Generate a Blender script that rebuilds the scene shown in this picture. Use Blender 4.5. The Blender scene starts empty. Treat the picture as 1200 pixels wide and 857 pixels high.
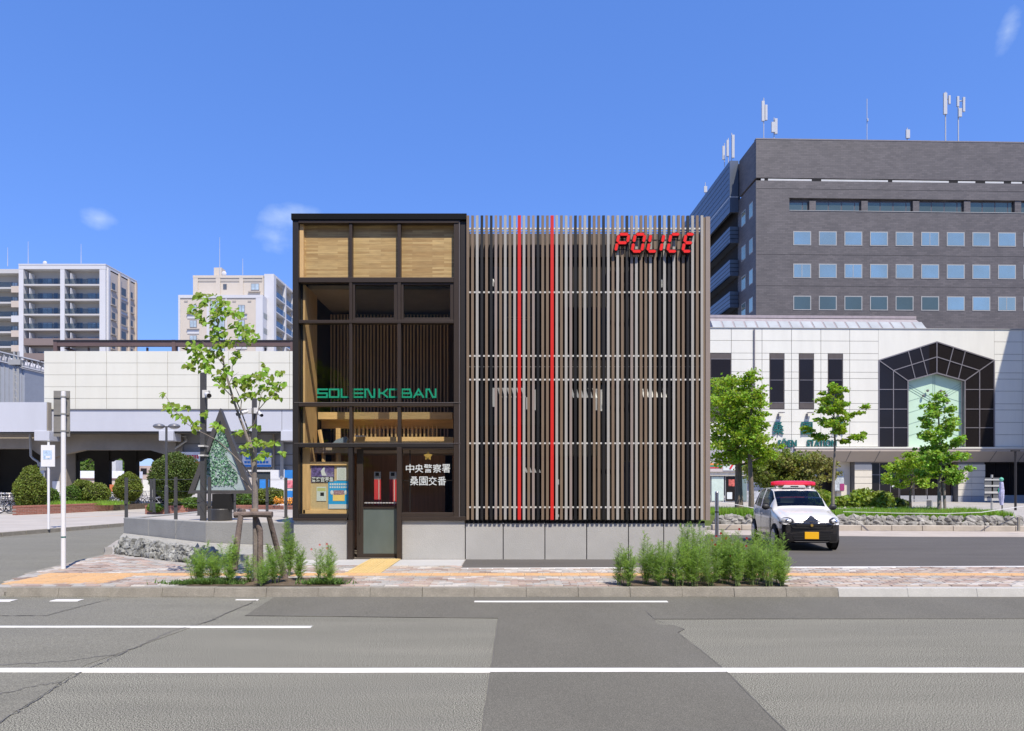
import bpy, math, random
from math import sin, cos, tan, pi, radians, sqrt, atan2
from mathutils import Vector, Matrix, noise

SC = bpy.context.scene
COL = SC.collection
R = random.Random(11)

# ------------------------------------------------------------------ camera
EYE = 1.6            # camera height above the road
FPX = 800.0          # 24 mm shift lens on a 36 mm sensor, in photo pixels (1200 wide)
HOR = 567.0          # horizon row in the photograph
cam_data = bpy.data.cameras.new("camera")
cam_data.lens = 24.0
cam_data.sensor_width = 36.0
cam_data.shift_y = (HOR - 428.5) / 1200.0
cam_data.clip_start = 0.1
cam_data.clip_end = 3000.0
cam = bpy.data.objects.new("camera", cam_data)
cam.location = (0, 0, EYE)
cam.rotation_euler = (pi / 2, 0, 0)
COL.objects.link(cam)
SC.camera = cam

# ------------------------------------------------------------------ light
SUN_EL = radians(58.0)
SUN_AZ = radians(24.0)      # sun stands behind the camera, this far round to the right
w = bpy.data.worlds.new("World")
SC.world = w
w.use_nodes = True
nt = w.node_tree
for n in list(nt.nodes):
    nt.nodes.remove(n)
def wn(t, **k):
    n = nt.nodes.new(t)
    for a, b in k.items():
        setattr(n, a, b)
    return n
out = wn('ShaderNodeOutputWorld')
bg = wn('ShaderNodeBackground')
bg.inputs['Strength'].default_value = 0.15
sky = wn('ShaderNodeTexSky', sky_type='NISHITA')
sky.sun_disc = False
sky.sun_elevation = SUN_EL
sky.sun_rotation = pi - SUN_AZ
sky.altitude = 50
sky.air_density = 1.0
sky.dust_density = 0.25
sky.ozone_density = 3.0
hs = wn('ShaderNodeHueSaturation')
hs.inputs['Saturation'].default_value = 1.22
hs.inputs['Value'].default_value = 1.0
nt.links.new(sky.outputs[0], hs.inputs['Color'])
gm = wn('ShaderNodeGamma'); gm.inputs['Gamma'].default_value = 0.55      # evens the sky out from zenith to horizon
nt.links.new(hs.outputs[0], gm.inputs['Color'])
tn = wn('ShaderNodeVectorMath', operation='MULTIPLY'); tn.inputs[1].default_value = (0.88, 1.18, 2.12)
nt.links.new(gm.outputs[0], tn.inputs[0])
# a few faint wisps of cloud, as directions in the sky
tc = wn('ShaderNodeTexCoord')
def cloud(px, py, rad, stretch):
    d = Vector(((px - 600) / FPX, 1.0, (HOR - py) / FPX)).normalized()
    s = wn('ShaderNodeVectorMath', operation='SUBTRACT')
    s.inputs[1].default_value = d
    nt.links.new(tc.outputs['Generated'], s.inputs[0])
    m = wn('ShaderNodeVectorMath', operation='MULTIPLY')
    m.inputs[1].default_value = stretch
    nt.links.new(s.outputs[0], m.inputs[0])
    l = wn('ShaderNodeVectorMath', operation='LENGTH')
    nt.links.new(m.outputs[0], l.inputs[0])
    mr = wn('ShaderNodeMapRange')
    mr.inputs[1].default_value = 0.0
    mr.inputs[2].default_value = rad
    mr.inputs[3].default_value = 1.0
    mr.inputs[4].default_value = 0.0
    nt.links.new(l.outputs['Value'], mr.inputs[0])
    return mr.outputs[0]
nz = wn('ShaderNodeTexNoise')
nz.inputs['Scale'].default_value = 22.0
nz.inputs['Detail'].default_value = 7.0
nz.inputs['Roughness'].default_value = 0.62
mp = wn('ShaderNodeMapping')
mp.inputs['Scale'].default_value = (1.0, 1.0, 1.6)
nt.links.new(tc.outputs['Generated'], mp.inputs[0])
nt.links.new(mp.outputs[0], nz.inputs['Vector'])
acc = None
for c in ((116, 257, .035, (1, 1, 1.6)), (324, 280, .055, (1.15, 1, 1.5)), (1181, 36, .038, (2.4, 1, 1.0)),
          (345, 250, .05, (.8, 1, 2.2))):
    o = cloud(*c)
    if acc is None:
        acc = o
    else:
        a = wn('ShaderNodeMath', operation='ADD')
        nt.links.new(acc, a.inputs[0]); nt.links.new(o, a.inputs[1])
        acc = a.outputs[0]
mul = wn('ShaderNodeMath', operation='MULTIPLY')
nt.links.new(acc, mul.inputs[0]); nt.links.new(nz.outputs['Fac'], mul.inputs[1])
cr = wn('ShaderNodeMapRange')
cr.inputs[1].default_value = 0.2; cr.inputs[2].default_value = 0.62
cr.inputs[3].default_value = 0.0; cr.inputs[4].default_value = 0.5
nt.links.new(mul.outputs[0], cr.inputs[0])
mx = wn('ShaderNodeMix', data_type='RGBA')
nt.links.new(cr.outputs[0], mx.inputs[0])
nt.links.new(tn.outputs[0], mx.inputs[6])
mx.inputs[7].default_value = (3.6, 4.3, 5.3, 1)
nt.links.new(mx.outputs[2], bg.inputs[0])
nt.links.new(bg.outputs[0], out.inputs[0])

sd = bpy.data.lights.new("sun", 'SUN')
sd.energy = 4.5
sd.angle = radians(0.53)
sd.color = (1.0, 0.91, 0.78)
so = bpy.data.objects.new("sun", sd)
to_sun = Vector((sin(SUN_AZ) * cos(SUN_EL), -cos(SUN_AZ) * cos(SUN_EL), sin(SUN_EL)))
so.rotation_euler = to_sun.to_track_quat('Z', 'Y').to_euler()
so.location = (30, -40, 60)
COL.objects.link(so)

SC.view_settings.view_transform = 'Standard'
SC.view_settings.look = 'None'
SC.view_settings.gamma = 1.0
SC.view_settings.exposure = 0.45
SC.cycles.max_bounces = 8
SC.cycles.transparent_max_bounces = 16

# ------------------------------------------------------------------ mapping helpers
PAV = 0.12     # height of the pavements above the road
def X(px, Y): return (px - 600.0) * Y / FPX
def Z(py, Y): return EYE + (HOR - py) * Y / FPX
def GY(py, z=PAV): return (EYE - z) * FPX / (py - HOR)
def G(px, py, z=PAV):
    y = GY(py, z)
    return (X(px, y), y)

class Plane:
    """a vertical plane through (X(px0), Y0) turned by t; local x runs along it, local y goes away from the camera"""
    def __init__(s, Y0, px0, t=0.0):
        s.Y0, s.X0, s.t = Y0, X(px0, Y0), t
    def u(s, px, d=0.0):
        # d: extra local depth behind the plane
        c, n = cos(s.t), sin(s.t)
        X0, Y0 = s.X0 - n * d, s.Y0 + c * d
        k = (px - 600.0) / FPX
        tt = tan(s.t)
        y = (Y0 - tt * X0) / (1 - tt * k)
        x = k * y
        return (x - X0) / c
    def z(s, px, py, d=0.0):
        c, n = cos(s.t), sin(s.t)
        X0, Y0 = s.X0 - n * d, s.Y0 + c * d
        k = (px - 600.0) / FPX
        tt = tan(s.t)
        y = (Y0 - tt * X0) / (1 - tt * k)
        return EYE + (HOR - py) * y / FPX

# ------------------------------------------------------------------ materials
MATS = {}
def _nodes(name):
    m = bpy.data.materials.new(name)
    m.use_nodes = True
    t = m.node_tree
    for n in list(t.nodes):
        t.nodes.remove(n)
    o = t.nodes.new('ShaderNodeOutputMaterial')
    return m, t, o

def mat(name, col, rough=0.6, metal=0.0, var=0.12, scale=3.0, bump=0.0, bscale=40.0, island=0.0, spec=0.5,
        stretch=(1, 1, 1), dirt_shade=0.0, dirt_shade_col=(0.12, 0.1, 0.08), coat=0.0, hue=0.0, speck=0.0, transl=0.0, emit=None):
    """general procedural surface: noise variation, fine grain, optional specks, stains or painted shade, and per-piece variation"""
    if name in MATS:
        return MATS[name]
    m, t, o = _nodes(name)
    N, L = t.nodes.new, t.links.new
    p = N('ShaderNodeBsdfPrincipled')
    p.inputs['Roughness'].default_value = rough
    p.inputs['Metallic'].default_value = metal
    p.inputs['Specular IOR Level'].default_value = spec
    p.inputs['Coat Weight'].default_value = coat
    if emit:
        p.inputs['Emission Color'].default_value = (*emit[:3], 1)
        p.inputs['Emission Strength'].default_value = emit[3]
    g = N('ShaderNodeNewGeometry')
    mp = N('ShaderNodeMapping')
    mp.inputs['Scale'].default_value = stretch
    L(g.outputs['Position'], mp.inputs[0])
    n1 = N('ShaderNodeTexNoise')
    n1.inputs['Scale'].default_value = scale
    n1.inputs['Detail'].default_value = 6
    n1.inputs['Roughness'].default_value = 0.65
    L(mp.outputs[0], n1.inputs['Vector'])
    mr = N('ShaderNodeMapRange')
    mr.inputs[1].default_value = 0.3; mr.inputs[2].default_value = 0.7
    mr.inputs[3].default_value = 1 - var; mr.inputs[4].default_value = 1 + var
    L(n1.outputs['Fac'], mr.inputs[0])
    fac = mr.outputs[0]
    if island:
        mi = N('ShaderNodeMapRange')
        mi.inputs[3].default_value = 1 - island; mi.inputs[4].default_value = 1 + island
        L(g.outputs['Random Per Island'], mi.inputs[0])
        mm = N('ShaderNodeMath'); mm.operation = 'MULTIPLY'
        L(fac, mm.inputs[0]); L(mi.outputs[0], mm.inputs[1])
        fac = mm.outputs[0]
    if speck:
        n3 = N('ShaderNodeTexNoise')
        n3.inputs['Scale'].default_value = 120.0
        n3.inputs['Detail'].default_value = 1
        L(g.outputs['Position'], n3.inputs['Vector'])
        ms = N('ShaderNodeMapRange')
        ms.inputs[1].default_value = 0.40; ms.inputs[2].default_value = 0.66
        ms.inputs[3].default_value = 1 - speck; ms.inputs[4].default_value = 1 + speck
        L(n3.outputs['Fac'], ms.inputs[0])
        mm = N('ShaderNodeMath'); mm.operation = 'MULTIPLY'
        L(fac, mm.inputs[0]); L(ms.outputs[0], mm.inputs[1])
        fac = mm.outputs[0]
    sc = N('ShaderNodeVectorMath'); sc.operation = 'SCALE'
    sc.inputs[0].default_value = col[:3]
    L(fac, sc.inputs['Scale'])
    c = sc.outputs[0]
    if hue:
        h = N('ShaderNodeHueSaturation')
        mh = N('ShaderNodeMapRange')
        mh.inputs[3].default_value = 0.5 - hue; mh.inputs[4].default_value = 0.5 + hue
        L(g.outputs['Random Per Island'], mh.inputs[0])
        L(mh.outputs[0], h.inputs['Hue']); L(c, h.inputs['Color'])
        c = h.outputs[0]
    if dirt_shade:
        n4 = N('ShaderNodeTexNoise')
        n4.inputs['Scale'].default_value = scale * 0.45
        n4.inputs['Detail'].default_value = 8
        n4.inputs['Roughness'].default_value = 0.7
        m4 = N('ShaderNodeMapping'); m4.inputs['Location'].default_value = (7.3, 2.1, 4.4)
        m4.inputs['Scale'].default_value = (stretch[0], stretch[1], stretch[2] * 0.6)
        L(g.outputs['Position'], m4.inputs[0]); L(m4.outputs[0], n4.inputs['Vector'])
        md = N('ShaderNodeMapRange')
        md.inputs[1].default_value = 0.48; md.inputs[2].default_value = 0.75
        md.inputs[3].default_value = 0.0; md.inputs[4].default_value = dirt_shade
        L(n4.outputs['Fac'], md.inputs[0])
        mix = N('ShaderNodeMix'); mix.data_type = 'RGBA'
        L(md.outputs[0], mix.inputs[0]); L(c, mix.inputs[6])
        mix.inputs[7].default_value = (*dirt_shade_col, 1)
        c = mix.outputs[2]
    L(c, p.inputs['Base Color'])
    if bump:
        n2 = N('ShaderNodeTexNoise')
        n2.inputs['Scale'].default_value = bscale
        n2.inputs['Detail'].default_value = 4
        L(g.outputs['Position'], n2.inputs['Vector'])
        b = N('ShaderNodeBump')
        b.inputs['Strength'].default_value = bump
        b.inputs['Distance'].default_value = 0.02
        L(n2.outputs['Fac'], b.inputs['Height'])
        L(b.outputs[0], p.inputs['Normal'])
    sh = p.outputs[0]
    if transl:
        tr = N('ShaderNodeBsdfTranslucent')
        tv = N('ShaderNodeVectorMath'); tv.operation = 'MULTIPLY'
        tv.inputs[1].default_value = (1.35, 1.25, 0.5)
        L(c, tv.inputs[0]); L(tv.outputs[0], tr.inputs['Color'])
        ms = N('ShaderNodeMixShader'); ms.inputs[0].default_value = transl
        L(sh, ms.inputs[1]); L(tr.outputs[0], ms.inputs[2])
        sh = ms.outputs[0]
    L(sh, o.inputs[0])
    MATS[name] = m
    return m

def glass(name, tint=(0.9, 0.93, 0.92), refl=1.0, rough=0.0, ior=1.5):
    if name in MATS:
        return MATS[name]
    m, t, o = _nodes(name)
    N, L = t.nodes.new, t.links.new
    tr = N('ShaderNodeBsdfTransparent'); tr.inputs[0].default_value = (*tint, 1)
    gl = N('ShaderNodeBsdfGlossy'); gl.inputs['Roughness'].default_value = rough
    gl.inputs['Color'].default_value = (0.95, 0.97, 1, 1)
    fr = N('ShaderNodeFresnel')
    gb_ = N('ShaderNodeNewGeometry'); mi_ = N('ShaderNodeMapRange')
    mi_.inputs[3].default_value = ior; mi_.inputs[4].default_value = 1.0 / ior     # a thin pane: both faces reflect alike
    L(gb_.outputs['Backfacing'], mi_.inputs[0]); L(mi_.outputs[0], fr.inputs['IOR'])
    mu = N('ShaderNodeMath'); mu.operation = 'MULTIPLY'; mu.inputs[1].default_value = refl
    mu.use_clamp = True
    L(fr.outputs[0], mu.inputs[0])
    ms = N('ShaderNodeMixShader')
    L(mu.outputs[0], ms.inputs[0]); L(tr.outputs[0], ms.inputs[1]); L(gl.outputs[0], ms.inputs[2])
    L(ms.outputs[0], o.inputs[0])
    MATS[name] = m
    return m

def mirror_glass(name, base, refl, wav=0.0, tint=(0.85, 0.93, 1.0), rough=0.02):
    """dark opaque-looking window glass that reflects its surroundings"""
    if name in MATS:
        return MATS[name]
    m, t, o = _nodes(name)
    N, L = t.nodes.new, t.links.new
    d = N('ShaderNodeBsdfDiffuse'); d.inputs[0].default_value = (*base, 1)
    gl = N('ShaderNodeBsdfGlossy'); gl.inputs['Roughness'].default_value = rough
    gl.inputs['Color'].default_value = (*tint, 1)
    g = N('ShaderNodeNewGeometry')
    if wav:
        n2 = N('ShaderNodeTexNoise'); n2.inputs['Scale'].default_value = 0.35
        L(g.outputs['Position'], n2.inputs['Vector'])
        b = N('ShaderNodeBump'); b.inputs['Strength'].default_value = wav; b.inputs['Distance'].default_value = 0.6
        L(n2.outputs['Fac'], b.inputs['Height']); L(b.outputs[0], gl.inputs['Normal'])
    mr = N('ShaderNodeMapRange')
    mr.inputs[3].default_value = refl * 0.55; mr.inputs[4].default_value = refl * 1.3
    nn = N('ShaderNodeTexNoise'); nn.inputs['Scale'].default_value = 0.22; nn.inputs['Detail'].default_value = 4  # noise in the mix imitates clouds mirrored in the panes
    L(g.outputs['Position'], nn.inputs['Vector'])
    n5 = N('ShaderNodeMapRange'); n5.inputs[1].default_value = .35; n5.inputs[2].default_value = .65
    L(nn.outputs['Fac'], n5.inputs[0])
    av = N('ShaderNodeMath'); av.operation = 'MULTIPLY_ADD'; av.inputs[1].default_value = .6
    am = N('ShaderNodeMath'); am.operation = 'MULTIPLY'; am.inputs[1].default_value = .4
    L(g.outputs['Random Per Island'], am.inputs[0]); L(n5.outputs[0], av.inputs[0]); L(am.outputs[0], av.inputs[2])
    L(av.outputs[0], mr.inputs[0])
    ms = N('ShaderNodeMixShader')
    L(mr.outputs[0], ms.inputs[0]); L(d.outputs[0], ms.inputs[1]); L(gl.outputs[0], ms.inputs[2])
    L(ms.outputs[0], o.inputs[0])
    MATS[name] = m
    return m

def brickmat(name, c1, c2, mortar, bw, bh, axes='xz', ms=0.004, rough=0.7, bias=0.0, grain=0.1, offset=0.5, bump=0.3, gstretch=(1, 1, 1), gscale=8.0):
    """running bond of pieces too small to model at their distance"""
    if name in MATS:
        return MATS[name]
    m, t, o = _nodes(name)
    N, L = t.nodes.new, t.links.new
    p = N('ShaderNodeBsdfPrincipled'); p.inputs['Roughness'].default_value = rough
    tcn = N('ShaderNodeTexCoord')
    g = N('ShaderNodeNewGeometry')
    sx = N('ShaderNodeSeparateXYZ'); L(tcn.outputs['Object'], sx.inputs[0])
    cb = N('ShaderNodeCombineXYZ')
    L(sx.outputs['xyz'.index(axes[0])], cb.inputs[0]); L(sx.outputs['xyz'.index(axes[1])], cb.inputs[1])
    br = N('ShaderNodeTexBrick')
    br.offset = offset
    br.inputs['Color1'].default_value = (*c1, 1); br.inputs['Color2'].default_value = (*c2, 1)
    br.inputs['Mortar'].default_value = (*mortar, 1)
    br.inputs['Scale'].default_value = 1.0
    br.inputs['Mortar Size'].default_value = ms
    br.inputs['Bias'].default_value = bias
    br.inputs['Brick Width'].default_value = bw
    br.inputs['Row Height'].default_value = bh
    L(cb.outputs[0], br.inputs['Vector'])
    n1 = N('ShaderNodeTexNoise'); n1.inputs['Scale'].default_value = gscale; n1.inputs['Detail'].default_value = 6
    mp = N('ShaderNodeMapping'); mp.inputs['Scale'].default_value = gstretch
    L(tcn.outputs['Object'], mp.inputs[0]); L(mp.outputs[0], n1.inputs['Vector'])
    mr = N('ShaderNodeMapRange')
    mr.inputs[1].default_value = 0.3; mr.inputs[2].default_value = 0.7
    mr.inputs[3].default_value = 1 - grain; mr.inputs[4].default_value = 1 + grain
    L(n1.outputs['Fac'], mr.inputs[0])
    v = N('ShaderNodeVectorMath'); v.operation = 'SCALE'
    L(br.outputs['Color'], v.inputs[0]); L(mr.outputs[0], v.inputs['Scale'])
    L(v.outputs[0], p.inputs['Base Color'])
    if bump:
        b = N('ShaderNodeBump'); b.inputs['Strength'].default_value = bump; b.inputs['Distance'].default_value = 0.005
        b.invert = True
        L(br.outputs['Fac'], b.inputs['Height']); L(b.outputs[0], p.inputs['Normal'])
    L(p.outputs[0], o.inputs[0])
    MATS[name] = m
    return m

# ------------------------------------------------------------------ mesh builder
class MB:
    def __init__(s):
        s.v, s.f, s.m = [], [], []
        s.cm = 0
    def add(s, vs, fs):
        b = len(s.v)
        s.v += [tuple(q) for q in vs]
        for f in fs:
            s.f.append(tuple(b + i for i in f)); s.m.append(s.cm)
        return s
    def box(s, x0, x1, y0, y1, z0, z1, M=None):
        if x0 > x1: x0, x1 = x1, x0
        if y0 > y1: y0, y1 = y1, y0
        if z0 > z1: z0, z1 = z1, z0
        vs = [(x0, y0, z0), (x1, y0, z0), (x1, y1, z0), (x0, y1, z0), (x0, y0, z1), (x1, y0, z1), (x1, y1, z1), (x0, y1, z1)]
        if M is not None:
            vs = [M @ Vector(q) for q in vs]
        return s.add(vs, [(0, 3, 2, 1), (4, 5, 6, 7), (0, 1, 5, 4), (1, 2, 6, 5), (2, 3, 7, 6), (3, 0, 4, 7)])
    def prism(s, poly, a, b, axis='z'):
        """poly in 2D, extruded from a to b along axis"""
        n = len(poly)
        ar = sum(poly[i][0] * poly[(i + 1) % n][1] - poly[(i + 1) % n][0] * poly[i][1] for i in range(n))
        if ar < 0: poly = poly[::-1]
        def P(q, c):
            return {'z': (q[0], q[1], c), 'y': (q[0], c, q[1]), 'x': (c, q[0], q[1])}[axis]
        vs = [P(q, a) for q in poly] + [P(q, b) for q in poly]
        flip = (axis == 'y') ^ (b < a)
        fs = [tuple(range(n))[::-1], tuple(range(n, 2 * n))] + [(i, (i + 1) % n, n + (i + 1) % n, n + i) for i in range(n)]
        if flip: fs = [f[::-1] for f in fs]
        return s.add(vs, fs)
    def quad(s, *p):
        return s.add(p, [tuple(range(len(p)))])
    def tube(s, pts, rad, n=8, cap=True):
        pts = [Vector(p) for p in pts]
        if not hasattr(rad, '__len__'): rad = [rad] * len(pts)
        rings = []
        up = None
        for i, p in enumerate(pts):
            d = (pts[min(i + 1, len(pts) - 1)] - pts[max(i - 1, 0)])
            if d.length < 1e-9: d = Vector((0, 0, 1))
            d.normalize()
            if up is None:
                up = d.orthogonal().normalized()
            a = (up - d * up.dot(d))
            if a.length < 1e-6: a = d.orthogonal()
            a.normalize(); up = a
            b = d.cross(a)
            rings.append([p + (a * cos(2 * pi * k / n) + b * sin(2 * pi * k / n)) * rad[i] for k in range(n)])
        vs = [q for r in rings for q in r]
        fs = []
        for i in range(len(pts) - 1):
            for k in range(n):
                k2 = (k + 1) % n
                fs.append((i * n + k, i * n + k2, (i + 1) * n + k2, (i + 1) * n + k))
        if cap:
            fs.append(tuple(range(n))[::-1]); fs.append(tuple((len(pts) - 1) * n + k for k in range(n)))
        return s.add(vs, fs)
    def lathe(s, prof, c=(0, 0, 0), n=20, axis='z'):
        """prof: list of (r, h)"""
        vs, fs = [], []
        for r, h in prof:
            for k in range(n):
                a = 2 * pi * k / n
                q = (r * cos(a), r * sin(a), h)
                if axis == 'y': q = (q[0], q[2], q[1])
                if axis == 'x': q = (q[2], q[0], q[1])
                vs.append((c[0] + q[0], c[1] + q[1], c[2] + q[2]))
        for i in range(len(prof) - 1):
            for k in range(n):
                k2 = (k + 1) % n
                f = (i * n + k, i * n + k2, (i + 1) * n + k2, (i + 1) * n + k)
                fs.append(f[::-1] if axis == 'y' else f)
        a, b = tuple(range(n))[::-1], tuple((len(prof) - 1) * n + k for k in range(n))
        fs += [a[::-1], b[::-1]] if axis == 'y' else [a, b]
        return s.add(vs, fs)
    def ball(s, c, r, nu=12, nv=8, wob=0.0, seed=0):
        if not hasattr(r, '__len__'): r = (r, r, r)
        vs, fs = [], []
        for j in range(nv + 1):
            t = pi * j / nv
            for i in range(nu):
                a = 2 * pi * i / nu
                d = Vector((sin(t) * cos(a), sin(t) * sin(a), cos(t)))
                k = 1 + wob * noise.noise(d * 2.1 + Vector((seed, seed * .7, 0)))
                vs.append((c[0] + d.x * r[0] * k, c[1] + d.y * r[1] * k, c[2] + d.z * r[2] * k))
        for j in range(nv):
            for i in range(nu):
                i2 = (i + 1) % nu
                fs.append((j * nu + i, (j + 1) * nu + i, (j + 1) * nu + i2, j * nu + i2))
        return s.add(vs, fs)
    def ring(s, c, Rr, r, axis='y', n=24, m=6, a0=0, a1=2 * pi):
        pts = []
        full = abs(a1 - a0 - 2 * pi) < 1e-6
        k = n if full else n + 1
        for i in range(k + (1 if full else 0)):
            a = a0 + (a1 - a0) * i / n
            q = (Rr * cos(a), Rr * sin(a))
            pts.append({'y': (c[0] + q[0], c[1], c[2] + q[1]), 'z': (c[0] + q[0], c[1] + q[1], c[2]), 'x': (c[0], c[1] + q[0], c[2] + q[1])}[axis])
        return s.tube(pts, r, m, cap=not full)
    def leaf(s, p, size, rr=None, upb=0.0, elong=1.5):
        rr = rr or R
        d = Vector((rr.uniform(-1, 1), rr.uniform(-1, 1), rr.uniform(-1, 1) + upb))
        if d.length < 1e-3: d = Vector((0, 0, 1))
        d.normalize()
        a = Vector((rr.uniform(-1, 1), rr.uniform(-1, 1), rr.uniform(-1, 1)))
        a = d.cross(a)
        if a.length < 1e-3: a = d.orthogonal()
        a.normalize()
        l = size * rr.uniform(.7, 1.3)
        p = Vector(p)
        h = a * l * .5 / (elong ** .5)
        e = d * l * (elong ** .5) * .5
        nrm = d.cross(a) * l * .12
        vs = [p - e, p + h + nrm, p + e, p - h + nrm]
        return s.add(vs, [(0, 1, 2), (0, 2, 3)])
    def mesh(s, name, mats, smooth=False):
        me = bpy.data.meshes.new(name)
        me.from_pydata(s.v, [], s.f)
        if not isinstance(mats, (list, tuple)): mats = [mats]
        for m in mats: me.materials.append(m)
        if len(mats) > 1:
            me.polygons.foreach_set('material_index', s.m)
        if smooth:
            me.polygons.foreach_set('use_smooth', [True] * len(me.polygons))
        me.update()
        return me
    def build(s, name, mats, parent=None, smooth=False, bevel=0.0, loc=None):
        off = OFF.get(parent.name, (0, 0, 0)) if parent else (0, 0, 0)
        if loc is None and any(off):
            s.v = [(a - off[0], b - off[1], c - off[2]) for a, b, c in s.v]
        me = s.mesh(name, mats, smooth)
        return put(name, me, parent, loc, bevel, _raw=(loc is None))

OFF = {}
def put(name, me, parent=None, loc=None, bevel=0.0, rot=None, _raw=False):
    o = bpy.data.objects.new(name, me)
    COL.objects.link(o)
    if parent:
        o.parent = parent
        off = OFF.get(parent.name, (0, 0, 0))
        if loc is not None:
            o.location = (loc[0] - off[0], loc[1] - off[1], loc[2] - off[2])
            OFF[o.name] = tuple(loc)
        elif any(off):
            OFF[o.name] = off
    elif loc is not None:
        o.location = loc
    if rot: o.rotation_euler = rot
    if bevel:
        b = o.modifiers.new('bevel', 'BEVEL')
        b.width = bevel; b.segments = 2; b.limit_method = 'ANGLE'
        b.harden_normals = False
    return o

def thing(name, label, cat, loc=(0, 0, 0), rz=0.0, group=None, world=True, kind=None):
    """an Empty at the base; with world=True its parts may be given in world coordinates"""
    o = bpy.data.objects.new(name, None)
    o.empty_display_size = 0.3
    COL.objects.link(o)
    o.location = loc
    o.rotation_euler = (0, 0, rz)
    if world and not rz: OFF[o.name] = tuple(loc)
    return tag(o, label, cat, group, kind)
def tag(o, label=None, cat=None, group=None, kind=None):
    if label: o['label'] = label
    if cat: o['category'] = cat
    if group: o['group'] = group
    if kind: o['kind'] = kind
    return o
def single(name, mb, mats, label, cat, loc, group=None, smooth=False, bevel=0.0, kind=None, world=True, rz=0.0):
    """a thing that is one mesh, given in world coordinates"""
    if world: mb.v = [(a - loc[0], b - loc[1], c - loc[2]) for a, b, c in mb.v]
    o = put(name, mb.mesh(name, mats, smooth), None, loc, bevel)
    o.rotation_euler = (0, 0, rz)
    return tag(o, label, cat, group, kind)
def struct(name, mb, mats, smooth=False, parent=None, bevel=0.0):
    o = mb.build(name, mats, parent, smooth, bevel)
    if parent is None: o['kind'] = 'structure'
    return o
def copy_tree(o, parent=None):
    c = o.copy(); COL.objects.link(c)
    if parent: c.parent = parent
    for ch in list(o.children): copy_tree(ch, c)
    return c

FONT = None
def text_mesh(txt, size, depth=0.01, bold=0.0, spacing=1.0):
    cu = bpy.data.curves.new('txt', 'FONT')
    cu.body = txt
    cu.size = size
    cu.extrude = depth / 2
    cu.offset = bold
    cu.space_character = spacing
    cu.align_x = 'CENTER'; cu.align_y = 'CENTER'
    cu.resolution_u = 3
    ob = bpy.data.objects.new('txt', cu)
    COL.objects.link(ob)
    bpy.context.view_layer.update()
    dg = bpy.context.evaluated_depsgraph_get()
    me = bpy.data.meshes.new_from_object(ob.evaluated_get(dg))
    COL.objects.unlink(ob)
    bpy.data.objects.remove(ob)
    # stand it up: text faces -y, fitted later
    me.transform(Matrix.Rotation(pi / 2, 4, 'X'))
    return me
def fit_text(txt, x0, x1, z0, z1, y, m, name, parent, depth=0.01, bold=0.0):
    """text as a mesh filling the given rectangle (world or parent-local coordinates)"""
    me = text_mesh(txt, 1.0, 0.01, bold)
    xs = [v.co.x for v in me.vertices]; zs = [v.co.z for v in me.vertices]; ys = [v.co.y for v in me.vertices]
    sx = (x1 - x0) / (max(xs) - min(xs)); sz = (z1 - z0) / (max(zs) - min(zs)); sy = depth / max(1e-6, max(ys) - min(ys))
    mx_, mz_, my_ = min(xs), min(zs), max(ys)
    cx, cz = (x0 + x1) / 2, (z0 + z1) / 2
    for v in me.vertices:
        v.co = (x0 + (v.co.x - mx_) * sx - cx, (v.co.y - my_) * sy, z0 + (v.co.z - mz_) * sz - cz)
    me.materials.clear(); me.materials.append(m)
    me.name = name
    return put(name, me, parent, (cx, y, cz))
# ================================================================== materials
m_asph = mat("asphalt_coarse", (.220, .214, .174), .92, var=.10, scale=1.5, bump=0, speck=.80, spec=.25, stretch=(.22, 1.6, 1), dirt_shade=.25, dirt_shade_col=(.10, .098, .094))
m_asph2 = mat("asphalt_fine", (.185, .179, .146), .9, var=.10, scale=.9, bump=0, bscale=120, speck=.30, spec=.25, stretch=(.35, 1.6, 1), dirt_shade=.3, dirt_shade_col=(.19, .185, .175))
m_asphd = mat("asphalt_dark", (.138, .132, .109), .88, var=.10, scale=.8, bump=0, bscale=120, speck=.30, spec=.3, stretch=(1, .5, 1), dirt_shade=.25, dirt_shade_col=(.16, .157, .15))
m_lot = mat("asphalt_lot", (.092, .085, .078), .9, var=.13, scale=1.0, bump=.3, bscale=120, speck=.12, stretch=(.3, 1.3, 1))
m_seal = mat("crack_sealant", (.125, .12, .108), .8, var=.3, scale=6)
m_paint = mat("road_paint", (.66, .655, .63), .7, var=.05, scale=7, dirt_shade=.35, dirt_shade_col=(.35, .34, .33), bump=.2, bscale=60)
m_kerbold = mat("kerb_old", (.26, .24, .20), .9, var=.16, scale=5, bump=.5, bscale=70, speck=.15, dirt_shade=.6, dirt_shade_col=(.17, .155, .125))
m_kerbnew = mat("kerb_new", (.44, .435, .41), .85, var=.08, scale=5, bump=.3, bscale=70, speck=.08)
m_slab = mat("pavement_grout", (.36, .34, .31), .95, var=.15, scale=2, bump=.4, dirt_shade=.3)
m_plaza = mat("plaza_paving", (.40, .37, .33), .9, var=.12, scale=.6, bump=.2, dirt_shade=.35, dirt_shade_col=(.3, .25, .21))
m_conc = mat("concrete_cast", (.41, .405, .385), .85, var=.07, scale=1.6, bump=.35, bscale=60, speck=.05, dirt_shade=.28, dirt_shade_col=(.40, .39, .37))
m_concw = mat("concrete_wall", (.30, .297, .28), .88, var=.09, scale=1.8, bump=.4, bscale=50, speck=.06, dirt_shade=.4, dirt_shade_col=(.3, .3, .29))
m_apron = mat("apron_concrete", (.42, .42, .41), .85, var=.05, scale=2, bump=.2, dirt_shade=.15, dirt_shade_col=(.45, .45, .45))
m_beige = mat("gutter_concrete", (.42, .37, .32), .9, var=.10, scale=1.5, bump=.3, dirt_shade=.3)
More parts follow.
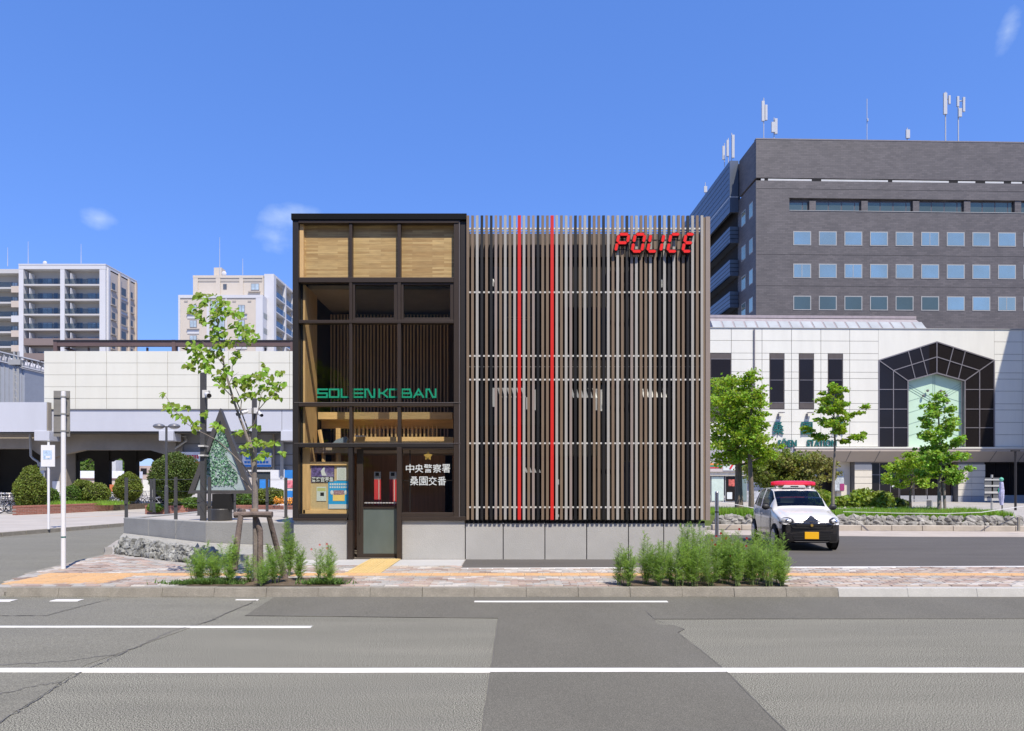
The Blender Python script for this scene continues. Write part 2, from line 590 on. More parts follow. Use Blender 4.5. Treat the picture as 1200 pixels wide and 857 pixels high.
m_tact = mat("tactile_orange", (.58, .38, .20), .8, var=.08, scale=3, island=.10, bump=.3, dirt_shade=.3, dirt_shade_col=(.5, .35, .2))
m_taty = mat("tactile_yellow", (.56, .41, .17), .8, var=.08, scale=3, island=.08, dirt_shade=.15, dirt_shade_col=(.6, .5, .3))
m_soil = mat("soil", (.115, .085, .06), .98, var=.35, scale=8, bump=.8, bscale=50)
m_rock = mat("rock", (.27, .275, .26), .9, var=.6, scale=9, bump=1.0, bscale=25, dirt_shade=1.0, dirt_shade_col=(.03, .032, .028))  # dark blotches put the shade of cavities and crevices into the colour
m_rockb = mat("rock_pale", (.29, .28, .255), .9, var=.5, scale=5, bump=.9, bscale=18, dirt_shade=.8, dirt_shade_col=(.10, .10, .09))
m_gravel = mat("gravel_ledge", (.36, .355, .32), .95, var=.25, scale=14, bump=.9, bscale=60, dirt_shade=.3)
m_black = mat("black_void", (.006, .006, .007), .9, var=.1)
PAVC = [mat("paver_%s" % n, c, .88, var=.12, scale=5, island=.16, bump=.25, bscale=80, speck=.08, dirt_shade=.2, dirt_shade_col=(.25, .22, .2)) for n, c in
        (("pink", (.37, .285, .24)), ("grey", (.36, .345, .32)), ("pale", (.48, .45, .41)), ("brown", (.27, .205, .17)), ("tan", (.41, .34, .275)))]

# ================================================================== ground
gmb = MB(); gmb.quad((-900, -60, -.06), (900, -60, -.06), (900, 1400, -.06), (-900, 1400, -.06))
struct('ground', gmb, mat("far_ground", (.22, .21, .19), .95, var=.15, scale=.2))
mb = MB(); mb.quad((-160, -14, 0), (160, -14, 0), (160, 9.7, 0), (-160, 9.7, 0))
mb.quad((-17.8, 9.7, 0), (-6.5, 9.7, 0), (-6.5, 46, 0), (-17.8, 46, 0))
struct('road', mb, m_asph)

def sheet(name, pts, z, m):
    mb = MB(); mb.prism(pts, max(z - .02, .0005) if z < .05 else PAV, z)
    return struct(name, mb, m)
def P0(*pp): return [G(a, b, 0) for a, b in pp]
# smooth strip along the kerb
sheet('asphalt_patch', P0((-200, 722), (55, 722), (130, 702)) + [(-7.4, 9.62), (-60, 9.62)], .004, m_asph2)
sheet('asphalt_patch', P0((55, 722.5), (130, 702.5)) + [(-5.2, 9.62)] + P0((305, 702), (240, 730), (165, 757), (100, 780), (50, 815), (0, 846)) + [(-9, 3.4), (-30, 3.4)] + P0((-200, 723)), .0045, m_asph2)
sheet('asphalt_patch', P0((1500, 725.5), (767, 726), (756, 717), (584, 721), (584, 725), (287, 722)) + [(-3.35, 9.62), (26, 9.62)], .0055, m_asphd)
sheet('asphalt_patch', P0((584, 721), (755, 716), (767, 727), (771, 732), (790, 734), (802, 738), (794, 742), (813, 757), (837, 775), (860, 795), (886, 822), (920, 857)) + [(4.6, 1.0), (-1.05, 1.0)] + P0((565, 857)), .0065, m_asphd)
# side street surface
sheet('side_street', [(-17.4, 9.72), (-7.72, 9.72), (-7.72, 10.4), (-8.3, 14), (-9.9, 17), (-10.2, 46), (-17.4, 46)], .004, m_asph2)
# cracks and seams
def crack(pp, wd, z, seed=1, wob=.02):
    rr = random.Random(seed); mb = MB()
    pts = []
    P = P0(*pp)
    for i in range(len(P) - 1):
        n = 9
        for k in range(n):
            t = k / n
            pts.append((P[i][0] + (P[i + 1][0] - P[i][0]) * t + rr.uniform(-wob, wob), P[i][1] + (P[i + 1][1] - P[i][1]) * t + rr.uniform(-wob, wob)))
    pts.append(P[-1])
    for i in range(len(pts) - 1):
        a, b = Vector(pts[i]), Vector(pts[i + 1]); d = (b - a)
        if d.length < 1e-4: continue
        n = Vector((-d.y, d.x)).normalized() * wd * rr.uniform(.4, 1.2) / 2
        e = d * .12
        mb.add([(a.x - n.x - e.x, a.y - n.y - e.y, z), (a.x + n.x - e.x, a.y + n.y - e.y, z), (b.x + n.x + e.x, b.y + n.y + e.y, z), (b.x - n.x + e.x, b.y - n.y + e.y, z)], [(0, 3, 2, 1)])
        z += .000002
    struct('crack', mb, m_seal)
crack([(130, 702.5), (90, 712), (55, 722), (-60, 722.5)], .014, .0068, 1)
crack([(305, 702), (240, 730), (195, 742), (165, 757), (135, 768), (60, 777), (-30, 782)], .018, .0069, 2, .03)
crack([(150, 764), (100, 785), (75, 800), (50, 815), (0, 848)], .012, .0070, 3, .02)
crack([(75, 800), (40, 805), (0, 815)], .009, .0071, 31, .03)
crack([(287, 722), (584, 725)], .007, .0072, 4, .004)
crack([(584, 725), (565, 857)], .008, .0085, 5, .004)
crack([(757, 716), (767, 727), (802, 738), (794, 742), (837, 775), (920, 857)], .009, .0086, 6, .008)
crack([(767, 726), (1260, 725.5)], .006, .0074, 7, .004)
# painted lines
def line(name, x0, x1, ya, yb, z=.0095, yc=None, ye=None, zb=.001):
    """hand laid line from x0 to x1; ya..yb at its left end, yc..ye at its right"""
    yc = ya if yc is None else yc; ye = yb if ye is None else ye
    mb = MB(); n = max(2, int((x1 - x0) / .35)); rr = random.Random(int(x0 * 7) + 3)
    top, bot = [], []
    for i in range(n + 1):
        t = i / n; x = x0 + (x1 - x0) * t
        top.append((x, yb + (ye - yb) * t + rr.uniform(-.004, .004), z)); bot.append((x, ya + (yc - ya) * t + rr.uniform(-.004, .004), z))
    for i in range(n):
        mb.quad(bot[i], bot[i + 1], top[i + 1], top[i]); mb.quad((bot[i][0], bot[i][1] - .006, zb), (bot[i + 1][0], bot[i + 1][1] - .006, zb), bot[i + 1], bot[i])
    return struct(name, mb, m_paint)
line('road_marking', -40, 40, 5.755, 5.868, yc=5.815, ye=5.928)
line('road_marking', -30, X(366, 7.62), 7.615, 7.682, yc=7.575, ye=7.642)
line('road_marking', X(556, 9.24), X(782, 9.24), 9.19, 9.275)
line('road_marking', X(62, 9.33), X(95, 9.33), 9.26, 9.40)
line('road_marking', X(-20, 9.33), X(18, 9.33), 9.24, 9.38)
line('road_marking', X(276, 9.36), X(303, 9.36), 9.35, 9.40)

# ------------------------------------------------------------------ raised blocks
blk = [(-7.35, 9.76), (200, 9.76), (200, 17.2), (3.98, 12.16), (3.98, 23.5), (60, 20.9), (200, 20.9), (200, 400), (-10.4, 400), (-10.4, 18), (-9.4, 15.8), (-8.45, 14.3), (-8.15, 12.6), (-8.0, 11.3), (-7.72, 10.5), (-7.5, 10.0)]
mb = MB(); mb.prism(blk, 0, PAV)
struct('pavement', mb, m_slab)
blk2 = [(-200, 9.9), (-17.6, 9.9), (-16.3, 15), (-15.5, 20.6), (-14.6, 25.6), (-13.4, 34), (-10.4, 38), (-10.4, 400), (-200, 400)]
mb = MB(); mb.prism(blk2, 0, PAV)
pf = struct('far_pavement', mb, m_plaza)
# kerb stones along the main road
kb = thing('kerb', None, None, (0, 0, 0)); kb['kind'] = 'structure'
rr = random.Random(5)
x = -7.15; kid = 0
kerb_me = {}
while x < 16.5:
    L = .735 if x < 4.1 else .98
    new = x > 4.03
    key = (new, kid % 3)
    if key not in kerb_me:
        b = MB(); h = .128 if not new else .122
        sl = .035
        prof = [(9.63, .0), (9.63 + sl, h), (9.79, h), (9.79, 0)]
        prof = [(p[0] - 9.7, p[1] - .02) for p in prof]
        b.prism(prof, .001 + .001 * (kid % 3), L - .0015, 'x')
        kerb_me[key] = b.mesh('kerb_stone', m_kerbnew if new else m_kerbold)
    put('kerb_stone', kerb_me[key], kb, (x, 9.7 + rr.uniform(-.006, .006), .02 + rr.uniform(-.004, .002)), .005, (0, 0, rr.uniform(-.004, .004)))
    x += L; kid += 1
# curved corner stones
arc = [(-7.15, 9.72), (-7.55, 9.86), (-7.85, 10.5), (-8.02, 11.2), (-8.17, 11.95), (-8.3, 12.7), (-8.42, 13.5), (-8.55, 14.3), (-9.0, 15.1), (-9.5, 15.9)]
for i in range(len(arc) - 1):
    a, b = Vector(arc[i]), Vector(arc[i + 1]); d = (b - a); n = Vector((-d.y, d.x)).normalized()
    if n.x < 0: n = -n
    q = [a, b, b + n * .15, a + n * .15]
    mbk = MB(); cx, cy = (a.x + b.x) / 2, (a.y + b.y) / 2
    mbk.prism([(p.x - cx, p.y - cy) for p in q], -.05, PAV - (.06 if i < 3 else 0.0) + .004)
    mbk.build('kerb_stone', m_kerbold, kb, loc=(cx, cy, 0), bevel=.01)
# far kerb of the side street
far = [(-16.9, 13.0), (-16.3, 15), (-15.9, 17.8), (-15.5, 20.6), (-15.05, 23.1), (-14.6, 25.6), (-14.0, 29.8), (-13.4, 34)]
kf = thing('far_kerb', None, None, (0, 0, 0)); kf['kind'] = 'structure'
for i in range(len(far) - 1):
    a, b = Vector(far[i]), Vector(far[i + 1])
    for k in range(3):
        p, q = a + (b - a) * (k / 3 + .004), a + (b - a) * ((k + 1) / 3 - .004)
        d = (q - p); n = Vector((d.y, -d.x)).normalized() * .12
        mbk = MB(); cx, cy = (p.x + q.x) / 2, (p.y + q.y) / 2
        mbk.prism([(v.x - cx, v.y - cy) for v in (p, q, q + n, p + n)], -.05, PAV + .012)
        mbk.build('kerb_stone', m_kerbold, kf, loc=(cx, cy, 0), bevel=.01)

# ------------------------------------------------------------------ pavers
pv = thing('brick_paving', None, None, (0, 0, PAV)); pv['kind'] = 'structure'
PW, PH = .215, .107
def inpoly(x, y, poly):
    c = False; n = len(poly)
    for i in range(n):
        a, b = poly[i], poly[i - 1]
        if (a[1] > y) != (b[1] > y) and x < (b[0] - a[0]) * (y - a[1]) / (b[1] - a[1]) + a[0]: c = not c
    return c
walk = [(-7.3, 9.82), (16.6, 9.82), (16.6, 12.25), (-.9, 11.83), (-.9, 12.28), (-3.9, 12.28), (-5.0, 12.1), (-5.9, 12.3), (-8.4, 14.2), (-8.0, 11.5), (-7.7, 10.3)]
tact_zone = lambda x, y: (10.9 < y < 11.24) or (x < -6.05 and 10.1 < y < 11.24 and x > -7.5) or (-2.78 < x < -2.14 and 10.9 < y < 13.3)
beds = [(-4.75, -2.40, 9.8, 10.7), (1.55, 4.05, 9.8, 10.9)]
pm = {}
for ci in range(5):
    for vi in range(3):
        b = MB(); h = .010 + .0025 * vi
        a, c = PW / 2 - .006, PH / 2 - .006
        b.add([(-a, -c, 0), (a, -c, 0), (a, c, 0), (-a, c, 0), (-a + .006, -c + .006, h), (a - .006, -c + .006, h), (a - .006, c - .006, h), (-a + .006, c - .006, h)],
              [(0, 1, 5, 4), (1, 2, 6, 5), (2, 3, 7, 6), (3, 0, 4, 7), (4, 5, 6, 7)])
        pm[ci, vi] = (b, b.mesh('paving_brick', PAVC[ci]))
rest = MB(); cnt = 0
row = 0; y = 9.87
rr = random.Random(9)
while y < 14.3:
    x = -8.4 + (row % 2) * PW / 2
    while x < 16.6:
        if inpoly(x, y, walk) and inpoly(x - .08, y, walk) and inpoly(x + .08, y, walk) and not tact_zone(x, y) and not any(a < x < b and c < y < d for a, b, c, d in beds):
            # colours drift in patches, as laid from mixed pallets
            nn = noise.noise(Vector((x * .9, y * 2.2, 3.1))) * 1.4 + rr.uniform(-.9, .9)
            ci = 3 if nn < -.85 else 0 if nn < -.15 else 1 if nn < .32 else 4 if nn < .72 else 2
            vi = rr.randrange(3)
            if cnt < 300 and row < 5 and -7.6 < x < 8:
                put('paving_brick', pm[ci, vi][1], pv, (x, y, PAV + .001)); cnt += 1
            else:
                rest.cm = ci
                rest.add([(a + x, b_ + y, c + PAV + .001) for a, b_, c in pm[ci, vi][0].v], pm[ci, vi][0].f)
        x += PW
    y += PH; row += 1
o = rest.build('paving_bricks_beyond', PAVC, pv); o['kind'] = 'stuff'
# tactile blocks
tp = thing('tactile_paving', None, None, (0, 0, PAV)); tp['kind'] = 'structure'
def tact_mesh(m):
    b = MB(); a = .147
    b.box(-a, a, -a, a, 0, .012)
    for k in (-.09, -.03, .03, .09): b.box(-.12, .12, k - .012, k + .012, .012, .017)
    return b.mesh('tactile_block', m)
tmo, tmy = tact_mesh(m_tact), tact_mesh(m_taty)
x = -7.45
while x < 16.4:
    put('tactile_block', tmo, tp, (x, 11.07, PAV + .001)); x += .3
for i in range(5):
    for j in range(1, 4): put('tactile_block', tmo, tp, (-7.35 + .3 * i, 11.07 - .3 * j, PAV + .001))
for j in range(0, 7):
    for i in range(2): put('tactile_block', tmy, tp, (-2.61 + .3 * i, 11.37 + .3 * j, PAV + (.002 if j < 3 else .007)), rot=(0, 0, pi / 2))
# aprons, lot
sheet('door_apron', [(-4.27, 12.28), (-.92, 12.28), (-.92, 13.28), (-4.27, 13.28)], PAV + .004, m_apron)
sheet('front_strip', [(-.9, 11.93), (3.97, 12.06), (3.97, 13.3), (-.9, 13.3)], PAV + .004, m_lot)
mb = MB(); mb.prism([(3.98, 12.17), (120, 15.1), (120, 23.5), (3.98, 23.5)], -.04, .02); struct('parking_lot', mb, m_lot)
mb = MB(); mb.prism([(3.99, 21.6), (5.2, 21.2), (12, 20.3), (45, 19.6), (60, 19.6), (60, 21.0), (3.99, 23.3)], .0, .026); struct('gutter_apron', mb, m_beige)
line('parking_marking', -.9, 24, 11.84, 11.925, PAV + .010, 12.47, 12.62, PAV + .001)
# ================================================================== the police box
YK = 13.3
def kx(px, d=0.0): return X(px, YK + d)
def kz(py, d=0.0): return Z(py, YK + d)
m_frame = mat("bronze_frame", (.054, .040, .032), .42, metal=.35, var=.06, scale=4)
m_framed = mat("bronze_frame_dark", (.030, .026, .025), .45, metal=.3, var=.06)
m_cap = mat("roof_cap", (.006, .007, .009), .6, var=.05, spec=.12)
m_clad = mat("charcoal_cladding", (.011, .010, .010), .6, metal=.0, var=.08, scale=2)
m_rail = mat("pale_rail", (.62, .62, .60), .5, var=.05)
m_wood = mat("cedar_face", (.74, .49, .22), .55, var=.16, scale=2.5, stretch=(1.2, 3, 14), bump=.15, bscale=30, dirt_shade=.25, dirt_shade_col=(.48, .26, .09), island=.06)
m_woodv = mat("cedar_post", (.62, .41, .19), .55, var=.16, scale=2.5, stretch=(10, 8, 1), dirt_shade=.25, dirt_shade_col=(.42, .23, .09))
m_woodd = mat("interior_slat_wood", (.62, .43, .28), .6, var=.15, scale=2, stretch=(6, 6, .8), island=.2)
m_board = brickmat("laminated_board", (.52, .375, .165), (.345, .22, .085), (.28, .17, .07), .62, .038, 'xz', .0012, .5, 0.1, .14, .37, .1, (1, 1, 9), 5.0)
m_glass = glass("clear_glass", (.90, .91, .88), .8)
m_intw = mat("interior_wall", (.40, .31, .23), .8, var=.1)
m_floor = mat("interior_floor", (.16, .14, .12), .6, var=.1)
SLATC = {'L': mat("slat_light", (.37, .355, .325), .45, var=.04, scale=2, stretch=(1, 1, .4)), 'T': mat("slat_tan", (.195, .142, .096), .45, var=.05, scale=2),
         'P': mat("slat_taupe", (.27, .222, .195), .45, var=.05, scale=2),
         'D': mat("slat_dark", (.012, .0115, .012), .45, var=.05, scale=2), 'R': mat("slat_red", (.60, .024, .018), .4, var=.03, scale=2)}
kob = thing('police_box', 'two-storey police box with bronze framed glass half and half screened by vertical slats', 'building', (kx(445), YK, PAV))
xl, xr, xm = kx(343), kx(826), kx(546.5)
zt = kz(258.5)
YB = YK + 5.2
# shell
b = MB()
b.box(xl + .02, xm, YB - .12, YB, PAV, zt - .02)                      # back wall
b.box(xl + .02, xl + .14, YK + .16, YB - .12, PAV, zt - .02)          # left wall
b.build('outer_wall', m_clad, kob)
b = MB(); b.box(xm - .10, xm + .02, YK + .2, YB - .13, PAV, zt - .03); b.build('party_wall', m_intw, kob)
b = MB(); b.box(xl + .15, xm - .11, YB - .16, YB - .125, PAV + .03, zt - .3); b.build('interior_wall', m_intw, kob)
b = MB(); b.box(xl - .02, kx(547), YK - .04, YB + .05, kz(258.3), kz(251)); b.build('roof_cap', m_cap, kob, bevel=.008)
b = MB(); b.box(xl + .15, xm - .11, YK + .1, YB - .17, PAV + .002, PAV + .02); b.build('floor', m_floor, kob)
b = MB(); b.box(xl + .15, xm - .11, YK + .5, YB - .17, kz(331), kz(326)); b.build('ceiling', m_intw, kob)
# frame: columns, mullions, transoms
FD0, FD1 = YK - .0, YK + .16
def bar(name, x0, x1, y0, y1, m=m_frame, a=0.0, c=.16, par=None, bev=.004):
    q = MB(); q.box(kx(x0), kx(x1), YK + a, YK + c, kz(y0), kz(y1)); return q.build(name, m, par or kob, bevel=bev)
bar('column', 343, 349.8, 258.6, 610, m_framed, -.012, .17)
bar('column', 531.8, 537.6, 261.6, 610, m_frame, -.006, .165)
m_trim = mat('trim_metal', (.17, .15, .145), .4, metal=.3)
bar('trim_strip', 537.8, 538.9, 258.6, 610, m_trim, -.010, .02)
bar('column', 539.2, 546.6, 258.6, 610, m_framed, .01, .17)
bar('transom', 350, 537.6, 258.6, 261.8, m_frame, -.02, .16)
for x0, x1 in ((409.2, 412.6), (465.8, 469.6)):
    bar('mullion', x0, x1, 262, 521.9, m_frame, .0, .15)
for y0, y1, d in ((325.2, 331, -.004), (375.2, 378.8, -.008), (472.3, 476.3, -.012)):
    bar('transom', 350, 531.6, y0, y1, m_frame, d, .145)
bar('transom', 350, 531.6, 519.9, 524.3, m_framed, -.014, .146)
for y in (472.0, 519.6): bar('trim_strip', 345, 540, y - .3, y + .3, m_trim, -.018, -.0125, bev=0)
# top wooden boxes behind the frame
b = MB(); b.box(kx(350), kx(532), YK + .12, YK + .30, kz(327), kz(261)); b.build('wood_panel', m_board, kob)
b = MB(); b.box(kx(350.2), kx(350.2) + .075, YK + .05, YK + .119, kz(327), kz(261)); b.build('wood_reveal', m_woodv, kob)
# middle casements
for x0, x1 in ((412.8, 465.6), (469.8, 531.6)):
    g = thing('casement_window', None, None, (0, 0, 0)) if False else None
    f = MB(); a, c = YK + .02, YK + .12
    f.box(kx(x0), kx(x0 + 2.8), a, c, kz(375), kz(331.2)); f.box(kx(x1 - 4.2), kx(x1), a, c, kz(375), kz(331.2))
    f.box(kx(x0 + 2.9), kx(x1 - 4.3), a, c, kz(375), kz(372.2)); f.box(kx(x0 + 2.9), kx(x1 - 4.3), a, c, kz(333.6), kz(331.2))
    wo = f.build('casement', m_frame, kob, bevel=.004)
    h = MB(); h.box(kx(x0 + 1.6), kx(x0 + 2.4), YK + .125, YK + .15, kz(372), kz(352)); h.build('window_stay', m_rail, wo)
    p = MB(); p.quad((kx(x0 + 2.8), YK + .07, kz(372.3)), (kx(x1 - 4.2), YK + .07, kz(372.3)), (kx(x1 - 4.2), YK + .07, kz(333.5)), (kx(x0 + 2.8), YK + .07, kz(333.5)))
    p.build('pane', glass("dark_glass", (.42, .47, .48), 1.3), wo)
# fixed panes
for x0, x1, y0, y1 in ((349.8, 409.2, 331, 375.2), (349.8, 409.2, 378.8, 472.3), (412.6, 465.8, 378.8, 472.3), (469.6, 531.8, 378.8, 472.3),
                       (349.8, 409.2, 476.3, 519.9), (412.6, 465.8, 476.3, 519.9), (469.6, 531.8, 476.3, 519.9), (349.8, 408, 524.3, 602.4), (471, 531.8, 526.5, 600.8)):
    p = MB(); p.quad((kx(x0), YK + .08, kz(y1)), (kx(x1), YK + .08, kz(y1)), (kx(x1), YK + .08, kz(y0)), (kx(x0), YK + .08, kz(y0)))
    p.build('pane', m_glass, kob)
# lower windows, sill, door frame
bar('sill', 350, 407.6, 602.5, 607, m_framed, -.012, .145)
bar('sill', 470.9, 531.6, 600.9, 605.4, m_frame, -.012, .145)
bar('base_rail', 343.4, 406.8, 607.2, 610, m_frame, -.02, .15)
bar('base_rail', 470.9, 545.8, 605.6, 610, m_frame, -.02, .15)
bar('door_jamb', 407, 413.4, 610.1, 655.6, m_frame, -.022, .16)
bar('door_jamb', 408.2, 413.2, 524.4, 610, m_framed, -.004, .16)
bar('door_jamb', 465.2, 470.8, 524.4, 655.6, m_frame, -.022, .16)
bar('transom', 471, 531.6, 524.4, 526.4, m_frame, .0, .14)
# sliding door leaf
dl = bar('door', 415.7, 423.4, 526, 655, m_frame, .17, .21, bev=.003)
for a, b_ in ((655, 649), (596, 594.2), (528, 525)):
    q = MB(); q.box(kx(423.5, .19), kx(464.9, .19), YK + .172, YK + .208, kz(a, .19), kz(b_, .19)); q.build('door_rail', m_frame, dl)
q = MB(); q.box(kx(423.5, .19), kx(464.9, .19), YK + .188, YK + .194, kz(648.9, .19), kz(596.1, .19)); q.build('frosted_panel', mat("frosted_glass", (.11, .135, .125), .25, var=.10, scale=2, stretch=(1, 1, .5), spec=.6), dl)
q = MB(); q.quad((kx(423.4), YK + .19, kz(594.1)), (kx(464.9), YK + .19, kz(594.1)), (kx(464.9), YK + .19, kz(528)), (kx(423.4), YK + .19, kz(528))); q.build('pane', m_glass, dl)
q = MB(); q.box(kx(418.6), kx(420.2), YK + .14, YK + .169, kz(625), kz(575)); q.build('door_handle', m_frame, dl, bevel=.003)
q = MB(); q.box(kx(413.5), kx(465.1), YK + .1, YK + .3, PAV + .003, PAV + .012); q.build('threshold', m_frame, kob)
# frosted dots at hand height on the glass
q = MB()
for i in range(22): q.box(kx(425 + i * 1.8), kx(425.9 + i * 1.8), YK + .186, YK + .189, kz(590.4), kz(589))
q.build('sight_dots', m_rail, dl)
# plinth
b = MB(); b.box(kx(343.5), kx(406.8), YK + .03, YK + .28, PAV, kz(610.2)); b.build('plinth_panel', m_conc, kob, bevel=.006)
b = MB(); b.box(kx(471), kx(544.6), YK + .03, YK + .28, PAV, kz(610.2)); b.build('plinth_panel', m_conc, kob, bevel=.006)
b = MB(); b.box(kx(344), kx(406), YK + .3, YB - .2, PAV, kz(612)); 
pe = [545.2, 589.6, 638.6, 687.6, 736.6, 778, 826.8]
for i in range(6):
    b = MB(); b.box(kx(pe[i]) + .008, kx(pe[i + 1]) - .008, YK + .016, YK + .28, PAV, kz(613.5)); b.build('plinth_panel', m_conc, kob, bevel=.006)
b = MB(); b.box(kx(545.4), kx(826), YK + .07, YK + .27, PAV, kz(615)); b.build('plinth_core', m_black, kob)
# interior
XI0, XI1 = xl + .15, xm - .11
# left wooden side wall and posts
b = MB(); b.box(XI0, XI0 + .04, YK + .17, YK + 1.0, kz(603), kz(331)); b.build('wood_side_wall', m_woodv, kob)
b = MB(); b.box(XI1 - .05, XI1, YK + .17, YK + 2.2, kz(603), kz(331)); b.build('wood_side_wall', m_woodv, kob)
b = MB(); b.box(X(361.5, YK + 1.3), X(372.8, YK + 1.3), YK + 1.3, YK + 1.48, PAV, kz(331)); b.build('wood_post', m_woodv, kob, bevel=.004)
b = MB(); b.box(X(521.5, YK + 1.9), X(530.0, YK + 1.9), YK + 1.9, YK + 2.02, PAV, kz(526)); b.build('pale_post', m_rail, kob)
# beams
def beam(x0, x1, y0, y1, d, th=.12, m=m_wood, name='wood_beam'):
    q = MB(); q.box(X(x0, YK + d), X(x1, YK + d), YK + d, YK + d + th, Z(y1, YK + d), Z(y0, YK + d)); return q.build(name, m, kob, bevel=.003)
beam(366, 530, 483.2, 491.5, 1.25, .3)
beam(364, 531, 491.8, 502.2, 1.5, .1, m_wood)
beam(413, 531.0, 512.2, 520.2, .55, .25)
# vertical interior slats
sl = MB(); hh = kz(331) - .1 - Z(526, YK + 2.1)
sl.box(-.014, .014, 0, .05, 0, hh); slm = sl.mesh('interior_slat', m_woodd)
z0 = Z(526, YK + 2.1)
n = 0; x = X(376, YK + 2.1)
while x < X(528, YK + 2.1):
    put('interior_slat', slm, kob, (x, YK + 2.1, z0)); x += .072 if n % 4 else .084; n += 1
b = MB(); b.box(X(366, YK + 2.3), X(533, YK + 2.3), YK + 2.3, YK + 2.36, Z(524, YK + 2.1), kz(335)); b.build('interior_partition', mat("partition_dark", (.11, .075, .052), .7), kob)
# short bright slats under the board
sm = MB(); sm.box(-.016, .016, 0, .06, 0, .26); smm = sm.mesh('interior_slat', m_wood)
x = X(416, YK + 1.42)
while x < X(512, YK + 1.42):
    put('interior_slat', smm, kob, (x, YK + 1.42, Z(514, YK + 1.42))); x += .088
# white pipe and blue grey wedge
b = MB(); b.tube([(kx(360.3, .4), YK + .4, PAV), (kx(360.3, .4), YK + .4, kz(483))], .018, 8); b.build('white_pipe', m_rail, kob)
b = MB(); b.tube([(X(383, YK + .9), YK + .9, PAV), (X(379, YK + .9), YK + .9, Z(530, YK + .9)), (X(374.5, YK + .9), YK + .9, Z(504, YK + .9))], .045, 6)
b.tube([(X(396.5, YK + .9), YK + .9, PAV), (X(396.5, YK + .9), YK + .9, Z(502, YK + .9))], .06, 6); b.build('wood_strut', m_wood, kob)
b = MB(); b.prism([(X(390, YK + .6), Z(519, YK + .6)), (X(394, YK + .6), Z(515.5, YK + .6)), (X(405, YK + .6), Z(511.5, YK + .6)), (X(407.5, YK + .6), Z(515, YK + .6)), (X(405.5, YK + .6), Z(519, YK + .6))], YK + .6, YK + .75, 'y')
b.build('blue_grey_wedge', mat("blue_grey", (.22, .28, .34), .5), kob)
b = MB(); b.box(X(378, YK + 1.7), X(388, YK + 1.7), YK + 1.7, YK + 1.75, Z(560, YK + 1.7), Z(505, YK + 1.7)); b.build('dark_panel', m_clad, kob)
b = MB(); b.box(X(417, YK + .5), X(428, YK + .5), YK + .42, YK + .54, Z(512, YK + .5), Z(510.8, YK + .5)); b.build('downlight', m_rail, kob)
# inner lobby: dim slatted wall behind the door and window
b = MB(); b.box(XI0, XI1, YK + 1.9, YK + 1.96, PAV + .02, Z(526, YK + 2.1)); b.build('lobby_wall', mat("lobby_wood", (.50, .28, .17), .6, var=.2, scale=3, stretch=(14, 1, .5)), kob)
b = MB(); b.box(XI0, XI1, YK + .8, YK + 2.28, Z(526, YK + 2.1) - .16, Z(526, YK + 2.1) - .02); b.build('mezzanine_floor', m_intw, kob)
for px0, px1 in ((438.5, 446.2), (456.5, 464.5)):  # red and white boxes standing in for a banner reflected in the door glass
    f = MB(); f.box(X(px0, YK + .8), X(px1, YK + .8), YK + .8, YK + .83, Z(592, YK + .8), Z(562, YK + .8)); po = f.build('banner', mat("reflected_red", (.62, .05, .06), .6, var=.05), kob)
    f = MB(); f.box(X(px0, YK + .8), X(px1, YK + .8), YK + .797, YK + .829, Z(561.8, YK + .8), Z(553, YK + .8)); f.box(X(px0 + 5.2, YK + .8), X(px0 + 6, YK + .8), YK + .794, YK + .798, Z(592, YK + .8), Z(562, YK + .8)); f.build('reflected_head', m_rail, po)
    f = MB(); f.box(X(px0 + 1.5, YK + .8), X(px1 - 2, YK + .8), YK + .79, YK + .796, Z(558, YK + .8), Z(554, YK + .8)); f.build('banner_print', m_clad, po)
q = MB(); q.box(X(434, YK + .82), X(470, YK + .82), YK + .84, YK + .9, PAV, Z(594, YK + .82)); q.build('counter', m_clad, kob)
# --- SOUEN KOBAN as built strokes
m_green = mat("sign_green", (.012, .36, .21), .4, var=.03)
LET = {'S': [(1, 1, 0, 1), (0, 1, 0, .5), (0, .5, 1, .5), (1, .5, 1, 0), (1, 0, 0, 0)], 'O': [(0, 0, 1, 0), (1, 0, 1, 1), (1, 1, 0, 1), (0, 1, 0, 0)],
       'U': [(0, 1, 0, 0), (0, 0, 1, 0), (1, 0, 1, 1)], 'E': [(1, 1, 0, 1), (0, 1, 0, 0), (0, 0, 1, 0), (0, .5, 1, .5)],
       'N': [(0, 0, 0, 1), (0, 1, .3, 1), (.3, 1, .7, 0), (.7, 0, 1, 0), (1, 0, 1, 1)], 'K': [(0, 0, 0, 1), (0, .5, .45, .5), (.45, .5, 1, 1), (.45, .5, 1, 0)],
       'B': [(0, 0, 0, 1), (0, 1, .85, 1), (.85, 1, .92, .5), (0, .5, 1, .5), (1, .5, 1, 0), (1, 0, 0, 0)], 'A': [(0, 0, .5, 1), (.5, 1, 1, 0), (.22, .33, .78, .33)]}
def stroke_text(letters, y, z0, z1, wd, dep, name, m, par, t=2.0):
    for ch, x0, x1 in letters:
        q = MB()
        for i, (a, b_, c, d) in enumerate(LET[ch]):
            p0 = Vector((x0 + (x1 - x0) * a, z0 + (z1 - z0) * b_)); p1 = Vector((x0 + (x1 - x0) * c, z0 + (z1 - z0) * d))
            dd = (p1 - p0).normalized(); n = Vector((-dd.y, dd.x)) * wd / 2; e = dd * wd / 2
            k = [p0 - e - n, p1 + e - n, p1 + e + n, p0 - e + n]
            q.prism([(v.x, v.y) for v in k], y + .0006 * i, y + dep + .0004 * i, 'y')
        q.build(name, m, par)
wl = .033
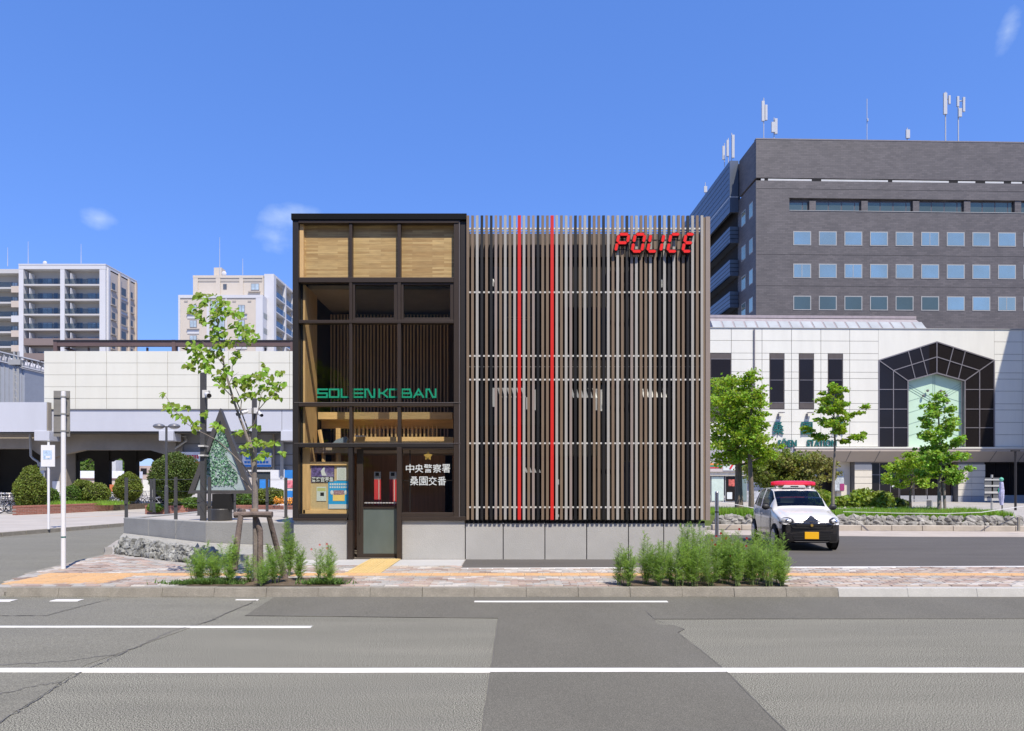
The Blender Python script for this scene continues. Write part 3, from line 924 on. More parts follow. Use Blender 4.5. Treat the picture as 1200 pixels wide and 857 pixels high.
stroke_text([(c, kx(a + 1, .2) , kx(b_ - 1, .2)) for c, a, b_ in (('S', 371.8, 384.4), ('O', 385.6, 398), ('U', 399.4, 411.6), ('E', 413.4, 425.8), ('N', 427.2, 439.8), ('K', 443.6, 455), ('O', 456, 468.4), ('B', 470.4, 483), ('A', 484.3, 497), ('N', 498.8, 511.6))],
            YK + .18, kz(465.6, .2), kz(456.6, .2), wl, .03, 'letter', m_green, kob)
b = MB(); b.box(kx(372, .2), kx(512, .2), YK + .215, YK + .225, kz(467.6, .2), kz(466.6, .2)); b.build('letter_rail', m_framed, kob)
# --- kanji on the window
m_white = mat("white_film", (.60, .64, .63), .6, var=.03)
for i, ch in enumerate("中央警察署"):
    fit_text(ch, kx(475 + 10.6 * i), kx(484.8 + 10.6 * i), kz(554), kz(544), YK + .074, m_white, 'lettering', kob, .004, .006)
for i, ch in enumerate("桑園交番"):
    fit_text(ch, kx(480 + 10.8 * i), kx(489.8 + 10.8 * i), kz(569), kz(558.6), YK + .074, m_white, 'lettering', kob, .004, .004)
b = MB(); cx, cz = kx(501.2), kz(534.5); pts = []
for k in range(10):
    rr_ = .092 if k % 2 == 0 else .052
    pts.append((cx + rr_ * sin(k * pi / 5), cz + rr_ * cos(k * pi / 5)))
b.prism(pts, YK + .055, YK + .074, 'y'); b.lathe([(.0, 0), (.034, 0), (.02, .012), (0, .012)][::-1], (cx, YK + .04, cz), 10, 'y')
b.build('star_emblem', mat("gold", (.75, .5, .12), .35, metal=.7, var=.05), kob)
b = MB(); b.box(kx(471), kx(531), YK + .1, YK + .12, kz(563.6), kz(562.6)); b.box(kx(478.7), kx(480), YK + .121, YK + .14, kz(600), kz(527)); b.build('inner_glazing_bar', m_framed, kob)
# --- notice board behind the lower left pane
nb = thing('notice_board', 'cedar framed notice board with four posters behind the lower left window', 'notice board', (kx(380), YK + .2, kz(603)))
def nbox(name, x0, x1, y0, y1, d0, d1, m, par=None):
    q = MB(); q.box(kx(x0), kx(x1), YK + d0, YK + d1, kz(y1), kz(y0)); return q.build(name, m, par or nb)
nbox('board_frame', 360, 407.5, 541, 545, .17, .26, m_wood); nbox('board_frame', 350.2, 407.5, 598.2, 602.4, .17, .26, m_wood)
nbox('board_frame', 350.2, 360, 524.5, 598, .171, .258, m_woodv); nbox('board_frame', 406, 408, 545.2, 598, .171, .258, m_wood)
nbox('cork_panel', 360, 406, 545, 598.2, .21, .25, mat("cork", (.52, .41, .22), .9, var=.10, scale=30, island=.0))
p = nbox('poster', 361, 388.6, 545.4, 565.6, .200, .206, mat("poster_purple", (.12, .09, .24), .5, var=.9, scale=14, dirt_shade=.8, dirt_shade_col=(.55, .52, .6)))
nbox('poster_strip', 361.6, 388, 558.6, 565.2, .197, .1995, m_clad, p)
for i, ch in enumerate("警察官募集"):
    fit_text(ch, kx(361.8 + 5.25 * i), kx(366.8 + 5.25 * i), kz(565), kz(559), YK + .1965, m_white, 'lettering', p, .003, .02)
q = MB(); q.prism([(kx(374), kz(557.5)), (kx(372.5), kz(552)), (kx(375.5), kz(548)), (kx(377.5), kz(548)), (kx(377), kz(552)), (kx(379.5), kz(557.5))], YK + .196, YK + .199, 'y'); q.build('poster_figure', m_white, p)
p = nbox('poster', 391.6, 402.8, 546.8, 563, .200, .206, m_white); nbox('poster_text', 393, 401.4, 549.5, 561.5, .1985, .1995, mat("print_grey", (.5, .56, .52), .7, var=.25, scale=60), p)
p = nbox('poster', 381.5, 405.5, 563.8, 597, .198, .2045, mat("poster_blue", (.02, .34, .68), .5, var=.04))
nbox('poster_foot', 382, 405, 591.4, 596.6, .195, .1975, m_white, p)
q = MB(); q.cm = 0
for i in range(8): q.box(kx(383.2 + 2.7 * i), kx(385.2 + 2.7 * i), YK + .195, YK + .1975, kz(568.8), kz(566.6)); q.box(kx(383.2 + 2.7 * i), kx(385 + 2.7 * i), YK + .195, YK + .1975, kz(572.2), kz(570.2))
q.ball((kx(385.8), YK + .195, kz(577.5)), (.032, .004, .045), 10, 6); q.ball((kx(402.2), YK + .195, kz(577.5)), (.032, .004, .045), 10, 6); q.build('poster_print', m_white, p)
q = MB(); q.box(kx(387), kx(401), YK + .1945, YK + .197, kz(587.5), kz(579)); q.build('poster_print', mat("print_yellow", (.8, .58, .18), .6), p)
q = MB(); q.box(kx(387.8), kx(400.2), YK + .1935, YK + .196, kz(580.2), kz(574.8)); q.build('poster_print', mat("print_mixed", (.35, .22, .24), .6, var=.8, scale=45), p)
p = nbox('poster', 367.6, 379, 570.6, 587.6, .200, .206, mat("print_pale", (.55, .62, .58), .7, var=.1, scale=30)); nbox('poster_print', 368.4, 378.4, 572, 575.8, .1985, .1995, mat("print_olive", (.45, .5, .2), .7), p); nbox('poster_print', 372, 376.4, 577.4, 581.6, .1985, .1995, m_clad, p)

# ================================================================== slat half
sq = "TTLDTDPTLTLRLTPDTTRLTLPDTLDTTDLTLTDPLTTLTDLDLTTDLTL"
sq = sq[:3] + sq[3:]
ys = YK - .065
zs0, zs1 = Z(609.2, ys), Z(252.6, ys)
smesh = {}
for k, m in SLATC.items():
    q = MB(); wdt = .062 if k == 'R' else .050
    q.box(-wdt / 2, wdt / 2, 0, .055, 0, zs1 - zs0); smesh[k] = q.mesh('slat', m)
for i, k in enumerate(sq):
    put('slat', smesh[k], kob, (X(548.2 + 5.49 * i, ys), ys + (-.006 if k == 'R' else R.uniform(-.001, .001)), zs0 + R.uniform(-.004, .004)))
q = MB(); q.box(X(827.0, ys), X(832.2, ys), ys - .004, ys + .06, zs0 - .01, Z(254.0, ys)); q.build('end_slat', SLATC['P'], kob)
q = MB(); q.box(X(824.4, ys), X(826.9, ys), ys + .01, YK + .27, zs0, Z(254.6, ys)); q.build('end_slat', SLATC['T'], kob)
yr = ys + .016
for py in (268, 342.6, 417.2, 445, 519.6, 594.6):
    q = MB(); q.box(X(546.8, yr), X(826, yr), yr, yr + .03, Z(py + .95, yr), Z(py - .95, yr)); q.build('slat_rail', m_rail, kob)
q = MB(); q.box(X(546.8, yr), X(826, yr), yr, yr + .03, Z(272, yr), Z(271, yr)); q.box(X(546.8, yr), X(826, yr), yr + .04, yr + .05, Z(429.8, yr), Z(429.2, yr)); q.build('slat_rail', mat("dull_rail", (.3, .3, .3), .5), kob)
# brackets to the wall
q = MB()
for px in (556, 600, 647, 700, 747, 790, 822):
    for py in (342.6, 445, 519.6, 594.6): q.box(X(px, YK) - .012, X(px, YK) + .012, yr + .031, YK + .27, Z(py + .6, YK), Z(py - .6, YK))
q.build('bracket', m_clad, kob)
# wall behind
yw = YK + .28
q = MB(); q.box(xm + .02, xr, yw, YB, kz(614), Z(302, yw)); q.build('screened_wall', m_clad, kob)
q = MB(); q.box(xm + .021, xr - .001, yw - .03, YB - .01, Z(301.8, yw), Z(274.5, yw)); q.build('parapet', mat("parapet_bronze", (.085, .068, .058), .5, var=.06), kob)
q = MB(); q.box(xm + .021, xr - .05, yw - .012, yw - .001, Z(308, yw), Z(302, yw)); q.build('shadow_gap', m_black, kob)
m_dg = glass("window_black", (.05, .05, .055), 1.6)
for x0, x1, y0, y1 in ((576, 632, 312, 388), (560, 640, 448, 500), (664, 716, 448, 520), (744, 800, 448, 520), (566, 700, 534, 606), (728, 800, 540, 600), (660, 716, 360, 420), (744, 800, 340, 420)):
    q = MB(); q.box(X(x0, yw), X(x1, yw), yw - .02, yw - .001, Z(y1, yw), Z(y0, yw)); wf = q.build('screened_window', m_framed, kob)
    q = MB(); q.box(X(x0 + 1.5, yw), X(x1 - 1.5, yw), yw - .024, yw - .021, Z(y1 - 1.5, yw), Z(y0 + 1.5, yw)); q.build('pane', mirror_glass("screen_pane", (.012, .011, .012), .10), wf)
m_lamp = mat("lamp_tube", (.8, .8, .78), .5, var=.03, emit=(1, .98, .92, .2))
def lamp_row(strips):
    for x0, y0, x1, y1, wd in strips:
        a, b_ = Vector((X(x0, yw), Z(y0, yw))), Vector((X(x1, yw), Z(y1, yw))); h = wd * yw / 1600
        q = MB(); q.prism([(a.x - h, a.y), (a.x + h, a.y), (b_.x + h, b_.y), (b_.x - h, b_.y)], yw - .034, yw - .026, 'y'); q.build('ceiling_lamp', m_lamp, kob)
lamp_row([(579, 455, 579, 477, 3.5), (618, 466, 618, 480, 3), (626, 457, 626, 481, 3.5)] + [(584 + 5.5 * i, 455, 587.5 + 5.5 * i, 466, 2.6) for i in range(6)])
lamp_row([(669 + 5.2 * i, 455.5, 672.5 + 5.2 * i, 466.5, 2.6) for i in range(6)] + [(698, 456, 698, 481, 3), (704, 457, 704, 482, 3)])
lamp_row([(752 + 5.0 * i, 456, 755 + 5.0 * i, 466, 2.4) for i in range(6)])
lamp_row([(615 + 5.0 * i, 548, 617.5 + 5.0 * i, 554, 2.4) for i in range(4)] + [(654, 562, 654, 568, 2), (654, 603, 654, 606, 2)])
for px, py in ((577, 331), (774.5, 332)):
    q = MB(); q.ball((X(px, yw), yw - .06, Z(py, yw)), (.045, .06, .05), 10, 6); q.box(X(px, yw) - .03, X(px, yw) + .03, yw - .06, yw - .001, Z(py + 5, yw), Z(py + 2, yw)); q.build('wall_lamp', m_lamp, kob, smooth=False)
q = MB()
for a, b_, c, d in ((593, 623, 372, 372.8), (593, 593.8, 372.8, 408), (622.4, 623, 372.8, 408), (597, 620, 375, 375.6)): q.box(X(a, yw), X(b_, yw), yw - .045, yw - .03, Z(d, yw), Z(c, yw))
q.build('vent_frame', mat("dull_frame", (.18, .16, .14), .5), kob)
# black strip standing for the shaded gap below the slats
q = MB(); q.box(kx(546), kx(826), YK + .004, YK + .014, kz(613.3), kz(610.6)); q.build('gap_shade_strip', m_cap, kob)

# ------------------------------------------------------------------ POLICE
m_red = mat("sign_red", (.80, .018, .012), .35, var=.03)
m_redd = mat("sign_return", (.035, .006, .006), .5)
yp = ys - .10
pol = thing('police_sign', 'red slanted segment letters reading POLICE at the top right of the slat screen', 'sign', (X(767, yp), yp, Z(296, yp)))
def seg_letter(x0, x1, y0, y1, segs, slant):
    # x in px; slanted cell, built of bevelled segments
    def T(u, v): return (X(x0 + (x1 - x0 - slant) * u + slant * v, yp), Z(y1 + (y0 - y1) * v, yp))
    S = {'a': (0, 1, 1, 1), 'b': (1, .5, 1, 1), 'c': (1, 0, 1, .5), 'd': (0, 0, 1, 0), 'e': (0, 0, 0, .5), 'f': (0, .5, 0, 1), 'g': (0, .5, 1, .5)}
    root = None
    for pas, (th, m, a, b_, nm, sh) in enumerate(((.074, m_redd, .012, .10, 'letter', .05), (.054, m_red, .0, .013, 'letter_face', .11))):
        q = MB()
        for k, s in enumerate(segs):
            u0, v0, u1, v1 = S[s] if len(s) == 1 else s
            p0, p1 = Vector(T(u0, v0)), Vector(T(u1, v1)); L = (p1 - p0).length; d = (p1 - p0).normalized(); n = Vector((-d.y, d.x))
            e = (.010 if pas else -.002)
            p0, p1 = p0 + d * e, p1 - d * e
            h = th / 2
            pts = [p0, p0 + d * h * .8 + n * h, p1 - d * h * .8 + n * h, p1, p1 - d * h * .8 - n * h, p0 + d * h * .8 - n * h]
            q.prism([(p.x, p.y) for p in pts], yp + a - .0005 * k, yp + b_ - .0003 * k, 'y')
        root = q.build(nm, m, root or pol)
for x0, x1, sg in ((721.4, 737.2, 'abgfe'), (740.6, 756, 'abcdef'), (759, 773.6, 'L'), (774.2, 780, 'I'), (782.4, 797, 'afed'), (800, 813.8, 'afged')):
    if sg == 'L': sg = 'fed'
    if sg == 'I': sg = 'fe'
    seg_letter(x0, x1, 274.6, 294.6, sg, 4.0)
q = MB(); q.box(X(722, yp), X(812, yp), yp + .092, yp + .1, Z(279.6, yp), Z(278.8, yp)); q.box(X(722, yp), X(812, yp), yp + .092, yp + .1, Z(291, yp), Z(290.2, yp)); q.build('sign_rail', m_framed, pol)
# ================================================================== dark office block
OF = Plane(79.0, 886, radians(1.6))
m_tile = brickmat("office_tile", (.120, .108, .106), (.088, .080, .080), (.066, .060, .060), .62, .2, 'xz', .012, .6, 0, .12, .5, .2, (1, 1, 1), .5)
m_tileside = brickmat("office_tile_side", (.120, .108, .106), (.088, .080, .080), (.066, .060, .060), .62, .2, 'yz', .012, .6, 0, .12, .5, .2, (1, 1, 1), .5)
m_wfr = mat("window_frame_grey", (.34, .34, .325), .5, var=.05)
m_offg = mirror_glass("office_glass", (.15, .19, .18), .50, .02, (1.0, .98, .74))  # pale base and tint imitate bright clouds and horizon mirrored in the glass
m_offd = mirror_glass("office_glass_dark", (.055, .075, .068), .14, .02, (1, 1, .75))
m_bluem = mat("sky_tinted_cladding", (.12, .14, .17), .35, metal=.5, var=.08, scale=.6)  # blue of the sky mirrored on this shaded side, put into the colour
m_gbar = mat("glazing_bar", (.24, .22, .22), .45, metal=.4)
m_pipe = mat("white_pipe", (.50, .50, .48), .5, var=.08, scale=2)
off = thing('office_building', 'tall dark grey tiled office block with rows of square sky-reflecting windows, rising behind the station', 'building', (OF.X0, OF.Y0, 0), OF.t, world=False)
U, ZZ = OF.u, OF.z
def obox(name, x0, x1, y0, y1, d0, d1, m, par=None, pr=None, bev=0):
    """box given by photo columns/rows on the front plane and by depths"""
    q = MB(); xm_ = (x0 + x1) / 2
    z0, z1 = ZZ(xm_, y1), ZZ(xm_, y0)
    q.box(U(x0), U(x1), d0, d1, z0, z1); return q.build(name, m, par or off, bevel=bev)
uR = U(1330)
zT = ZZ(886, 163.3); zs_a, zs_b = ZZ(886, 208.2), ZZ(886, 211.6)
zr0, zr1 = ZZ(1060, 233.5), ZZ(1060, 248.5)   # ribbon recess
q = MB(); q.box(0, uR, 0, .5, zs_a, zT); q.build('parapet_screen', m_tile, off)
q = MB(); q.box(-.001, .5, .501, 5.4, zs_a, zT); q.build('parapet_return', m_tileside, off)
q = MB(); q.box(-.02, uR, -.03, .52, zT, zT + .12); q.build('coping', mat("coping", (.2, .18, .18), .5), off)
# body with the ribbon opening left out
uRb = U(925)
q = MB(); q.box(0, uR, 0, 20, zr0, zs_b); q.box(0, uRb, 0, 20, zr1, zr0 - .001); q.box(0, uR, 0, 20, 0, zr1); q.box(uRb, uR, .46, 20, zr1, zr0)
q.build('tiled_wall', m_tile, off)
q = MB(); q.box(-.012, -.001, 0.01, 5.5, 0, zs_b - .01); q.build('side_wall', m_tileside, off)
q = MB(); q.box(.6, uR, .05, .13, zs_b + .03, zs_b + .24)
q.build('roof_pipes', m_pipe, off)
q = MB(); q.box(.6, uR, 1.6, 1.7, zs_b - .1, zs_b + 2.2); q.build('plant_screen', m_black, off)
q = MB(); rr = random.Random(3); u = 1.0
while u < uR:
    l = rr.uniform(.15, 1.3); q.box(u, u + l, .03, .14, zs_b - .02, zs_a + .02) if rr.random() < .55 else None; u += l + rr.uniform(.4, 2.2)
q.build('louvre_blocks', m_black, off)
# ribbon panes and piers
piers = [949, 1010, 1070.5, 1130.5, 1190, 1250]
prev = 925
for p in piers:
    obox('ribbon_pier', p, p + 7.5, 235.2, 248.5, .10, .455, m_tile)
    k = 3 if p > 949 else 1
    a = prev + 1; wdt = (p - 1 - a) / (k + .35)
    for i in range(k + 1):
        x0 = a + i * wdt; x1 = min(x0 + wdt - .6, p - 1.2)
        if x1 - x0 < 1: continue
        f = obox('ribbon_window', x0, x1, 236.0, 248.3, .40, .455, m_gbar)
        obox('pane', x0 + .5, x1 - .4, 236.6, 247.8, .38, .395, m_offd, f)
    prev = p + 7.5
obox('ribbon_sill', 925, 1300, 248.6, 249.2, -.05, .5, m_wfr)
rows = [(271.2, 287.8), (309.2, 326.1), (346.8, 363.6)]
for r_, (a, b_) in enumerate(rows):
    for c_ in range(11):
        x0 = 929.4 + 29.97 * c_; x1 = x0 + 21
        sl_ = .0062 * (x0 - 929) * (HOR - a) / 290
        f = obox('window', x0, x1, a + sl_, b_ + sl_, -.04, -.002, m_wfr)
        dark = (r_ == 2 and c_ < 6)  # darker panes imitate dark buildings mirrored in the lowest row
        obox('pane', x0 + 1.1, x1 - 1.1, a + 1.1 + sl_, b_ - 1.1 + sl_, -.05, -.041, m_offd if dark else m_offg, f)
        if (r_, c_) in ((1, 0), (1, 2), (2, 8), (0, 5)): obox('glazing_bar', x0 + 9.8, x0 + 10.5, a + 1.3 + sl_, b_ - 1.2 + sl_, -.06, -.0505, m_wfr, f)
for yl in (223.5, 300, 336.5): obox('tile_joint', 886.6, 1320, yl, yl + .35, -.004, -.0005, m_black)
# side wall windows
for (ya, yb) in ((234, 252), (276, 292), (312, 326), (345, 358)):
    for da, db in ((.9, 2.1), (3.2, 4.6)):
        z1_ = EYE + (HOR - ya - 4) * 80.5 / 800; z0_ = z1_ - 1.75
        q = MB(); q.box(-.03, -.013, da, db, z0_, z1_); f = q.build('window', m_wfr, off)
        q = MB(); q.box(-.036, -.031, da + .1, db - .1, z0_ + .1, z1_ - .1); q.build('pane', m_offg, f)
# balcony wing set back to the left
dB = 5.6
uw0 = OF.u(855.3, dB); uw1 = 0.0
def wz_(py): return EYE + (HOR - py) * (OF.Y0 + dB) / 800
q = MB(); q.box(uw0 + 1.4, -.02, dB + .3, 34, 0, wz_(189) - .2); q.build('wing_core', m_black, off)
q = MB(); q.box(uw0, -.02, dB, dB + .3, wz_(249), wz_(188.5)); q.box(uw0, uw0 + .3, dB + .3, 33, wz_(249), wz_(188.5)); q.build('wing_parapet', m_bluem, off)
q = MB(); q.box(uw0 - .012, uw0 - .002, dB + .3, 33, wz_(231.6), wz_(230.4)); q.box(uw0, -.02, dB - .012, dB - .002, wz_(231.6), wz_(230.6)); q.build('wing_joint', m_pipe, off)
for ya, yb in ((265.8, 284.8), (304.5, 323.5), (341.8, 360.5), (378.5, 397.5)):
    q = MB(); q.box(uw0, -.02, dB, dB + .2, wz_(yb), wz_(ya)); q.box(uw0, uw0 + .2, dB + .2, 33, wz_(yb), wz_(ya)); o = q.build('balcony_parapet', m_bluem, off)
    q = MB()
    for k in range(1, 4):
        z = wz_(ya + (yb - ya) * k / 4); q.box(uw0 - .03, uw0 - .002, dB - .03, 33, z, z + .05); q.box(uw0, -.02, dB - .03, dB - .002, z, z + .05)
    q.build('parapet_rib', m_clad, o)
    q = MB(); q.box(uw0, -.03, dB + .2, 33, wz_(yb), wz_(yb) + .25); q.build('balcony_slab', m_bluem, off)
q = MB()
for k in range(1, 9):
    z = wz_(188.5 + 60 * k / 9); q.box(uw0 - .02, uw0 - .001, dB + .31, 33, z, z + .04)
q.build('wing_seam', m_clad, off)
# antennas on the roof
m_ant = mat("antenna_white", (.46, .47, .48), .5, var=.04)
def antenna(px, ybase, ytop, panels, Yd, lab, thick=.10):
    x = X(px, Yd); z0 = Z(ybase, Yd); zt_ = Z(ytop, Yd)
    t = thing('roof_antenna', lab, 'antenna', (x, Yd, z0 - .6), group='antennas on the office roof')
    q = MB(); q.tube([(x, Yd, z0 - .6), (x, Yd, zt_)], thick / 2, 6); q.build('mast', m_ant, t)
    for dx, a, b_, wd in panels:
        q = MB(); xx = x + dx * Yd / 800
        q.box(xx - wd / 2, xx + wd / 2, Yd - .22, Yd - .05, Z(b_, Yd), Z(a, Yd)); q.box(min(xx, x), max(xx, x) + .02, Yd - .051, Yd + .05, Z(a + 4, Yd), Z(a + 3, Yd)); q.build('antenna_panel', m_ant, t, bevel=.02)
antenna(895, 163, 115, [(-1.3, 119.5, 143, .34), (2.3, 124, 142, .28)], 80.2, 'tall twin-panel antenna mast at the left front corner of the dark office roof')
antenna(907, 163, 138, [(-1.6, 144, 156, .4), (1.8, 140, 158, .32)], 80.2, 'short twin-panel antenna just right of the tall corner mast on the office roof')
antenna(1016, 164, 116, [(0, 140, 143, .12)], 80.4, 'thin lightning rod near the middle of the dark office roof', .08)
antenna(1063, 165, 150, [(0, 153, 163, .45)], 80.3, 'stubby white antenna on the office roof between the thin rod and the right masts')
antenna(1108, 165, 108, [(-1.3, 110, 135, .42), (3.6, 113, 123, .24)], 80.2, 'tall antenna mast with one long white panel, left one of the right pair', .14)
antenna(1123, 165, 116, [(-1.4, 114, 126, .26), (5.5, 115, 132, .26), (1, 128, 138, .4)], 80.2, 'antenna mast with several small panels, rightmost on the office roof', .14)
antenna(849, 190, 168, [(-1.4, 172, 188, .34)], 88.0, 'small single-panel antenna at the left of the cluster over the balcony wing')
antenna(853.5, 190, 162, [(-1.2, 165, 184, .30)], 88.0, 'middle antenna of the cluster standing over the balcony wing')
antenna(857.5, 190, 156, [(1.2, 159, 186, .34)], 86.5, 'tallest antenna of the cluster standing over the balcony wing')
antenna(826.5, 232, 214, [(0, 219, 226, .5)], 108.0, 'tiny distant antenna at the far left end of the office wing')

# ================================================================== station
ST = Plane(54.0, 832, radians(1.4))
U, ZZ = ST.u, ST.z
m_panel = mat("enamel_panel", (.69, .68, .60), .38, var=.05, scale=.7, dirt_shade=.28, dirt_shade_col=(.58, .56, .51), stretch=(1.6, 1, .25))
m_joint = mat("panel_joint", (.16, .155, .15), .8)
m_bglass = mirror_glass("black_glass", (.016, .013, .012), .018)
m_gbl = mat("brown_spandrel", (.085, .070, .062), .5)
m_cream = mat("cream_tile", (.62, .58, .49), .6, var=.05, scale=2)
m_soff = mat("soffit_panel", (.40, .345, .29), .6, var=.06, scale=.5)
m_pale = mat("pale_green_glass", (.50, .68, .52), .35, var=.06, scale=.5, spec=.6)
m_gwall = mat("grey_panel", (.33, .34, .36), .6, var=.06)
sta = thing('station_building', 'white panelled railway station with a pointed black glass arch around pale green glass', 'building', (ST.X0, ST.Y0, 0), ST.t, world=False)
def sbox(name, x0, x1, y0, y1, d0, d1, m, par=None, bev=0):
    q = MB(); xm_ = (x0 + x1) / 2
    q.box(U(x0), U(x1), d0, d1, ZZ(xm_, y1), ZZ(xm_, y0)); return q.build(name, m, par or sta, bevel=bev)
uE = U(1290)
yrow = [385.4, 399.7, 414.3, 421.8, 436.2, 443.6, 457.8, 472.8, 480.0, 494.6, 509.2, 523.6]
xcol = [620, 656, 692, 728, 764, 800, 830.5, 857, 883.6, 893, 927.6, 962, 995.8, 1029.6, 1063.6, 1097.7, 1131, 1165, 1198, 1231, 1264, 1290]
arch_o = [(1029.8, 523.7), (1029.8, 422.4), (1097.7, 400.8), (1165, 422.8), (1165, 523.7)]
wins = [(832.5, 857, 414.3, 494.6), (901.8, 919.2, 414.3, 479.8), (936.2, 953.8, 414.3, 479.8), (970.2, 987.8, 414.3, 479.8)]
q = MB(); q.box(U(620), U(1063), .06, .4, ZZ(960, 524.4), ZZ(960, 386)); q.build('panel_backing', m_joint, sta)
q = MB(); q.box(U(1131.4), uE, .06, .4, ZZ(960, 524.4), ZZ(960, 386)); q.build('panel_backing', m_joint, sta)
q = MB(); q.prism([(U(1063.01), ZZ(1063, 386)), (U(1063.01), ZZ(1063, 446.6)), (U(1097.7), ZZ(1097, 437.2)), (U(1131.39), ZZ(1131, 446.6)), (U(1131.39), ZZ(1131, 386))], .06, .4, 'y'); q.build('panel_backing', m_joint, sta)
mesh_cache = {}
for i in range(len(xcol) - 1):
    for j in range(len(yrow) - 1):
        x0, x1, y0, y1 = xcol[i], xcol[i + 1], yrow[j], yrow[j + 1]
        xm_ = (x0 + x1) / 2; ym_ = (y0 + y1) / 2
        # pieces cut around the arch and the windows
        segs = [(x0, x1)]
        for wx0, wx1, wy0, wy1 in wins:
            if wy0 - .5 < ym_ < wy1 + .5:
                ns = []
                for a, b_ in segs:
                    if wx1 <= a or wx0 >= b_: ns.append((a, b_)); continue
                    if wx0 - a > 1: ns.append((a, wx0))
                    if b_ - wx1 > 1: ns.append((wx1, b_))
                segs = ns
        for a, b_ in segs:
            if b_ > 1030 and a < 1164.5:
                # clip to the region above the arch
                def top(x): return 422.6 - 21.8 * (1 - abs(x - 1097.7) / 67.9)
                if y0 >= 421.5: continue
                ta, tb = top(a), top(b_)
                lo = lambda x: min(y1, top(x)) - .0
                if min(ta, tb) <= y0 + .2 and max(ta, tb) <= y0 + .2: continue
                pts = []
                n = 8
                xs = [a + (b_ - a) * k / n for k in range(n + 1)]
                bot = [(x, max(y0, lo(x))) for x in xs]
                pts = [(U(x), ZZ(x, y)) for x, y in bot] + [(U(b_), ZZ(b_, y0)), (U(a), ZZ(a, y0))]
                cl = []
                for p in pts:
                    if not cl or (Vector(p) - Vector(cl[-1])).length > .02: cl.append(p)
                if (Vector(cl[0]) - Vector(cl[-1])).length < .02: cl.pop()
                if len(cl) < 3: continue
                q = MB(); q.prism(cl, 0, .055, 'y'); q.build('wall_panel', m_panel, sta)
                continue
            q = MB(); g_ = .018
            q.box(U(a) + g_, U(b_) - g_, 0, .055, ZZ(960, y1) + g_ * .8, ZZ(960, y0) - g_ * .8); q.build('wall_panel', m_panel, sta)
sbox('coping', 620, 1290, 384.4, 385.3, -.06, .5, m_wfr)
q = MB(); q.tube([(U(883.5), -.09, ZZ(883, 386)), (U(883.5), -.09, ZZ(883, 524))], .06, 8); q.build('downpipe', m_gbar, sta)
for x0, x1, y0, y1 in wins:
    f = sbox('tall_window', x0, x1, y0, y1, .02, .05, m_gbl)
    cuts = [y0 + 6.6, (y0 + y1) / 2 - 1.5, y1 - 8] if x0 > 860 else [y0 + 6.6, 443, 469]
    e = [y0 + .8] + cuts + [y1 - .8]
    for k in range(len(e) - 1):
        sbox('pane', x0 + .9, x1 - .9, e[k] + .3, e[k + 1] - .3, .006, .019, m_gbl if (k in (0, 3)) else m_bglass, f)
    for c in cuts: sbox('glazing_bar', x0 + .9, x1 - .9, c - .28, c + .28, -.01, .005, m_gbar, f)
# the arch
AU = lambda p: (U(p[0]), ZZ(p[0], p[1]))
yb_ = 523.7
ar = MB()
outer = [(1029.8, yb_), (1029.8, 422.4), (1097.7, 400.8), (1165, 422.4), (1165, yb_)]
inner = [(1063.8, yb_), (1063.8, 446.4), (1097.7, 437.2), (1130.6, 446.4), (1130.6, yb_)]
mid = [(1046.8, yb_), (1046.8, 434.4), (1097.7, 418.4), (1147.8, 434.4), (1147.8, yb_)]
def strip(A, B, d0, d1, name, m, par=None):
    for k in range(len(A) - 1):
        q = MB(); q.prism([AU(A[k]), AU(A[k + 1]), AU(B[k + 1]), AU(B[k])], d0, d1, 'y'); q.build(name, m, par or sta)
strip(outer, mid, .01, .05, 'arch_pane', m_bglass)
strip(mid, inner, .0101, .0501, 'arch_pane', m_bglass)
def gbar(p, q_, wd=.07, d=-.03, m=m_gbar, par=None, name='glazing_bar', d2=.009):
    a, b_ = Vector(AU(p)), Vector(AU(q_)); dd = (b_ - a).normalized(); n = Vector((-dd.y, dd.x)) * wd / 2
    q = MB(); q.prism([tuple(a - n), tuple(b_ - n), tuple(b_ + n), tuple(a + n)], d, d2, 'y'); return q.build(name, m, par or sta)
for P, wd, d in ((outer, .09, -.04), (mid, .07, -.032), (inner, .09, -.041)):
    for k in range(4): gbar(P[k], P[k + 1], wd, d - .001 * k)
for k in (1, 2, 3): gbar(outer[k], inner[k], .07, -.036 - .001 * k)
for t in (.0,):
    for s in (-1, 1):
        for a, b_ in ((.535, .27), (.33, .0)):
            pass
for s in (-1, 1):
    for xo, xi in ((1064.2, 1072.5), (1078, 1086.8)):
        x1_, x2_ = (xo, xi) if s < 0 else (2 * 1097.7 - xo, 2 * 1097.7 - xi)
        to = 422.4 - 21.6 * (1 - abs(x1_ - 1097.7) / 67.9); ti = 446.4 - 9.2 * (1 - abs(x2_ - 1097.7) / 33.9)
        gbar((x1_, to), (x2_, ti), .06, -.03 - .001 * (xo > 1070))
for yy in (456.6, 479.6, 501.4):
    gbar((1030, yy), (1063.6, yy), .06, -.028); gbar((1130.8, yy), (1165, yy), .06, -.029)
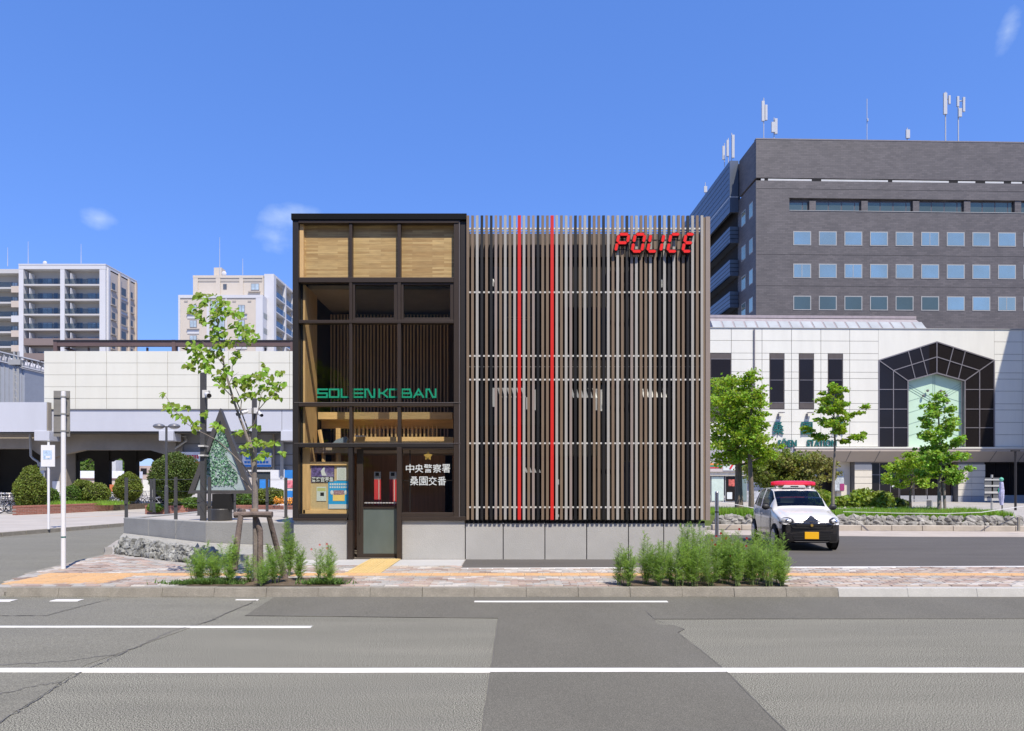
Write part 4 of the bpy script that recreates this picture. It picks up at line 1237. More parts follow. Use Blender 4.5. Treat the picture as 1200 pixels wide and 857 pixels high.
# recessed pale green glass
dg = .75
q = MB(); q.prism([AU(p) for p in ((1063.8, yb_), (1063.8, 446.4), (1097.7, 437.2), (1130.6, 446.4), (1130.6, yb_))], .40, .45, 'y'); gg = q.build('green_glass', m_pale, sta)
m_gl2 = mat("green_joint", (.30, .42, .34), .5)
for s in (-1, 1):
    for k in range(5):
        o_ = 8.5 * k
        gbar((1097.7 + s * .6, 447 + o_ * 1.6), (1097.7 + s * 32.5, 447 + o_ * 1.6 - 12 + 22 - k * 0), .035, .385 - .001 * k, m_gl2, gg, 'green_joint', .399) if k else None
        if k < 3: gbar((1097.7 + s * (33 - 0), 448 + 3 * k), (1097.7 + s * 2, 466 + 3 * k), .03, .380 - .001 * k, m_gl2, gg, 'green_joint', .3995)
gbar((1097.0, 438), (1097.0, yb_), .03, .376, m_gl2, gg, 'green_joint', .3996); gbar((1099.2, 438), (1099.2, yb_), .03, .375, m_gl2, gg, 'green_joint', .3996)
# backing is opened behind the arch by thick jambs
for p, n_ in (((1063.8), 1), ((1130.6), -1)):
    pass
# clock lamps round the arch top
for px, py in ((1089, 457.5), (1084, 463.5), (1104.5, 458), (1112, 472), (1111, 463)):
    q = MB(); q.ball((U(px), .2, ZZ(px, py)), .11, 8, 6); q.build('spot_lamp', m_joint, sta)
# canopy band and soffit
q = MB(); z0, z1 = ZZ(1000, 541), ZZ(1000, 526)
q.quad((U(926), -.02, z1), (uE, -.02, z1), (uE, 1.2, z0), (U(926), 1.2, z0))
q = MB(); q.prism([(-.15, ZZ(1000, 525.8)), (-.15, ZZ(1000, 529)), (.65, ZZ(1000, 541)), (2.5, ZZ(1000, 541)), (2.5, ZZ(1000, 525.8))], U(932), uE, 'x'); cp = q.build('canopy', m_soff, sta)
sbox('canopy_lip', 930, 1290, 524.2, 526, -.2, .4, m_panel)
for px in range(962, 1290, 34):
    q = MB(); q.prism([(-.16, ZZ(1000, 528.5)), (-.155, ZZ(1000, 529.2)), (.645, ZZ(1000, 541.1)), (.655, ZZ(1000, 540.5)), (-.14, ZZ(1000, 528.3))], U(px) - .03, U(px) + .03, 'x'); q.build('canopy_joint', m_joint, cp)
# ground floor
gz = PAV
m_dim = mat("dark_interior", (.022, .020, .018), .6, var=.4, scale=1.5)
def gb(name, x0, x1, y0, d0, d1, m, y1=None, par=None):
    q = MB(); xm_ = (x0 + x1) / 2; q.box(U(x0), U(x1), d0, d1, gz if y1 is None else ZZ(xm_, y1, d0), ZZ(xm_, y0, d0)); return q.build(name, m, par or sta)
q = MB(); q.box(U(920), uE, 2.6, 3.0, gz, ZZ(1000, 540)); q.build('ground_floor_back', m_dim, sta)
for x0, x1 in ((1007, 1027.6), (1129.8, 1162)):
    p = MB(); p.box(U(x0) + .04, U(x1) - .04, .74, 1.55, gz, ZZ((x0 + x1) / 2, 541)); pi_ = p.build('pier_core', m_joint, sta)
    y = 589
    while y > 545:
        for a, b_ in (((x0, x1),) if x1 - x0 < 24 else ((x0, (x0 + x1) / 2), ((x0 + x1) / 2, x1))):
            gb('pier_tile', a + .12, b_ - .12, y - 7.2, .7, .739, m_cream if y < 583 or x0 < 1100 else m_gwall, y - .25, pi_)
        y -= 7.45
gb('side_pier', 991, 1006.8, 541, 1.4, 1.7, m_cream)
# entrance doors and shop windows between the piers
for x0, x1, m_ in ((1029, 1042, m_bglass), (1042, 1055, m_bglass), (1055, 1065, m_bglass), (1066, 1082, m_bglass), (1083, 1098, m_bglass), (1099, 1112, m_bglass), (1113, 1128.5, m_bglass)):
    f = gb('shopfront_bay', x0, x1, 541.5, 1.35, 1.45, m_gbar)
    gb('pane', x0 + .7, x1 - .7, 557, 1.31, 1.345, m_, 587.5 if x0 < 1065 else 580.5, f); gb('pane', x0 + .7, x1 - .7, 543, 1.311, 1.346, m_, 556, f)
    if x0 >= 1066: gb('stall_riser', x0 + .1, x1 - .1, 581, 1.25, 1.309, m_gwall, None, f)
for x0, x1 in ((1163, 1180), (1180, 1198), (1198, 1216), (1216, 1240), (1240, 1270)):
    f = gb('shopfront_bay', x0, x1, 541.5, 1.35, 1.45, m_framed)
    gb('pane', x0 + .5, x1 - .5, 543, 1.31, 1.345, m_bglass, 580, f); gb('stall_riser', x0 + .1, x1 - .1, 580.5, 1.2, 1.309, m_gwall, None, f)
gb('entrance_notice', 1056, 1059, 568, 1.25, 1.29, m_white, 571)
for x0, x1, m_ in ((957, 965, m_gwall), (985.5, 997.5, m_wfr)):
    f = gb('poster_case', x0, x1, 553, 1.1, 1.2, m_, 576); gb('poster', x0 + .8, x1 - .8, 554, 1.05, 1.09, mat("faded_posters", (.38, .42, .44), .7, var=.6, scale=3), 575, f)
f = gb('poster', 992, 997, 567, 1.0, 1.04, mat("magenta_poster", (.30, .03, .14), .6), 575)
# sloped rooflight above the parapet
dR = 3.0
q = MB(); ra, rb = ST.u(838, dR), ST.u(1074, dR + 1.6)
zr_a, zr_b = ST.z(950, 385.5, dR), ST.z(950, 372.5, dR + 1.6)
q.add([(ra, dR, zr_a - .6), (rb + .8, dR, zr_a - .6), (rb, dR + 1.8, zr_b), (ra + .1, dR + 1.8, zr_b), (ra, dR + 4, zr_a - .6), (rb + .8, dR + 4, zr_a - .6)], [(0, 1, 2, 3), (1, 5, 2), (0, 3, 4), (3, 2, 5, 4)])
rl = q.build('rooflight', mat("rooflight_frame", (.30, .27, .28), .5), sta)
n = 19; 
for i in range(n):
    a = ra + (rb + .4 - ra) * i / n; b_ = ra + (rb + .4 - ra) * (i + 1) / n
    def L3(u, t): return (u, dR + 1.8 * t - .03, zr_a - .6 + (zr_b - zr_a + .6) * t + .02)
    q = MB(); q.quad(L3(a + .08, .05), L3(b_ - .08, .05), L3(b_ - .08 - .0 * i, .80), L3(a + .08, .80)); q.build('rooflight_pane', mat("rooflight_pane", (.36, .38, .38), .35, var=.15, scale=.6, island=.12), rl)
q = MB(); q.box(ra + .05, rb + .05, dR + 1.7, dR + 1.95, zr_b - .02, zr_b + .22); q.build('ridge', mat("ridge_mauve", (.36, .31, .32), .5), rl)
# lettering on the station wall
m_teal = mat("teal_letters", (.012, .12, .11), .4, var=.04)
for ch, x0, x1 in (("桑", 905, 918), ("園", 938.5, 951.5), ("駅", 975, 988)):
    fit_text(ch, U(x0), U(x1), ZZ(x0, 509.6), ZZ(x0, 495), -.04, m_teal, 'lettering', sta, .10, .004)
    q = MB(); xx = (x0 + x1) / 2; q.box(U(xx) - .05, U(xx) + .05, -.16, -.001, ZZ(xx, 491), ZZ(xx, 485)); q.box(U(xx) - .05, U(xx + 5), -.55, -.161, ZZ(xx, 484.6), ZZ(xx, 483.8)); q.build('sign_lamp', m_gbar, sta)
fit_text("SÖEN", U(911), U(933), ZZ(920, 524.0), ZZ(920, 514), -.04, m_teal, 'lettering', sta, .10, .02)
fit_text("STATION", U(945), U(979.5), ZZ(960, 523.8), ZZ(960, 515.6), -.04, m_teal, 'lettering', sta, .10, .02)
# convenience store at the left end
m_store = mat("store_fascia", (.48, .43, .41), .6, var=.05)
gb('store_wall', 620, 931, 524, -.0, .5, mat("mauve_grey_wall", (.34, .33, .36), .6, var=.05), 540.4)
sf = gb('store_fascia', 620, 888, 540.5, -.25, .5, m_store, 553)
for y0, y1, c, nm in ((543.2, 545, (.72, .25, .05), 'stripe_orange'), (545.6, 547, (.02, .25, .13), 'stripe_green'), (547.6, 549, (.55, .04, .05), 'stripe_red')):
    gb('fascia_stripe', 800, 845, y0, -.27, -.251, mat(nm, c, .5), y1, sf); gb('fascia_stripe', 866, 888, y0, -.27, -.251, mat(nm, c, .5), y1, sf)
sb = gb('store_sign', 846, 865.5, 541, -.30, -.251, m_white, 551.5, sf)
fit_text("7", U(852.5), U(859.5), ZZ(856, 550), ZZ(856, 542.3), -.31, mat("seven_red", (.62, .03, .05), .5), 'lettering', sb, .03, .03)
gb('store_lintel', 620, 905, 553.2, -.1, .5, mat("cream_lintel", (.66, .62, .52), .6), 557.5)
for x0, x1, m_ in ((833.5, 849, mat("frosted_window", (.50, .60, .54), .4)), (850.5, 863.5, m_bglass), (864.5, 876, mirror_glass("store_glass", (.16, .22, .22), .06)), (806, 832.5, MATS["frosted_window"])) + tuple((632 + 29 * k, 658 + 29 * k, m_bglass) for k in range(6)):
    f = gb('store_window', x0, x1, 557.8, .1, .2, m_wfr); gb('pane', x0 + .8, x1 - .8, 559, .05, .095, m_, 587, f)
    if m_ is m_bglass and x0 > 840:
        gb('door_poster', 854, 861, 562, .02, .045, mat("poster_red", (.45, .10, .08), .6, var=.8, scale=4), 570, f); gb('door_poster', 852, 858, 577, .0, .045, m_white, 585, f)
gb('store_wall_return', 876.5, 906, 553.5, .6, .9, mat("posters_wall", (.40, .42, .46), .7, var=.35, scale=2, stretch=(1, 1, 3)))
gb('orange_lamp_box', 876, 884, 540.6, -.3, .2, mat("orange_box", (.55, .27, .05), .5), 547)

# ------------------------------------------------------------------ street front across the road, behind the camera (seen only in the glass)
for i, (x0, x1, h, lab, c) in enumerate(((-46, -17, 19, 'brown tiled block across the road behind the camera, left one', (.20, .15, .12)), (-16.5, 13, 23, 'grey block across the road directly behind the camera', (.24, .23, .22)), (13.5, 44, 17, 'tan block across the road behind the camera, right one', (.28, .22, .17)))):
    ob_ = thing('opposite_building', lab, 'building', ((x0 + x1) / 2, -20, 0), group='buildings across the road')
    q = MB(); q.box(x0, x1, -32, -19, 0, h); q.build('wall', mat('opposite_wall_%d' % i, c, .8), ob_)
    for r_ in range(int(h / 3.4)):
        for k in range(int((x1 - x0) / 4)):
            q = MB(); q.box(x0 + 1 + 4 * k, x0 + 3.6 + 4 * k, -18.998, -18.94, 1 + 3.4 * r_, 2.8 + 3.4 * r_); q.build('window', m_offd, ob_)
# ------------------------------------------------------------------ neighbour beyond the right edge, which shades the end of the station
nbx = thing('neighbour_building', 'plain grey office building beside the station, beyond the right edge of the frame', 'building', (51, 45, 0))
q = MB(); q.box(43.1, 60, 40, 49.5, 0, 27); q.build('wall', mat("neighbour_wall", (.38, .37, .36), .7), nbx)
for r_ in range(7):
    for c_ in range(5):
        q = MB(); q.box(44.6 + 3.2 * c_, 46.6 + 3.2 * c_, 39.94, 39.998, 2.2 + 3.6 * r_, 4.0 + 3.6 * r_); f = q.build('window', m_wfr, nbx)
        q = MB(); q.box(44.7 + 3.2 * c_, 46.5 + 3.2 * c_, 39.92, 39.938, 2.3 + 3.6 * r_, 3.9 + 3.6 * r_); q.build('pane', m_offd, f)
# ================================================================== far ground behind, railway viaduct
m_vbeam = mat("viaduct_beam", (.50, .515, .56), .7, var=.04, scale=.6, dirt_shade=.2, dirt_shade_col=(.40, .41, .44), stretch=(1, 1, .25))
m_vconc = mat("viaduct_concrete", (.29, .255, .205), .85, var=.12, scale=.8, dirt_shade=.5, dirt_shade_col=(.15, .14, .125), bump=.2)
m_vdark = mat("viaduct_shaded", (.055, .050, .042), .9, var=.15, scale=.6)  # concrete darkened so the deep shade below the deck sits in its colour
m_ivory = mat("ivory_panel", (.67, .66, .57), .55, var=.04, scale=.6, stretch=(1.5, 1, .3), dirt_shade=.28, dirt_shade_col=(.60, .57, .46), island=.0)
m_brst = mat("brown_steel", (.115, .075, .068), .55, var=.1, scale=2)
m_brdk = mat("brown_steel_top", (.02, .018, .02), .5)
YV = 42.0
via = thing('railway_viaduct', 'concrete railway viaduct with a pale beam, dark arched underpass and ivory panelled wall on top', 'viaduct', (X(150, YV), YV, PAV))
def vx(px, d=0): return X(px, YV + d)
def vz(py, d=0): return Z(py, YV + d)
def vbox(name, x0, x1, y0, y1, d0, d1, m, par=None, bev=0):
    q = MB(); q.box(vx(x0, d0), vx(x1, d0), YV + d0, YV + d1, vz(y1, d0), vz(y0, d0)); return q.build(name, m, par or via, bevel=bev)
XR = 560
vbox('edge_beam', 57, 330, 480.2, 505.5, 0, .8, m_vbeam)
vbox('edge_beam', 330.6, XR, 480.2, 505.5, 0, .8, m_vbeam)
vbox('beam_coping', 57, XR, 479.3, 480.4, -.06, .8, m_joint)
vbox('beam_drip', 57, XR, 505.6, 508, .06, .9, m_vdark)
vbox('edge_beam', -260, 54.5, 471.5, 506.2, -.45, -.1, m_vbeam)
vbox('beam_end', 54.6, 56.4, 471.5, 508, -.40, -.1, m_vconc)
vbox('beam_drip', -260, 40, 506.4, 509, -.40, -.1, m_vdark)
for x0, x1, d in ((40, 57.5, -.5), (186, 203, -.1), (329, 346, -.1)):
    vbox('bearing_bracket', x0, x1, 505, 516.5, d, d + 1.0, m_vbeam, bev=.02)
# deck and spandrels
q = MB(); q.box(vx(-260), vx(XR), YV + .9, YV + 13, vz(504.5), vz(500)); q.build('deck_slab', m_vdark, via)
# front spandrel with haunched openings (opening outline in photo px at depth 1.2)
def spand(x0, x1, pts, d, name='spandrel', m=m_vconc, dd=.5):
    q = MB()
    P = [(vx(a, d), vz(b, d)) for a, b in [(x0, 504)] + pts + [(x1, 504)]]
    q.prism(P, YV + d, YV + d + dd, 'y'); return q.build(name, m, via)
spand(-90, 57, [(-90, 526), (36, 526), (46, 533), (57, 536)], 1.1)
spand(57, 206, [(57, 538), (74, 533), (97, 527.5), (175, 527.5), (194, 533), (206, 538)], 1.15)
spand(206, XR, [(206, 560), (XR, 560)], 1.5, 'station_side_wall', mat("station_side_grey", (.26, .265, .275), .7, var=.06, scale=.8))
# piers in the front row and the rows behind
for x0, x1, d, m in ((47, 78, 1.3, m_vconc), (-64, -40, 1.3, m_vconc), (197, 212, 1.32, m_vconc)):
    q = MB(); q.box(vx(x0, d), vx(x1, d), YV + d, YV + d + .9, PAV, vz(505)); q.build('pier', m, via)
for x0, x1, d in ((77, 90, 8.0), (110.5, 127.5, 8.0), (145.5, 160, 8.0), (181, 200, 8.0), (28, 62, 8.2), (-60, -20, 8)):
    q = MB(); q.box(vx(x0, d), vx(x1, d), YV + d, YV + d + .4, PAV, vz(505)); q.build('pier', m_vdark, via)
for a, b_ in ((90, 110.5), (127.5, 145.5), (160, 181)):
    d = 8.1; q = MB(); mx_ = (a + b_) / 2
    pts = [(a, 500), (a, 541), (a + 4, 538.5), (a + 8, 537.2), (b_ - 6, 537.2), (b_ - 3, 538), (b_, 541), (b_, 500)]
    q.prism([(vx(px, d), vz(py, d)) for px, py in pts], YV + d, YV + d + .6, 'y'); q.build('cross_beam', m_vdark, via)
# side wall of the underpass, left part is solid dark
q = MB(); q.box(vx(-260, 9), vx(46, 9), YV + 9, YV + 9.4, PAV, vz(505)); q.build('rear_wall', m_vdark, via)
# ivory panels
pc = [47.6, 85, 121.5, 157.5, 193.6, 229.5, 265.6, 301.5, 337.5, 373.5, 409.5]
pr_ = [410.4, 424.5, 438.5, 452.6, 466.4, 479.0]
q = MB(); q.box(vx(47.8), vx(409), YV + .36, YV + .9, vz(479), vz(411)); q.build('panel_backing', mat("ivory_joint", (.50, .48, .41), .8), via)
for i in range(len(pc) - 1):
    for j in range(len(pr_) - 1):
        q = MB(); q.box(vx(pc[i]) + .012, vx(pc[i + 1]) - .012, YV + .3, YV + .359, vz(pr_[j + 1]) + .009, vz(pr_[j]) - .009)
        o = q.build('wall_panel', m_ivory, via)
# brown steel frame on top
q = MB(); q.box(vx(50), vx(410), YV + 1.0, YV + 1.3, vz(401.8), vz(396.2)); fr_ = q.build('roof_frame', m_brst, via)
q = MB(); q.box(vx(50), vx(410), YV + .95, YV + 1.35, vz(396.1), vz(394.6)); q.build('frame_cap', m_brdk, fr_)
for px in (52, 194, 336): 
    q = MB(); q.box(vx(px - 2.2), vx(px + 2.2), YV + .98, YV + 1.32, vz(411), vz(394.3)); q.build('frame_post', m_brst, fr_)
for px in (87, 158, 301, 229, 372):
    q = MB(); q.box(vx(px - 1), vx(px + 1), YV + 1.4, YV + 1.5, vz(411), vz(402)); q.build('frame_post', m_brst, fr_)
for px in (52, 194, 336):
    q = MB(); q.prism([(vx(px + 3), vz(402)), (vx(px + 11), vz(402)), (vx(px + 30), vz(411)), (vx(px + 22), vz(411))], YV + 1.5, YV + 1.7, 'y'); q.build('frame_brace', m_brst, fr_)
# pipe on the pier, drain
q = MB(); q.tube([(vx(36.5, 1), YV + .9, vz(506)), (vx(37.5, 1), YV + .9, vz(534)), (vx(40, 1), YV + .9, vz(537)), (vx(46, 1), YV + .9, vz(541)), (vx(47, 1), YV + .9, vz(546))], .07, 6); q.build('drain_pipe', m_wfr, via)
q = MB(); q.box(vx(46.8, 1.28), vx(53, 1.28), YV + 1.25, YV + 1.29, PAV, vz(541)); q.build('wall_notice', mat("pale_blue_board", (.45, .5, .56), .6), via)
q = MB(); q.box(vx(62, 1.28), vx(70.5, 1.28), YV + 1.22, YV + 1.28, PAV + .6, vz(564)); q.build('wall_notice', m_rail, via)
# shopfronts under the viaduct to the right
sfw = YV + 1.45
def sx(px): return X(px, sfw)
def sz(py): return Z(py, sfw)
def fbox(name, x0, x1, y0, y1, m, dep=.1, par=None, out_=0.0):
    q = MB(); q.box(sx(x0), sx(x1), sfw - dep - out_, sfw - .001 - out_, sz(y1) if y1 else PAV, sz(y0)); return q.build(name, m, par or via)
fbox('white_blue_sign', 285.5, 319, 531, 547.5, mat("sign_white", (.78, .80, .84), .5), .2)
fbox('sign_stripe', 285.5, 319, 545, 547.4, mat("sign_blue", (.03, .22, .62), .5), .02, None, .2)
q = MB()
for a, b_ in ((289.5, 297), (299, 305), (307, 313.5)): q.box(sx(a), sx(b_), sfw - .23, sfw - .201, sz(538.8), sz(533))
for k in range(8): q.box(sx(288 + 3.6 * k), sx(290.6 + 3.6 * k), sfw - .23, sfw - .201, sz(543.4), sz(540.8))
q.build('sign_print', MATS["sign_blue"], via)
fbox('red_white_sign', 214, 236, 530, 541, MATS["sign_white"], .2)
q = MB()
for k in range(6): q.box(sx(218 + 2.9 * k), sx(220 + 2.9 * k), sfw - .23, sfw - .201, sz(537.5), sz(533.5))
q.build('sign_print', mat("sign_print_red", (.6, .08, .1), .5), via)
fbox('orange_sign', 229, 236, 541.5, 550, mat("sign_orange", (.65, .2, .08), .5), .15)
fbox('shop_window', 302, 320, 552, 590, mirror_glass("shop_glass", (.06, .07, .08), .10), .06)
fbox('shop_lintel', 290, 320, 550.8, 553, m_rail, .15)
fbox('white_column', 318.5, 337, 551, None, mat("white_render", (.66, .67, .70), .6, var=.04), .25)
fbox('blue_board', 305, 316, 562, 573, MATS["sign_blue"], .05, None, .061)
for px in (212.5, 262, 299, 320): fbox('wall_pilaster', px, px + 2.2, 508, None, m_vconc, .12)
for py in (520, 532.5, 545, 557): fbox('wall_joint', 206, 345, py, py + .5, m_vdark, .012)
q = MB(); q.tube([(sx(207), sfw - .3, sz(510)), (sx(220), sfw - .3, sz(512)), (sx(221), sfw - .3, sz(517)), (sx(208), sfw - .3, sz(526))], .07, 6); q.tube([(sx(331.5), sfw - .2, sz(560)), (sx(331.5), sfw - .2, sz(512))], .12, 6); q.build('wall_pipe', m_wfr, via)
# coloured banners beside the police box
bn = thing('banner', 'blue and white hanging banner right beside the left edge of the police box', 'banner', (X(338, 25), 25, PAV))
for a, b_, m in ((551, 561, MATS["sign_blue"]), (561.2, 575, m_white), (575.2, 583, MATS["sign_blue"])):
    q = MB(); q.box(X(333.5, 25), X(345, 25), 25, 25.02, Z(b_, 25), Z(a, 25)); q.build('cloth', m, bn)
q = MB(); q.box(X(336, 25), X(343, 25), 24.98, 24.999, Z(572, 25), Z(563, 25)); q.build('print', mat("banner_print", (.7, .2, .25), .6, var=.5, scale=10), bn)
q = MB(); q.tube([(X(333, 25), 25.01, PAV), (X(333, 25), 25.01, Z(550, 25))], .015, 6); q.build('pole', m_rail, bn)

# ------------------------------------------------------------------ things behind the viaduct
hw = thing('distant_house', 'low building with white upper wall and beige base seen through the viaduct openings', 'house', (X(120, 78), 78, PAV))
Y2 = 78.0
def hb(name, x0, x1, y0, y1, m, dep=.0, th=.5, Y=Y2, par=None):
    q = MB(); q.box(X(x0, Y), X(x1, Y), Y - dep, Y - dep + th, PAV if y1 is None else Z(y1, Y), Z(y0, Y)); return q.build(name, m, par or hw)
hb('upper_wall', 40, 145, 552, 560.6, mat("house_white", (.74, .76, .80), .6), 0, 4)
hb('eave', 40, 145, 560.7, 562, mat("eave_brown", (.18, .10, .08), .6), .1, 4)
hb('lower_wall', 40, 145, 562.1, None, mat("house_beige", (.50, .42, .35), .7), 0, 4)
hw2 = thing('distant_building', 'pale brown building with dark windows seen at the right through the viaduct opening', 'building', (X(165, 90), 90, PAV))
hb('wall', 160, 190, 546, None, mat("house_tan", (.42, .33, .28), .7, var=.2, scale=.5), 0, 6, 90, hw2)
hb('window', 165, 172, 549, 556, m_bglass, .05, .049, 90, hw2); hb('white_wall', 158, 184, 562, 580, m_panel, 1.0, .9, 90, hw2)
hb('wall', 135, 146, 540, 560, mat("grey_pale", (.55, .56, .55), .7), 2.0, 1.5, 90, hw2)

# ================================================================== apartment blocks
m_apt = mat("apartment_pale", (.47, .46, .445), .7, var=.03, scale=.3)
m_aptw = mat("apartment_white", (.55, .55, .56), .7, var=.03, scale=.3)
m_apts = mat("apartment_grey", (.43, .39, .335), .7, var=.04, scale=.3)
m_aptb = mat("apartment_brown", (.20, .155, .14), .7, var=.05, scale=.3)
m_aptt = mat("apartment_tan", (.50, .43, .36), .7, var=.03, scale=.3)
m_cur = mat("curtained_glass", (.34, .42, .47), .35, var=.3, scale=.8, island=.25)
m_adk = mirror_glass("apartment_glass", (.07, .085, .09), .10)
m_rg = glass("balcony_glass", (.62, .66, .66), 1.0)
def apartment_window(par, x0, x1, z0, z1, y, m, fm=None):
    q = MB(); q.box(x0, x1, y - .06, y - .001, z0, z1); f = q.build('window', fm or m_gbar, par)
    q = MB(); mid_ = (x0 + x1) / 2; q.box(x0 + .08, mid_ - .04, y - .075, y - .061, z0 + .08, z1 - .08); q.build('pane', m, f)
    q = MB(); q.box(mid_ + .04, x1 - .08, y - .075, y - .061, z0 + .08, z1 - .08); q.build('pane', m, f)
Y1 = 133.0
def ax(px, Y=Y1): return X(px, Y)
def az(py, Y=Y1): return Z(py, Y)
ap = thing('apartment_block', 'pale fifteen-storey apartment block with recessed balconies at the far left', 'building', (ax(60), Y1, 0))
q = MB(); q.box(ax(24.5), ax(118), Y1 + 1.6, Y1 + 10.6, 0, az(313)); q.build('core', m_apts, ap)
q = MB(); q.box(ax(22), ax(124), Y1 - .05, Y1 + 11, az(315.5), az(311.0)); q.box(ax(22), ax(124.2), Y1 - .1, Y1 + 11.1, az(310.9), az(309.5)); q.build('roof_slab', m_aptw, ap)
for x0, x1 in ((22.4, 27.8), (71, 76), (117, 124)):
    q = MB(); q.box(ax(x0), ax(x1), Y1 - .12, Y1 + 1.59, 0, az(316)); q.build('column', m_aptw, ap)
for k in range(9):
    yb0 = 334.0 + 17.45 * k
    m_ = m_apt if k < 4 else m_aptb
    for bx0, bx1, w_ in ((27.9, 70.9, ((38, 43, 0), (43.5, 55, 1), (57, 61.5, 0), (67, 70.5, 0))), (76.1, 116.9, ((84, 91, 0), (97, 107, 1), (108, 116, 1)))):
        q = MB(); q.box(ax(bx0), ax(bx1), Y1, Y1 + 1.6, az(yb0 + .9), az(yb0 - 1.0)); q.build('balcony_slab', m_, ap)
        q = MB(); q.box(ax(bx0), ax(bx1), Y1 + .02, Y1 + .08, az(yb0 - 1.05), az(yb0 - 7.2)); q.build('balcony_rail', m_rg if k < 4 else m_aptb, ap)
        for a, b_, c in w_:
            apartment_window(ap, ax(a), ax(b_), az(yb0 - 2), az(yb0 - 10.4), Y1 + 1.6, m_cur if c else m_adk)
        q = MB(); q.box(ax(bx0 + 6) , ax(bx0 + 6.8), Y1 + .1, Y1 + 1.5, az(yb0 - 1.1), az(yb0 - 14)); q.build('balcony_divider', m_aptw, ap)
# left wing
q = MB(); q.box(ax(-60), ax(22.3), Y1 + 3.5, Y1 + 11, 0, az(317.5, Y1 + 3.5)); q.build('wing', m_apts, ap)
q = MB(); q.box(ax(-60), ax(22.3), Y1 + 1.8, Y1 + 3.6, az(317), az(312)); q.build('roof_slab', m_apt, ap)
for k in range(9):
    yb0 = 335.5 + 17.45 * k
    q = MB(); q.box(ax(9.5), ax(22.3), Y1 + .8, Y1 + 1.0, az(yb0 + 6), az(yb0 - 1.6)); q.build('stair_parapet', m_aptt if k % 5 != 2 else m_aptw, ap)
    q = MB(); q.box(ax(10), ax(22.3), Y1 + 3.3, Y1 + 3.49, az(yb0 - 2), az(yb0 - 11)); q.build('stair_opening', m_black, ap)
    q = MB(); q.box(ax(-60), ax(9.2), Y1 + 1.2, Y1 + 3.4, az(yb0 + 1), az(yb0 - 1)); q.build('balcony_slab', m_apt, ap)
    q = MB(); q.box(ax(-60), ax(9.2), Y1 + 1.22, Y1 + 1.28, az(yb0 - 1.1), az(yb0 - 7)); q.build('balcony_rail', m_rg, ap)
    apartment_window(ap, ax(-2), ax(6), az(yb0 - 2), az(yb0 - 10.4), Y1 + 3.5, m_cur)
# right-hand gable, seen obliquely
xg = ax(124)
q = MB(); q.box(ax(118.1), xg, Y1 + 1.6, Y1 + 10.6, 0, az(314)); q.build('gable', m_aptt, ap)
for k in range(9):
    zt_ = az(327.5 + 17.6 * k); 
    for y0_, y1_, ww, mm in ((Y1 + 1.9, Y1 + 3.1, 1.3, m_adk), (Y1 + 5.0, Y1 + 6.9, 1.6, m_adk), (Y1 + 8.4, Y1 + 9.4, 1.25, m_adk)):
        q = MB(); q.box(xg + .001, xg + .05, y0_, y1_, zt_ - ww, zt_); f = q.build('window', m_gbar, ap)
        q = MB(); q.box(xg + .051, xg + .07, y0_ + .12, y1_ - .12, zt_ - ww + .1, zt_ - .1); q.build('pane', mm, f)
        q = MB(); q.box(xg + .001, xg + .30, y0_ - .3, y1_ + .3, zt_ - ww - .32, zt_ - ww - .16); q.build('sill', m_apts, ap)
    q = MB(); q.box(xg + .001, xg + .12, Y1 + 4.6, Y1 + 7.3, zt_ - ww - .9 - .35, zt_ - ww - .45); q.build('spandrel', m_aptw, ap)
for y_ in (Y1 + .3, Y1 + 4.2, Y1 + 7.6, Y1 + 10.2):
    q = MB(); q.box(xg + .002, xg + .35, y_, y_ + .45, 0, az(313)); q.build('pilaster', m_aptw if y_ < Y1 + 1 else m_aptt, ap)
dish = thing('roof_dish', 'small white satellite dish on the roof edge of the far left apartment block', 'satellite dish', (ax(48.5), Y1 + 1, az(310)))
q = MB(); q.ball((ax(48.5), Y1 + 1, az(306.5)), (.42, .18, .42), 12, 8); q.build('dish', m_aptw, dish, smooth=True); q = MB(); q.tube([(ax(48.5), Y1 + 1, az(310)), (ax(48.5), Y1 + 1, az(307))], .07, 6); q.build('mount', m_aptw, dish)
for px, top_, Yd, lab, bot in ((9, 290, 138, 'thin aerial rising from the left wing of the far left apartment block', 312), (33, 283, 136, 'thin aerial above the first balcony bay of the far left block', 309), (95, 286, 136, 'thin aerial above the second balcony bay of the far left block', 309),
                          (257.5, 278, 133, 'thin aerial beside the white roof tower of the cream apartment block', 322), (284.5, 303, 133, 'short thin aerial in the middle of the cream apartment roof', 322)):
    q = MB(); q.tube([(X(px, Yd), Yd, Z(bot, Yd)), (X(px, Yd), Yd, Z(top_, Yd))], [.07, .03], 5); single('roof_aerial', q, m_ant, lab, 'aerial', (X(px, Yd), Yd, Z(bot, Yd)), 'aerials on the apartment roofs')
# second block
Y3 = 130.0
bx = lambda px, d=0: X(px, Y3 + d)
bz = lambda py, d=0: Z(py, Y3 + d)
m_crm = mat("apartment_cream", (.54, .48, .40), .7, var=.03, scale=.3)
ap2 = thing('apartment_block', 'cream and white stepped apartment block behind the young tree', 'building', (bx(270), Y3, 0))
q = MB(); q.box(bx(209.5), bx(308), Y3, Y3 + 2.6, 0, bz(346.8)); q.build('lower_wing', m_crm, ap2)
q = MB(); q.box(bx(209.3), bx(308.2), Y3 - .15, Y3 + 2.7, bz(349.5), bz(346)); q.box(bx(300), bx(308.2), Y3 - .14, Y3 + 2.69, 0, bz(349.6)); q.box(bx(209.3), bx(211.5), Y3 - .14, Y3 + .2, 0, bz(349.6)); q.build('white_band', m_aptw, ap2)
for x0, x1 in ((242.5, 245.5), (264.5, 266)): 
    q = MB(); q.box(bx(x0), bx(x1), Y3 - .12, Y3 - .001, 0, bz(350)); q.build('pilaster', m_aptw, ap2)
